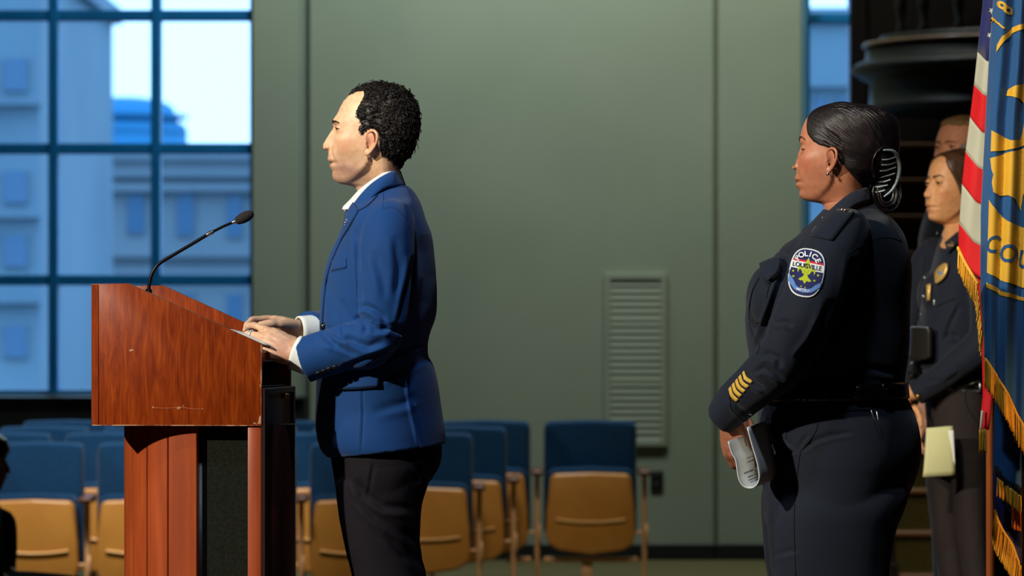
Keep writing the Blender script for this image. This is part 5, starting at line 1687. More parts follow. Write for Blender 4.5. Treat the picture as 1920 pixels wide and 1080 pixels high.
# bust
SNP = [P(1592, 430, 9.76), P(1578, 450, 9.705), P(1550, 500, 9.665), P(1522, 560, 9.64), P(1500, 610, 9.625), P(1480, 655, 9.63), P(1455, 688, 9.645), P(1415, 722, 9.69), P(1380, 754, 9.74), P(1360, 776, 9.765), P(1350, 786, 9.775)]
sl1 = sleeve(SNP, [0.052, 0.070, 0.076, 0.074, 0.070, 0.068, 0.066, 0.058, 0.051, 0.046, 0.042], 32, 70, 0.9, side=(-0.5, 0, -0.8))
SFP = [P(1592, 430, 10.04), P(1578, 452, 10.10), P(1540, 530, 10.15), P(1490, 620, 10.17), P(1462, 668, 10.14), P(1420, 722, 10.03), P(1385, 766, 9.93)]
sl1f = sleeve(SFP, [0.05, 0.066, 0.070, 0.066, 0.060, 0.05, 0.042], 28, 50, 0.9)
s1v, s1f, s1e = remesh(merge(tor1, sl1, sl1f, ellipsoid(B(1452, 560, -0.085), (0.062, 0.085, 0.085), 24, 16), ellipsoid(B(1452, 560, 0.085), (0.062, 0.085, 0.085), 24, 16)), 0.0036, 4)
s1n = normals(s1v, s1f)
s1v = s1v + s1n * wob(s1v, 0.0015, 24, 11)[:, None]
for poly, w, d in [([(1440, 596), (1455, 604), (1470, 603), (1486, 612)], 5, 0.008), ([(1420, 668), (1440, 664), (1458, 672), (1464, 690)], 6, 0.008), ([(1412, 700), (1430, 690), (1450, 700), (1470, 716)], 5, 0.007), ([(1393, 689), (1402, 706), (1416, 722), (1434, 730)], 4.5, 0.009),
                   ([(1503, 441), (1475, 474), (1463, 526), (1442, 588), (1420, 650)], 5, 0.010), ([(1365, 742), (1385, 768), (1412, 785)], 5, 0.005), ([(1560, 560), (1540, 620), (1500, 690)], 10, 0.006), ([(1600, 480), (1592, 540), (1580, 600)], 9, 0.006),
                   ([(1545, 590), (1520, 640), (1490, 676)], 6, 0.005), ([(1590, 700), (1630, 690), (1680, 700)], 7, 0.005), ([(1444, 478), (1452, 500), (1450, 530)], 6, 0.004)]:
    s1v = fold(s1v, s1n, poly, w, d)
s1v = lap(s1v, s1e, 1)
shirt1 = obj('uniform_shirt', (s1v, s1f), M_NAVY, w1)
S1 = Surf(s1v, s1f)
def collar_band(cu, cd, W0, centre, thick, mat, par, name, n=26, m=7, bulge=0.004):
    U, Dn = spline(np.array(cu, float), n), spline(np.array(cd, float), n)
    k2 = 2 * n - 1
    G = np.empty((k2, m, 3)); Nn = np.empty((k2, m, 3))
    for i in range(k2):
        k = abs(i - (n - 1)); sg = -1 if i <= n - 1 else 1
        for j in range(m):
            t = j / (m - 1)
            p = U[k] * (1 - t) + Dn[k] * t
            G[i, j] = W0(p[0], p[1], sg * (p[2] + bulge * math.sin(math.pi * t)))
            n_ = G[i, j] - centre; n_[2] = 0.02; Nn[i, j] = unit(n_)
    return obj(name, slab(smooth_grid(G, 1), Nn, thick), mat, par)
collar_band([(1632, 352, 0.0), (1620, 353, 0.045), (1596, 360, 0.060), (1575, 374, 0.066), (1557, 390, 0.064), (1544, 402, 0.052), (1535, 410, 0.036)],
            [(1640, 376, 0.0), (1624, 378, 0.062), (1598, 386, 0.088), (1576, 402, 0.106), (1556, 420, 0.112), (1540, 432, 0.096), (1524, 440, 0.062)], B, B(1592, 390, 0), 0.005, M_NAVY, shirt1, 'collar')
_c = shirt1.children[-1].data if shirt1.children else None
SCOL = Surf(np.array([x.co[:] for x in _c.vertices]) + np.array(w1.location), [tuple(q.vertices) for q in _c.polygons])
obj('collar_pin', merge(*[ellipsoid(SCOL.cast(x, y, 0.001)[0], (0.0022, 0.0022, 0.0026), 8, 6) for x, y in ((1543, 409), (1542, 413))]), M_SILVER, shirt1)
M_PINK = new_mat('rose_gold_pin', rgb(236, 190, 170), 0.2, 0.8)
obj('shoulder_button', merge(*[ellipsoid(S1.cast(x, y, 0.007)[0], (0.0034, 0.0034, 0.0034), 10, 8) for x, y in ((1579.5, 398.5), (1584, 399.5))]), M_PINK, shirt1)
obj('epaulet', ruled(S1, [(1572, 395), (1530, 428), (1521, 443)], [(1600, 400), (1578, 428), (1560, 452)], 18, 8, 0.005, 0.004, 1), M_NAVY, shirt1)
obj('epaulet_edge', merge(line(S1, [(1600, 400), (1578, 428), (1560, 452)], 0.0013, 20, 0.004), line(S1, [(1596, 472), (1640, 450), (1668, 446), (1690, 452)], 0.001, 24), line(S1, [(1668, 412), (1676, 430), (1690, 452)], 0.001, 16)), M_NSEAM, shirt1)
# breast pocket on the figure's left
_tb = remesh(merge(tor1, ellipsoid(B(1452, 560, -0.085), (0.062, 0.085, 0.085), 24, 16)), 0.006, 3)
SB = Surf(_tb[0], _tb[1])
flap = plate_on(SB, [[(1431, 503), (1466, 488), (1470, 497), (1456, 520), (1444, 531), (1438, 526)]], 0.010, 0.006, M_NAVY, shirt1, 'pocket_flap', 5)
obj('pocket_edge', merge(line(SB, [(1425, 522), (1412, 548), (1407, 580), (1407, 598)], 0.0016, 24, 0.003), line(SB, [(1445, 532), (1440, 548), (1434, 586), (1424, 604), (1407, 598)], 0.0014, 24, 0.003),
                         line(SB, [(1437, 533), (1456, 522), (1470, 498)], 0.0012, 16, 0.011), line(S1, [(1404, 604), (1414, 632), (1424, 648), (1420, 664)], 0.0012, 20, 0.001)), M_NSEAM, shirt1)
obj('pocket_pen', merge(ellipsoid(B(1428.5, 508, -0.12), (0.003, 0.003, 0.004), 8, 6), ellipsoid(B(1426.5, 513.5, -0.12), (0.0028, 0.0028, 0.003), 8, 6)), M_PINK, shirt1)
# bow tie / neck tab
obj('neck_tie', ellipsoid(B(1514, 432, -0.01), np.array([unit((0.8, 0, 0.5)) * 0.018, np.array((0, 1, 0)) * 0.03, unit((-0.5, 0, 0.8)) * 0.010]), 16, 10), M_NAVY, shirt1)
# sleeve stripes
for k in range(5):
    ax_, ay_ = 1394 - 6.1 * k, 698 + 7.2 * k
    bx_, by_ = 1410 - 6.6 * k, 717 + 8.4 * k
    A1 = [(ax_ - 2.2, ay_ + 2.8), ((ax_ + bx_) / 2 - 5.2, (ay_ + by_) / 2 + 5), (bx_ - 2.2, by_ + 2.8)]
    A2 = [(ax_ + 1.6, ay_ - 2.2), ((ax_ + bx_) / 2 - 1.4, (ay_ + by_) / 2 + 0), (bx_ + 1.8, by_ - 2.0)]
    obj('service_stripe', ruled(S1, A1, A2, 10, 4, 0.0028, 0.003, 0), M_GOLDT, shirt1)
obj('cuff_edge', line(S1, [(1368, 738), (1372, 768), (1396, 790)], 0.001, 20, 0.001), M_NSEAM, shirt1)
button_on(S1, 1407, 776, 0.006, M_SILVER, shirt1, 'cuff_button')
obj('bracelet', tube([P(1372, 791, 9.74), P(1378, 790.5, 9.735), P(1383, 788.5, 9.74)], 0.0024, 8, 10), M_SILVER, w1)
# shoulder patch
pa = math.radians(10.6)
PCX, PCY = 1513.0, 512.5
def pt(u, v):
    """patch units: u right, v up, in pixels, tilted with the sleeve"""
    return (PCX + u * math.cos(pa) + v * math.sin(pa), PCY + u * math.sin(pa) - v * math.cos(pa))
def pshape(hw, hh, n=36):
    out = []
    for a in np.linspace(0, 2 * math.pi, n, endpoint=False):
        c, s_ = math.cos(a), math.sin(a)
        e = 2 / 2.7
        out.append((hw * math.copysign(abs(c) ** e, c) * (1 - 0.07 * (s_ < 0) * abs(s_)), hh * math.copysign(abs(s_) ** e, s_)))
    return out
patch = obj('shoulder_patch', decal(S1, poly_mesh([pshape(32.5, 45.5)], 3), pt, 0.0030), M_PWHITE, shirt1, label='embroidered oval police shoulder patch')
md = patch.modifiers.new('thickness', 'SOLIDIFY'); md.thickness = 0.003; md.offset = -1
inner = pshape(30.0, 43.0, 60)
def clip_y(poly, y0, y1):
    """part of a convex polygon between two heights"""
    def half(p, y, keep_above):
        o = []
        for i in range(len(p)):
            a, b = p[i], p[(i + 1) % len(p)]
            ia, ib = ((a[1] >= y) == keep_above), ((b[1] >= y) == keep_above)
            if ia: o.append(a)
            if ia != ib:
                t = (y - a[1]) / (b[1] - a[1])
                o.append((a[0] + (b[0] - a[0]) * t, y))
        return o
    return half(half(poly, y0, True), y1, False)
def pd(name, polys, mat, off, ml=2.5):
    return obj(name, decal(S1, poly_mesh(polys, ml), pt, off), mat, patch)
pd('patch_field', [clip_y(inner, 22.5, 60), clip_y(inner, -60, 5.5)], M_PNAVY, 0.0036)
pd('patch_band', [clip_y(inner, 19, 22.7)], M_PRED, 0.0037)
pd('patch_band', [clip_y(pshape(31, 44, 60), 5.5, 19)], M_PWHITE, 0.0037)
fl = [[(x * 23, y * 28 + 0.5) for x, y in p] for p in fleur()]
for i, p in enumerate(fl):
    obj('fleur_de_lis', decal(S1, poly_mesh([p], 2.5), pt, 0.0040 + 0.00008 * i), M_PGOLD, patch)
rib = [[(-29, -10), (-27, -9), (-18, -20), (-14, -27), (-8, -30), (8, -30), (14, -27), (20, -20), (29, -13), (29, -22), (22, -29), (15, -35), (0, -38), (-15, -35), (-22, -28), (-29, -21)]]
pd('ribbon', rib, M_PBLUE, 0.0046)
tv_, tf2 = text_mesh('METRO', 7.0, 0.06)
obj('lettering', decal(S1, (tv_ + np.array((0, -33.6, 0)), tf2), pt, 0.0056), M_PWHITE, patch)
tv_, tf2 = text_mesh('LOUISVILLE', 12.2, 0.10, 0.98)
tv_[:, 0] *= 51.0 / (tv_[:, 0].max() - tv_[:, 0].min())
obj('lettering', decal(S1, (tv_ + np.array((0, 12.2, 0)), tf2), pt, 0.0056), M_PDARK, patch)
for ch_, ang in zip('POLICE', (-60, -36, -12.5, 8, 30, 55)):
    cv_, cf2 = text_mesh(ch_, 13.5, 0.38)
    a = math.radians(ang)
    rx, ry = 21.5, 21.5
    c_, s_ = math.cos(-a), math.sin(-a)
    q = np.stack([cv_[:, 0] * c_ - cv_[:, 1] * s_ + rx * math.sin(a), cv_[:, 0] * s_ + cv_[:, 1] * c_ + 13.0 + ry * math.cos(a), cv_[:, 2]], 1)
    obj('lettering', decal(S1, (q, cf2), pt, 0.0062), M_PWHITE, patch)
for a_ in ((-23, -1, 3), (-21, -11, 3), (22, -1, 3.2), (17, -12, 3), (-4.5, -27, 2), (3, -28.5, 2)):
    pd('star', [star(*a_)], M_PGOLD, 0.0047)
# ---- trousers, belt
TR = [(742, 738, 1432, 1697, 0.205), (756, 752, 1426, 1704, 0.208), (770, 768, 1422, 1711, 0.21), (800, 800, 1420, 1721, 0.217), (840, 840, 1423, 1726.5, 0.22), (868, 868, 1426, 1725, 0.218), (893, 893, 1428, 1718, 0.212), (925, 925, 1430, 1704, 0.207), (955, 955, 1431, 1690, 0.204), (980, 980, 1436, 1674, 0.19), (1005, 1005, 1460, 1640, 0.13)]
hip1 = loft(ring_body(dense(TR, 40), 64, B, pw=2.1))
lw = [(870, 1445, 1690, 0.07), (925, 1434, 1696, 0.094), (955, 1432, 1688, 0.104), (991, 1433, 1674, 0.104), (1044, 1437, 1665, 0.10), (1080, 1442, 1662, 0.098), (1150, 1455, 1658, 0.09), (1230, 1466, 1652, 0.084), (1330, 1476, 1650, 0.08), (1450, 1484, 1650, 0.078), (1560, 1488, 1650, 0.078)]
def legs(W0, rows, sd, pw=2.1):
    return loft(ring_body(dense([(a, a, f_, b_, w, sd) for a, f_, b_, w in rows], 50), 44, W0, pw=pw))
t1v, t1f, t1e = remesh(merge(hip1, legs(B, lw, -0.105), legs(B, lw, 0.105)), 0.0045, 4)
t1n = normals(t1v, t1f)
t1v = t1v + t1n * wob(t1v, 0.0014, 20, 21)[:, None]
for poly, w, d in [([(1431, 858), (1440, 850), (1470, 848), (1502, 845)], 3.0, 0.007), ([(1502, 845), (1530, 826), (1560, 816), (1600, 812)], 4, 0.006), ([(1436, 822), (1452, 828), (1470, 832)], 3.5, 0.004), ([(1497, 840), (1505, 828), (1516, 816)], 3.5, 0.005),
                   ([(1441, 780), (1441, 792), (1454, 815), (1475, 830), (1500, 845)], 3.0, 0.007), ([(1460, 806), (1480, 802), (1504, 795)], 3, 0.004), ([(1440, 1045), (1470, 1036), (1500, 1030)], 5, 0.003), ([(1470, 890), (1466, 940), (1450, 990)], 8, 0.004)]:
    t1v = fold(t1v, t1n, poly, w, d)
trou1 = obj('trousers', (lap(t1v, t1e, 1), t1f), M_NAVYT, w1)
ST1 = Surf(t1v, t1f)
obj('side_seam', merge(line(ST1, [(1501, 846), (1496, 880), (1490, 940), (1489, 1000), (1492, 1079)], 0.0012, 40, 0.0004), line(ST1, [(1533, 765), (1533, 795), (1526, 815), (1510, 836), (1501, 846)], 0.0010, 30, 0.0004),
                       line(ST1, [(1470, 774), (1474, 800), (1474, 822)], 0.0009, 20, 0.0004), line(ST1, [(1579, 782), (1580, 770), (1632, 769), (1634, 782)], 0.0014, 30, 0.001)), M_NSEAM, trou1)
belt = cuff([B(1563, 752), B(1563, 722)], 0.1, 0.1, 'belt', M_LEATHER, w1)
bv_, bf_ = loft(ring_body(dense([(752, 746, 1426, 1704, 0.212), (738, 732, 1424, 1703, 0.212), (722, 716, 1420, 1701, 0.209)], 6), 90, B))
belt.data = mesh_of('belt', (bv_ - np.array(belt.parent.location), bf_), M_LEATHER)
for x in (1508, 1553, 1610, 1660):
    obj('belt_keeper', ruled(Surf(bv_, bf_), [(x - 7, 752), (x - 7, 720)], [(x + 7, 752), (x + 7, 720)], 8, 4, 0.004, 0.004, 0), M_LEATHER, belt)
    c, n_ = Surf(bv_, bf_).cast(x, 732, 0.005)
    obj('snap', ellipsoid(c, (0.004, 0.004, 0.004), 10, 8), M_MIC, belt)
obj('keys', merge(tube([P(1634, 770, 9.685), P(1638, 784, 9.68), P(1642, 786, 9.68)], 0.0016, 6), tube([P(1644, 772, 9.685), P(1647, 787, 9.68)], 0.0018, 6)), M_STEEL, trou1)
for dy in (-0.105, 0.105):
    shoe(B(1650, 0)[0], 0.25, YW1 + dy, 0.2, M_SHOE, w1)
# papers bent into a loop in her hands
def paper_loop(pts, e, W0, thick, n=40, m=10):
    c = spline(np.array(pts, float), n)
    G = np.empty((n, m, 3)); Nn = np.empty((n, m, 3))
    for i in range(n):
        t = c[min(i + 1, n - 1)] - c[max(i - 1, 0)]
        for j in range(m):
            u = j / (m - 1)
            G[i, j] = W0(c[i][0], c[i][1]) + np.asarray(e) * u
            Nn[i, j] = unit((-t[1], 0, -t[0]))
    return G, Nn
EP = np.array((0.046, 0.115, 0.012))
Gp, Np = paper_loop([(1364.5, 828), (1371, 850), (1378, 862), (1381, 880), (1385, 900), (1394, 913), (1408, 916.5), (1420, 909), (1424.5, 892), (1420, 865), (1411, 835), (1402, 801)], EP, lambda a, b: P(a, b, 9.66), 0.003)
pap = obj('folded_papers', slab(Gp, Np, 0.0022), M_PAPER)
M_PRINT = new_mat('printed_text', rgb(70, 76, 110), 0.8)
rows = []
for (i0, w0, w1_) in ((8, 0.55, 0.95), (9.4, 0.55, 0.95), (12.5, 0.30, 0.9), (14.3, 0.45, 0.92), (15.6, 0.40, 0.92), (16.8, 0.42, 0.92)):
    for k in range(9):
        if RNG.uniform() < 0.12: continue
        ua, ub = w0 + (w1_ - w0) * k / 9, w0 + (w1_ - w0) * (k + RNG.uniform(0.6, 0.9)) / 9
        ii = int(i0)
        def at(i, u, s_):
            fi = i0 + i
            a = int(fi); t = fi - a
            p = (Gp[a, 0] * (1 - t) + Gp[a + 1, 0] * t) + EP * u
            return p
        q = [at(0, ua, 1), at(0, ub, 1), at(0.45, ub, 1), at(0.45, ua, 1)]
        nn = -Np[ii, 0]
        rows.append((np.array(q) + nn * 0.0027, [(0, 1, 2, 3)]))
obj('print_lines', merge(*rows), M_PRINT, pap)
set_origin_all = Gp.reshape(-1, 3).mean(0)
tag(pap, 'white printed papers folded into a loop held by the woman with the claw clip', 'paper')
M_BADGE = noise_mat('badge_gold', rgb(196, 152, 74), rgb(226, 190, 116), 220, rough=0.35, metal=0.35)
# ================================================================== officers standing behind, half hidden by the flags
def trouser_set(par, W0, hips, lrows, sd, mat, vox=0.006, offs=(0, 0)):
    v, f, e = remesh(merge(loft(ring_body(dense(hips, 24), 52, W0)), *[loft(ring_body(dense([(a, a, f_ + o_, b_ + o_, w, s_) for a, f_, b_, w in lrows], 40), 36, W0, pw=2.1)) for s_, o_ in zip((-sd, sd), offs)]), vox, 3)
    n = normals(v, f)
    v = v + n * wob(v, 0.0016, 20, 31)[:, None]
    o = obj('trousers', (v, f), mat, par)
    return o, v, f

# ---- the second woman
YW2 = 13.5
C2 = plane(YW2)
K2 = 0.985
w2 = thing('person', 'brown-haired woman officer with gold badge standing behind the striped flag', 'person', C2(1795, 1331))
O2 = C2(1793, 357)
R2 = rot(180 + 27, 1)
D2 = copy.deepcopy(FEMALE)
D2['k'] = K2; D2['lids'] = (13, -13); D2['cheek'] = 0.0045
D2['true'] = prof_px([(213, 632.5), (222, 630.4), (231, 629), (237, 629.5), (243, 626.5), (250, 622), (257, 616.5), (264, 611), (270, 607.5), (274, 607), (278, 609), (281, 613), (284, 619), (290, 619.3), (295, 617.5), (299, 616.2), (302, 617.5),
                  (304, 620), (306, 619.5), (310, 617.8), (314, 619.5), (318, 622), (322, 624), (328, 622.5), (333, 623.5), (338, 628), (343, 641)], MCX, MCY)
hd = head_shape(D2)
N2 = [C2(1832, 500, -0.17), C2(1838, 560, -0.21), C2(1830, 640, -0.22), C2(1780, 690, -0.20), C2(1735, 726, -0.17), C2(1700, 736, -0.145)]
Ff2 = [C2(1760, 490, 0.19), C2(1728, 560, 0.20), C2(1702, 650, 0.16), C2(1690, 700, 0.06), C2(1692, 728, -0.05), C2(1691, 742, -0.09)]
hA, jA, tA = hand(C2(1698, 736, -0.14), (-0.92, 0.25, -0.30), (-0.3, -0.85, 0.4), left=True, k=0.9, curls=[(40, 45, 30)] * 4, spread=2)
hB, jB, tB = hand(C2(1690, 744, -0.09), (-0.2, -0.3, -0.92), (-0.6, -0.6, 0), left=False, k=0.9, curls=[(40, 45, 30)] * 4, spread=2)
core2 = loft(ring_body(dense([(425, 420, 1772, 1818, 0.048), (445, 442, 1765, 1830, 0.09), (480, 480, 1755, 1840, 0.13), (600, 600, 1745, 1840, 0.13), (740, 740, 1745, 1840, 0.13), (820, 820, 1760, 1830, 0.12)], 20), 36, C2))
b2v, b2f, b2e = remesh_fine(merge((to_world(hd[0] * K2, R2, O2), hd[1]), core2, tube(N2, [0.045, 0.042, 0.04, 0.034, 0.026, 0.024], 14, 30), tube(Ff2, [0.045, 0.042, 0.04, 0.034, 0.026, 0.024], 14, 30), *hA, *hB), 0.0030, 2, C2(0, 428)[2], O2, 1.6)
h_ = hpw(R2, O2, K2)
body2 = obj('body', (b2v, b2f), attr_mat('tan_skin', 0.5, 0.08, 600, 0.4, 0.05), w2, colors=paint(b2v, rgb(214, 156, 108), face_spots(h_, rgb(176, 92, 78), rgb(210, 128, 86), rgb(74, 36, 24))))
face_bits(w2, 'w2', BVHTree.FromPolygons(b2v.tolist(), b2f), R2, O2, M_IRIS, M_BROW, [(629, 230), (627, 227.5), (630, 224), (638, 222.5), (648, 228)], brow_r=(0.0014, 0.0026, 0.0026, 0.0018, 0.0006), lash=0.0011, D=D2, gaze=0.35)
HP2 = [(660, 172), (652, 190), (653, 206), (660, 222), (668, 240), (676, 262), (684, 282), (694, 300), (720, 312), (752, 322), (775, 320), (800, 280), (805, 200), (780, 160), (700, 145), (664, 158)]
hair2, q2, qf2, hq2, hs2, hm2 = shell_hair(w2, D2, R2, O2, HP2, lambda px, py, y: 0.007 + 0.012 * sstep(px, 690, 760), M_HAIRBR, K2, soft=5, rip=0.0004)
st = [q2[i] for i in RNG.choice(np.where((hs2 > 0.5) & (hq2[:, 0] < 730))[0], 500)]
g2 = O2 + R2 @ np.array((-0.09, 0, -0.03))
obj('combed_strands', strands(q2, qf2, st, g2, 14, 0.0009, 0.011), M_HAIRBR, hair2)
obj('bun', ellipsoid(O2 + R2 @ np.array((-0.115, 0, -0.03)), (0.04, 0.04, 0.035), 20, 14), M_HAIRBR, hair2)
tor2 = loft(ring_body(dense([(435, 428, 1771, 1822, 0.050), (447, 441, 1764, 1834, 0.074), (461, 455, 1759, 1846, 0.108), (478, 474, 1754, 1854, 0.155), (495, 495, 1750, 1858, 0.182), (520, 520, 1743, 1861, 0.19), (560, 560, 1731, 1862, 0.185), (610, 610, 1722, 1860, 0.178), (660, 660, 1722, 1857, 0.172), (710, 710, 1729, 1856, 0.172), (728, 728, 1733, 1858, 0.175)], 50), 70, C2))
sA = sleeve([C2(1822, 462, -0.13), C2(1832, 490, -0.175), C2(1838, 550, -0.21), C2(1836, 620, -0.225), C2(1818, 652, -0.225), C2(1780, 684, -0.205), C2(1745, 712, -0.18), C2(1708, 735, -0.155)], [0.048, 0.060, 0.062, 0.060, 0.058, 0.052, 0.046, 0.043], 26, 50, 0.92)
sB = sleeve([C2(1770, 462, 0.14), C2(1752, 490, 0.18), C2(1728, 560, 0.20), C2(1706, 630, 0.18), C2(1694, 680, 0.10), C2(1692, 712, 0.0), C2(1692, 734, -0.06)], [0.048, 0.058, 0.058, 0.054, 0.05, 0.044, 0.040], 26, 50, 0.92)
s2v, s2f, s2e = remesh(merge(tor2, sA, sB, ellipsoid(C2(1758, 555, -0.07), (0.06, 0.075, 0.08), 20, 14), ellipsoid(C2(1752, 555, 0.07), (0.05, 0.075, 0.08), 20, 14)), 0.0046, 3)
s2n = normals(s2v, s2f)
s2v = s2v + s2n * wob(s2v, 0.0016, 24, 41)[:, None]
for poly, w, d in [([(1771, 632), (1785, 628), (1796, 634)], 4, 0.008), ([(1800, 570), (1780, 610), (1772, 640)], 4, 0.008), ([(1725, 706), (1740, 716), (1760, 712)], 4, 0.006), ([(1800, 700), (1770, 720)], 5, 0.005), ([(1705, 640), (1715, 660), (1712, 690)], 4, 0.006)]:
    s2v = fold(s2v, s2n, poly, w, d)
s2v = lap(s2v, s2e, 1)
shirt2 = obj('uniform_shirt', (s2v, s2f), M_NAVY, w2)
S2 = Surf(s2v, s2f); S2.far = YW2
collar_band([(1822, 418, 0.0), (1816, 420, 0.040), (1806, 428, 0.055), (1796, 438, 0.056), (1786, 446, 0.045), (1778, 452, 0.025)], [(1828, 434, 0.0), (1822, 438, 0.062), (1812, 448, 0.086), (1798, 460, 0.100), (1782, 472, 0.094), (1770, 474, 0.045)], C2, C2(1800, 440, 0), 0.005, M_NAVY, shirt2, 'collar')
plate_on(S2, [[(1776, 461), (1797, 440), (1798, 462), (1781, 480)]], 0.012, 0.004, M_NAVY, shirt2, 'collar_point', 5)
plate_on(S2, [star(1785.5, 464.5, 6.4, 8, 0.62)], 0.016, 0.003, M_BADGE, shirt2, 'collar_insignia', 4)
bc2 = np.array((1769.5, 514.5)); ux = np.array((0.50, -0.87)); uy = np.array((0.87, 0.50))
bd = [tuple(bc2 + ux * 21 * math.cos(a) * (1.0) + uy * 7.8 * math.sin(a) * (1 - 0.12 * math.cos(2 * a))) for a in np.linspace(0, 2 * math.pi, 28, endpoint=False)]
badge = plate_on(S2, [bd], 0.010, 0.006, M_BADGE, shirt2, 'police_badge', 5)
plate_on(S2, [[tuple(bc2 + ux * (1 + 3.8 * math.cos(a)) + uy * 3.6 * math.sin(a)) for a in np.linspace(0, 2 * math.pi, 16, endpoint=False)]], 0.013, 0.003, M_PBLUE, badge, 'badge_seal', 4)
plate_on(S2, [[tuple(bc2 + ux * (9 + 3.2 * s1_) + uy * (6 * s2_)) for s1_, s2_ in ((-1, -1), (1, -1), (1, 1), (-1, 1))]], 0.012, 0.002, M_LEATHER, badge, 'badge_band', 4)
plate_on(S2, [[tuple(bc2 + ux * (-9 + 3.0 * s1_) + uy * (6.5 * s2_)) for s1_, s2_ in ((-1, -1), (1, -1), (1, 1), (-1, 1))]], 0.012, 0.002, M_LEATHER, badge, 'badge_band', 4)
plate_on(S2, [[(1741.5, 536), (1748, 534), (1746.5, 562), (1742, 563)]], 0.008, 0.004, M_BADGE, shirt2, 'name_bar', 6)
for x, y in ((1731, 556), (1733, 520), (1727, 590)):
    button_on(S2, x, y, 0.0055, M_SILVER, shirt2)
for x, y in ((1751, 565), (1750.5, 570), (1752, 574)):
    button_on(S2, x, y, 0.006, M_SILVER, shirt2, 'flap_button')
obj('pocket_line', merge(line(S2, [(1741, 566), (1756, 574), (1770, 568), (1790, 560)], 0.0016, 20, 0.002), line(S2, [(1736, 480), (1730, 520), (1724, 580), (1728, 640)], 0.0014, 30, 0.001)), M_NSEAM, shirt2)
# body camera on her chest
M_CAM = new_mat('camera_shell', rgb(34, 33, 28), 0.35)
M_CAMR = new_mat('camera_ring', rgb(86, 84, 66), 0.4)
camb = plate_on(S2, [rrect(1743, 643, 15.5, 29, 5, 5)], 0.024, 0.020, M_CAM, shirt2, 'body_camera', 6, label='black body camera')
plate_on(S2, [rrect(1742, 616.5, 13, 3.2, 2, 4)], 0.033, 0.005, M_CLIP, camb, 'camera_clip', 6)
plate_on(S2, [[(1743 + 8.5 * math.cos(a), 651 + 13 * math.sin(a)) for a in np.linspace(0, 2 * math.pi, 24, endpoint=False)]], 0.027, 0.004, M_CAMR, camb, 'camera_lens', 5)
plate_on(S2, [[(1743 + 6 * math.cos(a), 651 + 10 * math.sin(a)) for a in np.linspace(0, 2 * math.pi, 24, endpoint=False)]], 0.035, 0.003, M_MIC, camb, 'camera_glass', 5)
plate_on(S2, [rrect(1743, 668.5, 3.5, 1.8, 1, 4)], 0.034, 0.003, M_CLIP, camb, 'camera_light', 6)
button_on(S2, 1724.5, 612, 0.007, M_SILVER, shirt2, 'button')
wat = plate_on(S2, [rrect(1714, 700, 8, 14, 3, 4)], 0.018, 0.012, M_BLACK, shirt2, 'radio_pouch', 5)
plate_on(S2, [[(1703, 692), (1724, 684), (1726, 680), (1704, 688)]], 0.022, 0.004, M_CLIP, wat, 'pouch_rim', 5)
button_on(S2, 1721, 744, 0.008, M_GOLD, shirt2, 'cuff_button')
t2, t2v, t2f = trouser_set(w2, C2, [(716, 716, 1731, 1858, 0.176), (760, 760, 1735, 1860, 0.182), (800, 800, 1738, 1860, 0.182), (850, 850, 1741, 1856, 0.178), (890, 890, 1744, 1852, 0.172)],
                           [(850, 1742, 1815, 0.092), (900, 1746, 1815, 0.09), (1000, 1755, 1816, 0.082), (1080, 1766, 1820, 0.074), (1200, 1776, 1824, 0.07), (1318, 1776, 1822, 0.068)], 0.088, M_BROWNT, offs=(32, 0))
ST2 = Surf(t2v, t2f); ST2.far = YW2
obj('pocket_line', line(ST2, [(1810, 724), (1812, 760), (1836, 800)], 0.002, 20, 0.001), M_NSEAM, t2)
bv_, bf_ = loft(ring_body(dense([(732, 732, 1730, 1860, 0.18), (724, 724, 1729, 1859, 0.18), (714, 714, 1727, 1858, 0.177)], 5), 60, C2))
bel = obj('belt', (bv_, bf_), M_LEATHER, w2)
plate_on(Surf(bv_, bf_), [rrect(1837, 722, 4, 12, 2, 4)], 0.006, 0.006, M_STEEL, bel, 'belt_clip', 5)
for dx, sd in ((34, -0.088), (0, 0.088)):
    shoe(C2(1824 + dx, 0)[0], 0.25, YW2 + sd, 0.2, M_SHOE, w2)
# her papers
def sheet(name, label, corners, W0, bow, mat, n=10, m=8, thick=0.0012):
    a, b, c, d = [np.asarray(x, float) for x in corners]
    G = np.empty((n, m, 3)); Nn = np.empty((n, m, 3))
    for i in range(n):
        for j in range(m):
            u, w = i / (n - 1), j / (m - 1)
            p = (a * (1 - w) + b * w) * (1 - u) + (d * (1 - w) + c * w) * u
            G[i, j] = W0(p[0], p[1], p[2] + bow * math.sin(math.pi * u) + 0.4 * bow * math.sin(math.pi * w))
            Nn[i, j] = (0, -1, 0)
    return obj(name, slab(G, Nn, thick), mat)
M_CREAM = noise_mat('cream_paper', rgb(206, 204, 150), rgb(214, 212, 160), 3, rough=0.8)
p2 = sheet('note_sheets', '', [(1722, 799, -0.255), (1770, 795, -0.265), (1775, 886, -0.26), (1716, 889, -0.255)], C2, -0.012, M_CREAM)
tag(p2, 'cream paper sheets hanging from the hands of the brown-haired woman officer', 'paper')
p2b = sheet('sheet_fold_shading', '', [(1760, 804, -0.268), (1771, 803, -0.272), (1774, 868, -0.272), (1768, 850, -0.27)], C2, -0.004, M_PAPER)  # pale piece laid in front to stand for shading at the paper's fold
p2b.parent = p2

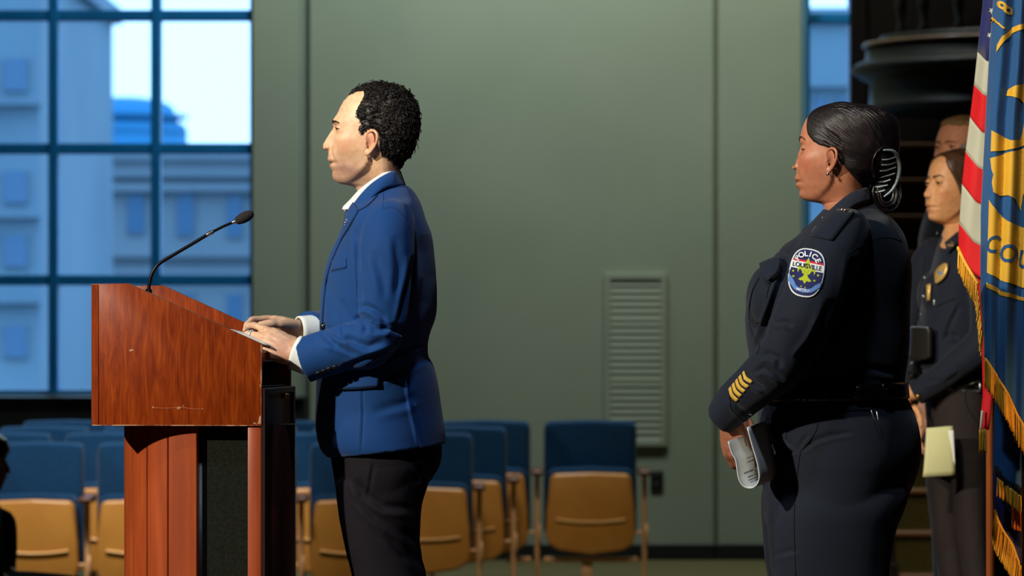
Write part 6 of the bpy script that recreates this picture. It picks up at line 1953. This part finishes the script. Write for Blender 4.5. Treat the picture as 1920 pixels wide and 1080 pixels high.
# ---- the tall man behind her
def back_man(Y, head_px, k, yaw, pitch, hair_mat, label, skin, tx, hip_b, hairpoly, thick, detail):
    W0 = plane(Y); s = F / Y
    m = thing('person', label, 'person', W0(tx, HY + 1.2 * s))
    O = W0(*head_px); R = rot(yaw, pitch)
    D = copy.deepcopy(MALE)
    D['lids'] = (11, -13); D['brow'] = 0.002
    hd = head_shape(D)
    n0 = head_px[1] + 90 * k * s / 800
    q = lambda dx, dy: (tx + dx * s, n0 + dy * s)
    def rows(lst):
        return [(n0 + a * s, n0 + a * s, tx - f * s, tx + b * s, w) for a, f, b, w in lst]
    core = loft(ring_body(dense(rows([(0.0, 0.05, 0.05, 0.055), (0.06, 0.07, 0.07, 0.10), (0.15, 0.09, 0.08, 0.15), (0.35, 0.09, 0.08, 0.15), (0.60, 0.09, 0.08, 0.14)]), 16), 32, W0))
    arms = [tube([W0(tx, n0 + 0.12 * s, sd * 0.20), W0(tx, n0 + 0.30 * s, sd * 0.25), W0(tx - 0.02 * s, n0 + 0.44 * s, sd * 0.26), W0(tx - 0.16 * s, n0 + 0.58 * s, sd * 0.16), W0(tx - 0.22 * s, n0 + 0.66 * s, sd * 0.05)], [0.045, 0.042, 0.04, 0.03, 0.026], 14, 24) for sd in (-1, 1)]
    hands = []
    for sd in (-1, 1):
        hh, jj, tt = hand(W0(tx - 0.22 * s, n0 + 0.66 * s, sd * 0.05), (-0.2, -sd * 0.35, -0.9), (-0.8, 0, 0.2), left=(sd < 0), curls=[(35, 40, 25)] * 4, spread=2)
        hands += hh
    bv, bf, be = remesh_fine(merge((to_world(hd[0] * k, R, O), hd[1]), core, *arms, *hands), 0.0042, 2, W0(0, n0 - 0.02 * s)[2], O, 2.0)
    h = hpw(R, O, k)
    obj('body', (bv, bf), attr_mat('fair_skin', 0.5, 0.05, 500, 0.4, 0.05), m, colors=paint(bv, skin, face_spots(h, rgb(182, 104, 90), rgb(212, 130, 104), rgb(90, 46, 34))))
    face_bits(m, 'b', BVHTree.FromPolygons(bv.tolist(), bf), R, O, M_IRIS, hair_mat, [(628, 233), (625.5, 230.5), (629, 228), (636, 229), (644, 232.5)])
    hr, hv, hf, hq, hs, hm = shell_hair(m, D, R, O, hairpoly, thick, hair_mat, k, soft=6, rip=0.0008)
    tor = loft(ring_body(dense(rows([(0.0, 0.05, 0.055, 0.05), (0.03, 0.07, 0.08, 0.08), (0.06, 0.09, 0.10, 0.14), (0.11, 0.11, 0.115, 0.195), (0.18, 0.125, 0.12, 0.215), (0.30, 0.13, 0.12, 0.21), (0.45, 0.13, 0.11, 0.195), (0.60, 0.13, 0.11, 0.19)]), 40), 60, W0))
    sl = [sleeve([W0(tx, n0 + 0.07 * s, sd * 0.15), W0(tx, n0 + 0.12 * s, sd * 0.20), W0(tx, n0 + 0.28 * s, sd * 0.245), W0(tx - 0.01 * s, n0 + 0.42 * s, sd * 0.26), W0(tx - 0.08 * s, n0 + 0.51 * s, sd * 0.23), W0(tx - 0.18 * s, n0 + 0.61 * s, sd * 0.12)], [0.05, 0.065, 0.064, 0.058, 0.053, 0.044], 24, 40, 0.92) for sd in (-1, 1)]
    # turn the trunk with the gaze
    sv, sf, se = remesh(merge(tor, *sl), 0.0055, 3)
    sn_ = normals(sv, sf)
    sv = sv + sn_ * wob(sv, 0.0018, 22, int(Y * 10))[:, None]
    sh = obj('uniform_shirt', (sv, sf), M_NAVY, m)
    S = Surf(sv, sf); S.far = Y
    collar_band([(tx + 0.06 * s, n0 - 0.05 * s, 0.0), (tx + 0.045 * s, n0 - 0.045 * s, 0.045), (tx, n0 - 0.025 * s, 0.062), (tx - 0.045 * s, n0 + 0.0 * s, 0.05), (tx - 0.065 * s, n0 + 0.015 * s, 0.02)],
                [(tx + 0.075 * s, n0 - 0.015 * s, 0.0), (tx + 0.055 * s, n0 - 0.01 * s, 0.06), (tx, n0 + 0.015 * s, 0.085), (tx - 0.06 * s, n0 + 0.045 * s, 0.075), (tx - 0.10 * s, n0 + 0.05 * s, 0.03)], W0, W0(tx, n0, 0), 0.005, M_NAVY, sh, 'collar')
    if detail:
        detail(S, sh)
    tr = trouser_set(m, W0, rows([(0.56, 0.125, 0.115, 0.18), (0.68, 0.12, 0.135, 0.18), (0.80, 0.115, 0.13, 0.175), (0.90, 0.11, 0.11, 0.17)]),
                     [(n0 + a * s, tx - f * s, tx + b * s, w) for a, f, b, w in ((0.80, 0.11, 0.12, 0.09), (1.0, 0.095, 0.085, 0.085), (1.2, 0.075, 0.075, 0.07), (HY / s * 0 + (HY + 1.17 * s - n0) / s, 0.06, 0.06, 0.062))], 0.09, M_NAVYT)
    for sd in (-0.09, 0.09):
        shoe(W0(tx + 0.08 * s, 0)[0], 0.28, Y + sd, 0.2, M_SHOE, m)
    return m
HPS = [(652, 176), (650, 184), (660, 188), (672, 184), (682, 192), (690, 206), (686, 225), (680, 246), (688, 252), (698, 246), (708, 252), (714, 268), (714, 290), (730, 300), (752, 306), (780, 300), (800, 250), (800, 190), (770, 160), (700, 150), (660, 160)]
def det_m(S, sh):
    button_on(S, 1756, 437, 0.007, M_SILVER, sh, 'shoulder_button')
    for x, y in ((1726.5, 476), (1746, 484), (1730, 545)):
        button_on(S, x, y, 0.006, M_SILVER, sh)
    b = plate_on(S, [[(1731 + 6.5 * math.cos(a) + 2.0 * math.sin(a), 515 - 15 * math.sin(a)) for a in np.linspace(0, 2 * math.pi, 20, endpoint=False)]], 0.01, 0.005, M_STEEL, sh, 'police_badge', 5)
    plate_on(S, [[(1725, 526), (1729, 525), (1727, 538), (1724, 538)]], 0.009, 0.004, M_GOLD, sh, 'name_bar', 6)
back_man(14.66, (1803, 290), 1.0, 180 + 44, 0, M_HAIRS, 'tall sandy-haired man in uniform behind the brown-haired woman officer', rgb(222, 158, 128), 1792, 0, HPS, lambda px, py, y: 0.010 + 0.006 * sstep(px, 700, 760) - 0.004 * sstep(py, 230, 290), det_m)
back_man(14.02, (1840, 335), 0.98, 180 + 20, 0, M_HAIRG, 'grey-haired man almost hidden between the tall officer and the striped flag', rgb(222, 164, 140), 1858, 0, HPS, lambda px, py, y: 0.008 + 0.004 * sstep(px, 700, 760), None)

# ---- the dark figure cut off by the picture's edge, seated below the stage
YS = 16.5
E5 = plane(YS); s5 = F / YS
Z5 = zf(YS)
sit = thing('person', 'dark-clothed seated person cut off beside the front row of folded seats', 'person', (E5(-40, 0)[0], YS, Z5))
Rs = rot(0, 8); Os = E5(-38, 868)
ks = 0.98
hs_ = head_shape(MALE)
rowsS = lambda lst: [(a, a, f, b, w) for a, f, b, w in lst]
cS = loft(ring_body(dense([(905, 905, -72, -22, 0.06), (925, 925, -80, -18, 0.12), (980, 980, -86, -12, 0.16), (1060, 1060, -86, -14, 0.15), (1110, 1110, -90, -10, 0.16)], 20), 36, E5))
aS = [tube([E5(-48, 940, sd * 0.19), E5(-40, 1010, sd * 0.23), E5(-30, 1050, sd * 0.22), E5(20, 1090, sd * 0.16), E5(52, 1100, sd * 0.12)], [0.045, 0.042, 0.038, 0.03, 0.026], 14, 24) for sd in (-1, 1)]
hS = []
for sd in (-1, 1):
    a_, b_, c_ = hand(E5(54, 1100, sd * 0.12), (0.95, 0, -0.2), (0.1, 0, 1), left=(sd > 0), curls=[(20, 25, 15)] * 4)
    hS += a_
bv, bf, be = remesh_fine(merge((to_world(hs_[0] * ks, Rs, Os), hs_[1]), cS, *aS, *hS), 0.005, 2, E5(0, 915)[2], Os, 2.0)
obj('body', (bv, bf), attr_mat('warm_skin', 0.5, 0.05, 500, 0.4, 0.05), sit, colors=paint(bv, rgb(206, 140, 104), face_spots(hpw(Rs, Os, ks), rgb(170, 90, 76), rgb(206, 120, 92), rgb(80, 40, 30))))
face_bits(sit, 's', BVHTree.FromPolygons(bv.tolist(), bf), Rs, Os, M_IRIS, M_BROW, [(628, 233), (625.5, 230.5), (629, 228), (636, 229), (644, 232.5)])
hr = shell_hair(sit, MALE, Rs, Os, [(630, 228), (640, 236), (668, 232), (680, 250), (700, 246), (714, 290), (752, 306), (790, 280), (800, 190), (700, 145), (640, 160), (622, 200)], lambda px, py, y: 0.012 + 0.012 * sstep(-px, -670, -640), M_HAIRB, ks, soft=6)
M_BLACKC = noise_mat('black_cloth', rgb(14, 14, 17), rgb(20, 20, 24), 5, rough=0.9, spec=0.2)
tS = loft(ring_body(dense([(902, 902, -76, -20, 0.065), (918, 918, -86, -14, 0.12), (940, 940, -92, -6, 0.19), (980, 980, -96, 0, 0.205), (1040, 1040, -96, -2, 0.19), (1112, 1112, -98, -4, 0.19)], 30), 50, E5))
slS = [sleeve([E5(-46, 930, sd * 0.17), E5(-42, 960, sd * 0.20), E5(-30, 985, sd * 0.235), E5(-8, 985, sd * 0.24), E5(-2, 1030, sd * 0.23), E5(0, 1085, sd * 0.19), E5(40, 1100, sd * 0.13)], [0.05, 0.064, 0.060, 0.050, 0.045, 0.045, 0.04], 24, 40) for sd in (-1, 1)]
sv, sf, se = remesh(merge(tS, *slS), 0.006, 3)
obj('jacket', (sv, sf), M_BLACKC, sit)
gr = HY + (HC - Z5) * s5
lg = []
for sd in (-0.1, 0.1):
    lg.append(tube([E5(-60, 1120, sd), E5(60, 1118, sd), E5(150, 1120, sd), E5(160, 1150, sd), E5(165, gr - 40, sd), E5(165, gr - 18, sd)], [0.10, 0.09, 0.07, 0.066, 0.05, 0.05], 24, 50))
sv, sf, se = remesh(merge(*lg, ellipsoid(E5(-55, 1120, 0), (0.14, 0.2, 0.11), 24, 16)), 0.007, 3)
obj('trousers', (sv, sf), M_BLACKC, sit)
for sd in (-0.1, 0.1):
    shoe(E5(146, 0)[0], 0.27, YS + sd, Z5, M_SHOE, sit, dirx=1.0)
chr_ = thing('folding_chair', 'plain black chair under the seated dark figure, mostly outside the picture', 'chair', (E5(-50, 0)[0], YS, Z5))
zs_ = E5(0, 1172)[2]
x0c, x1c = E5(-125, 0)[0], E5(60, 0)[0]
obj('seat', box(x0c, x1c, YS - 0.22, YS + 0.22, zs_ - 0.03, zs_ - 0.004, 0.008, 2), M_BLACK, chr_)
obj('backrest', box(x0c - 0.03, x0c, YS - 0.22, YS + 0.22, zs_ + 0.15, zs_ + 0.42, 0.01, 2), M_BLACK, chr_)
for a in (x0c, x1c - 0.02):
    for sd in (-0.2, 0.2):
        obj('leg', tube([(a, YS + sd, Z5 + 0.012), (a, YS + sd, zs_ + (0.4 if a == x0c else -0.02))], 0.011, 10), M_MIC, chr_)
# ================================================================== the flags on the right
M_FBLUE = noise_mat('royal_blue_flag_cloth', rgb(16, 68, 118), rgb(22, 76, 128), 5, rough=0.75, sheen=0.15, spec=0.3, bump=0.1, bump_scale=900)
M_FNAVY = noise_mat('navy_flag_cloth', rgb(18, 26, 82), rgb(24, 32, 94), 5, rough=0.7, sheen=0.15, spec=0.3, bump=0.1, bump_scale=900)
M_FRED = noise_mat('red_flag_cloth', rgb(188, 16, 24), rgb(198, 22, 30), 5, rough=0.75, spec=0.3, bump=0.1, bump_scale=900)
M_FWHITE = noise_mat('white_flag_cloth', rgb(166, 166, 148), rgb(174, 174, 156), 5, rough=0.75, spec=0.3, bump=0.1, bump_scale=900)
M_FGOLD = noise_mat('gold_print', rgb(196, 148, 30), rgb(206, 160, 40), 6, rough=0.7)
M_FRINGE = noise_mat('gold_fringe', rgb(214, 152, 28), rgb(232, 176, 50), 300, rough=0.55, spec=0.4)
M_POLE = noise_mat('oak_flag_pole', rgb(134, 66, 24), rgb(156, 82, 32), 4, (14, 14, 1), rough=0.35, coat=0.4)
M_POLED = noise_mat('dark_flag_pole', rgb(58, 32, 18), rgb(72, 42, 24), 4, (14, 14, 1), rough=0.4, coat=0.3)

def lin_tab(tab):
    t = np.asarray(tab, float)
    return lambda y: np.interp(y, t[:, 0], t[:, 1])

def fringe(par, pts, length, Y_of, sway=(0, 0), r=0.0014, spacing=2.0, mat=None, name='fringe'):
    """twisted cords hanging from a hem given in pixels; Y_of gives the distance of a hem point"""
    p = np.asarray(pts, float)
    L = np.concatenate([[0], np.cumsum(np.hypot(*np.diff(p, axis=0).T))])
    n = int(L[-1] / spacing)
    cords = []
    for k in range(n):
        t = (k + 0.5) * spacing
        x = np.interp(t, L, p[:, 0]); y = np.interp(t, L, p[:, 1])
        ln = (length(x, y) if callable(length) else length) * RNG.uniform(0.94, 1.05)
        Y0 = Y_of(x, y) + RNG.uniform(-0.004, 0.004)
        j = RNG.normal() * 0.9
        q = [P(x, y, Y0), P(x + sway[0] * 0.35 + j * 0.3, y + ln * 0.35 + sway[1] * 0.3, Y0), P(x + sway[0] * 0.75 + j * 0.7, y + ln * 0.7 + sway[1] * 0.7, Y0), P(x + sway[0] + j, y + ln + sway[1], Y0)]
        cords.append(tube(q, [r, r, r * 1.05, r * 0.9], 5, 7, round_ends=False))
    return obj(name, merge(*cords), mat or M_FRINGE, par, kind='stuff')

def cloth(name, par, xl, xr, y_top, hem, Y0, wave, mats, n=70, m=60, band=None, thick=0.0016):
    """hanging cloth between two edges (functions of the row), down to a hem line (function of u)"""
    G = np.empty((n, m, 3)); Nn = np.zeros((n, m, 3)); Nn[..., 1] = -1
    ids = np.zeros((n, m), int)
    for i in range(n):
        for j in range(m):
            u, v = j / (m - 1), i / (n - 1)
            yt = y_top(u) if callable(y_top) else y_top
            y = yt + v * (hem(u) - yt)
            x = xl(y) + u * (xr(y) - xl(y))
            G[i, j] = P(x, y, Y0 + wave(u, y))
            if band is not None:
                ids[i, j] = band(u, v)
    v, f = slab(G, Nn, thick)
    N = n * m
    fid = []
    for q in f:
        k = min(q) % N
        fid.append(ids[k // m, k % m])
    return obj(name, (v, f), mats, par, mat_ids=fid if band is not None else None), (v, f)

# ---- the striped flag
YU = 10.62
us = thing('striped_flag', 'red and white striped flag with gold fringe on a wooden pole', 'flag', (P(1857, 700, 10.70)[0], 10.70, 0.2))
obj('pole', tube([P(1857, -500, 10.70), P(1857, 300, 10.70), (P(1857, 620, 10.70)[0], 10.70, 0.215)], 0.0112, 16, round_ends=True), M_POLE, us)
bv_, bf_ = lathe([(0.01, 0), (0.16, 0), (0.16, 0.012), (0.12, 0.03), (0.03, 0.05), (0.02, 0.13), (0.013, 0.14)], 28)
obj('stand', (bv_ * np.array((0.7, 0.7, 1)) + np.array((P(1857, 620, 10.70)[0], 10.70, 0.201)), bf_), M_POLED, us)
bl = [-160, 96, 158, 219.5, 283.6, 345, 418, 465]
br = [-160, 120, 185, 258, 326, 392, 467, 529]
nb = 9
def us_band_y(u, t):
    """row at band coordinate t (0..7)"""
    k = min(int(t), 6); w = t - k
    a = bl[k] * (1 - w) + bl[k + 1] * w
    b = br[k] * (1 - w) + br[k + 1] * w
    return a * (1 - u) + b * u
xl_ = lin_tab([(-200, 1850), (0, 1843), (95, 1833), (160, 1826), (220, 1818.5), (285, 1810), (345, 1803.5), (423, 1798), (480, 1796)])
xr_ = lin_tab([(-200, 1885), (0, 1872), (118, 1856), (187, 1852), (260, 1850), (330, 1845), (392, 1840), (470, 1836), (540, 1833)])
n, m = 7 * nb + 1, 16
bandfaces = {0: [], 1: [], 2: []}
G = np.empty((n, m, 3)); Nn = np.zeros((n, m, 3)); Nn[..., 1] = -0.8; Nn[..., 0] = -0.6
for i in range(n):
    for j in range(m):
        u = j / (m - 1)
        y = us_band_y(u, i / nb)
        x = xl_(y) + u * (xr_(y) - xl_(y)) + 16 * max(0, u - 0.72) / 0.28
        G[i, j] = P(x, y, YU + 0.055 * (1 - u) ** 1.5 * 0.6 + 0.006 * math.sin(u * 6 + y * 0.006) - 0.02 * u)
names = [('canton', M_FNAVY), ('stripe', M_FWHITE), ('stripe', M_FRED), ('stripe', M_FWHITE), ('stripe', M_FRED), ('stripe', M_FWHITE), ('stripe', M_FRED)]
for k, (nm, mt) in enumerate(names):
    a = k * nb
    obj(nm, slab(G[a:a + nb + 1], Nn[a:a + nb + 1], 0.0016), mt, us)
    if k:
        seam = tube(G[a] + np.array((-0.0004, -0.0012, 0)), 0.0007, 5, round_ends=False)
        obj('stitching', seam, M_FWHITE if k != 1 else M_FNAVY, us)
SU = Surf(*slab(G, Nn, 0.0016)); SU.far = YU
for x, y, r in ((1859.5, 20, 7), (1855.5, 66, 6), (1862, -30, 7), (1850, 110, 3)):
    if y < 100:
        v, f = poly_mesh([[(x + (q[0] - x) * 0.75, q[1]) for q in star(x, y, r, 5, 0.40)]], 4)
        obj('star', (on_surf(SU, v[:, :2], 0.0012), f), M_FWHITE, us)
fringe(us, [(1797, 466), (1806, 486), (1818, 508), (1832, 531)], lambda x, y: 36 + (x - 1797) * 0.12, lambda x, y: YU + 0.02, (-1, 2), 0.0016, 1.5)
obj('fringe_braid', tube([P(1796.5, 465, YU + 0.025), P(1806, 485.5, YU + 0.01), P(1818, 507, YU - 0.004), P(1833, 531, YU - 0.02)], 0.0042, 8, 24), M_FRINGE, us)
# the folds behind, next to the pole
G2 = np.empty((24, 5, 3)); N2_ = np.zeros((24, 5, 3)); N2_[..., 1] = -0.8; N2_[..., 0] = -0.6
for i in range(24):
    y = 520 + i * (806 - 520) / 23
    x0 = np.interp(y, [520, 560, 655, 740, 806], [1832, 1834, 1841, 1842.5, 1836])
    for j in range(5):
        G2[i, j] = P(x0 + j * 4.5, y, YU + 0.01 - 0.006 * j + 0.004 * math.sin(i * 0.5 + j))
obj('fold', slab(G2, N2_, 0.002), M_FRED, us)
for i in range(5):
    G2[:, i, 0] -= 0.0
G3_ = np.empty((6, 3, 3)); N3 = np.zeros((6, 3, 3)); N3[..., 1] = -1
for i in range(6):
    for j in range(3):
        G3_[i, j] = P(1836.5 + j * 2.4 + (5 - i) * 0.6, 770 + i * 7.4, YU - 0.012)
obj('fold', slab(G3_, N3, 0.002), M_FWHITE, us)
fringe(us, [(1832, 533), (1836, 566), (1840, 610), (1842.5, 640)], lambda x, y: 26, lambda x, y: YU - 0.01, (-4, 4), 0.0015, 2.2)
fringe(us, [(1836, 806), (1850, 804)], 44, lambda x, y: YU - 0.012, (0, 0), 0.0016, 1.6)

# ---- the blue city flag with the gold seal, hanging in front
YC = 10.36
cf = thing('county_flag', 'blue flag with a gold seal and gold fringe nearest the picture edge', 'flag', (P(1924, 620, 10.42)[0], 10.42, 0.2))
obj('pole', tube([P(1924, -500, 10.42), P(1924, 300, 10.42), (P(1924, 620, 10.42)[0], 10.42, 0.215)], 0.0112, 16), M_POLED, cf)
obj('stand', (bv_ * np.array((0.9, 0.9, 1)) + np.array((P(1924, 620, 10.42)[0] + 0.24, 10.30, 0.201)), bf_), M_POLED, cf) if False else obj('stand', (bv_ * np.array((0.42, 0.42, 1)) + np.array((P(1924, 620, 10.42)[0], 10.42, 0.201)), bf_), M_POLED, cf)
xf_ = lin_tab([(-200, 1886), (0, 1875), (120, 1867), (220, 1857), (400, 1852), (560, 1846.5), (720, 1846)])
xs_ = lin_tab([(-200, 1874), (0, 1862), (120, 1853.5), (220, 1848), (400, 1838.5), (560, 1838), (640, 1844.5), (720, 1846)])
hem1 = lin_tab([(1838, 664), (1846.7, 671), (1866.7, 702), (1889, 738), (1906.7, 778), (1920, 800), (1960, 850), (1995, 880)])
n, m = 110, 76
G = np.empty((n, m, 3)); Nn = np.zeros((n, m, 3)); Nn[..., 1] = -1
for i in range(n):
    for j in range(m):
        v = i / (n - 1)
        if j < 8:
            t = j / 8
            xe = 1845
            y = -170 + v * (hem1(xe) + 170)
            x = xs_(y) + t * (xf_(y) - xs_(y))
            d = 0.045 * (1 - t)
            Nn[i, j] = (-0.9, -0.45, 0)
        else:
            t = (j - 8) / (m - 9)
            y = -170
            xg = 1846 + t * (1992 - 1846)
            y = -170 + v * (hem1(xg) + 170)
            x = xf_(y) + t * (1992 - xf_(y))
            d = 0.012 * math.sin(t * 13.0 + 0.002 * y) * min(1, t * 6) + 0.008 * math.sin(t * 29 + 1 + 0.003 * y) * min(1, t * 5) - 0.012 * math.exp(-((t - 0.08) / 0.07) ** 2)
        G[i, j] = P(x, y, YC + d)
clv, clf = slab(G, Nn, 0.0016)
obj('flag_cloth', (clv, clf), M_FBLUE, cf)
SF_ = Surf(G.reshape(-1, 3), [q for q in clf if max(q) < n * m]); SF_.far = YC
def fdec(name, polys, mat, off, ml=2.6):
    return obj(name, (lambda v, f: (on_surf(SF_, v[:, :2], off), f))(*poly_mesh(polys, ml)), mat, seal)
# gold lower part of the ring carries the seal's other pieces
vv, ff = poly_mesh([[(1855, 374), (1870, 398.6), (1895.6, 417.8), (1920, 427.6), (1948, 432), (1948, 546), (1920, 540), (1878.6, 526), (1851, 511)]], 2.6)
seal = obj('seal_ring', (on_surf(SF_, vv[:, :2], 0.0026), ff), M_FGOLD, cf)
fdec('seal_rim', [[(1850, 529), (1878.6, 545.6), (1920, 558), (1950, 563), (1950, 570), (1920, 564.7), (1878.6, 554), (1850, 538.5)]], M_FGOLD, 0.0027)
fdec('seal_rim', [[(1868.5, 98), (1869.5, 85), (1879, 68), (1898, 52.5), (1920, 43), (1946, 36), (1946, 47), (1920, 53), (1900, 62.5), (1883, 76), (1873.5, 91)]], M_FGOLD, 0.0027)
fdec('fleur_petal', [[(1884.6, 179), (1892, 168), (1905, 160), (1920, 157), (1945, 160), (1945, 225), (1932, 210), (1920, 194.5), (1910, 185), (1900, 181)]], M_FGOLD, 0.0027)
fdec('fleur_petal', [[(1859.5, 244), (1877, 255), (1897, 263), (1911, 262), (1916, 250), (1920, 233), (1945, 240), (1945, 268), (1916, 274), (1888, 282), (1858, 284)]], M_FGOLD, 0.0027)
fdec('fleur_petal', [[(1857, 297), (1888.5, 286.5), (1920, 278), (1945, 272), (1945, 352), (1926, 352), (1919, 366), (1914, 395), (1906, 382), (1902, 373.5), (1892.5, 366), (1873, 367.7), (1863, 360), (1860.5, 342), (1863, 327), (1859.5, 316)]], M_FGOLD, 0.0027)
for ch_, x, y, ang, h, w in (('C', 1861.5, 457, 24, 46, 0.62), ('O', 1891.5, 475, 17, 46, 0.78), ('U', 1922, 487, 12, 46, 0.74)):
    v, f = text_mesh(ch_, h, 1.0, maxlen=3.0)
    a = math.radians(ang)
    v[:, 0] *= w
    q = np.stack([x + v[:, 0] * math.cos(a) + v[:, 1] * math.sin(a), y + v[:, 0] * math.sin(a) - v[:, 1] * math.cos(a)], 1)
    obj('lettering', (on_surf(SF_, q, 0.0042), f), M_FBLUE, seal)
for ch_, x, y, ang, h, w in (('8', 1884.5, 15, -48, 46, 0.62), ('7', 1872, 44, -58, 40, 0.5)):
    v, f = text_mesh(ch_, h, 1.0, maxlen=3.0)
    a = math.radians(ang)
    v[:, 0] *= w
    q = np.stack([x + v[:, 0] * math.cos(a) + v[:, 1] * math.sin(a), y + v[:, 0] * math.sin(a) - v[:, 1] * math.cos(a)], 1)
    obj('lettering', (on_surf(SF_, q, 0.0027), f), M_FGOLD, seal)
hp_ = [(x, float(hem1(x))) for x in np.linspace(1846, 1990, 40)]
Yh = lambda x, y: SF_.cast(x, y - 6)[0][1] - 0.003
fringe(cf, hp_, lambda x, y: 50, Yh, (0, 2), 0.0015, 1.7)
obj('fringe_braid', tube([P(x, y, Yh(x, y)) for x, y in hp_], 0.0036, 8), M_FRINGE, cf)

# ---- the navy flag behind it, its lower folds in view
YN3 = 10.46
nf = thing('navy_flag', 'navy flag with black lace and orange-lit gold fringe below the blue city flag', 'flag', (P(1960, 620, 10.58)[0], 10.58, 0.2))
obj('pole', tube([P(1960, -300, 10.58), P(1960, 300, 10.58), (P(1960, 620, 10.58)[0], 10.58, 0.215)], 0.0112, 16), M_POLE, nf)
obj('stand', (bv_ * np.array((0.35, 0.35, 1)) + np.array((P(1960, 620, 10.58)[0], 10.58, 0.201)), bf_), M_POLED, nf)
def hang(name, xl, xr, yt, hem, Y0, mat, wave):
    n, m = 40, 24
    G = np.empty((n, m, 3)); Nn = np.zeros((n, m, 3)); Nn[..., 1] = -1
    for i in range(n):
        for j in range(m):
            u, v = j / (m - 1), i / (n - 1)
            x = xl + u * (xr - xl)
            y = yt + v * (hem(x) - yt)
            G[i, j] = P(x + 2.0 * math.sin(y * 0.02) * (1 - u), y, Y0 + wave * math.sin(u * 9 + 0.01 * y))
    return obj(name, slab(G, Nn, 0.0016), mat, nf)
hemA = lin_tab([(1862, 886), (1870.7, 893), (1897, 913), (1914.5, 927), (1955, 962), (1990, 985)])
hang('cloth', 1864, 1990, 560, hemA, YN3, M_FBLUE, 0.012)
lace = [tube([P(x + RNG.uniform(-2, 2), hemA(x) - 9 + RNG.uniform(-7, 5), YN3 - 0.004), P(x + RNG.uniform(-5, 5), hemA(x) - 2 + RNG.uniform(-4, 4), YN3 - 0.012)], 0.0022, 5, 5) for x in np.linspace(1866, 1990, 120)]
obj('lace_edging', merge(*lace), M_NSEAM, nf, kind='stuff')
fringe(nf, [(x, float(hemA(x)) + 3) for x in np.linspace(1869.5, 1988, 30)], lambda x, y: 33, lambda x, y: YN3 - 0.012, (0, 1), 0.0016, 2.2)
hemB = lin_tab([(1862, 945), (1865.6, 962), (1872.8, 982), (1883, 1001), (1897, 1022), (1904, 1045), (1915, 1066), (1990, 1120)])
hang('cloth', 1863.5, 1990, 600, hemB, YN3 + 0.05, M_FNAVY, 0.014)
fringe(nf, [(1865.6, 960), (1872.8, 982), (1883, 1001), (1897, 1022), (1908, 1052), (1918, 1070), (1985, 1116)], lambda x, y: 46, lambda x, y: YN3 + 0.035, (-6, 6), 0.0016, 1.7)
obj('fringe_braid', tube([P(x, y, YN3 + 0.035) for x, y in ((1865.6, 958), (1872.8, 981), (1883, 1000), (1897, 1021), (1908, 1050), (1918, 1068), (1985, 1114))], 0.0040, 8, 40), M_FRINGE, nf)
M_FRO = noise_mat('orange_lit_fringe', rgb(226, 110, 40), rgb(240, 130, 56), 300, rough=0.55)  # warm orange light put into the colour of these gold cords
fringe(nf, [(1896, 948), (1914, 956), (1950, 980)], lambda x, y: 42, lambda x, y: YN3 + 0.02, (0, 0), 0.0016, 2.0, M_FRO)
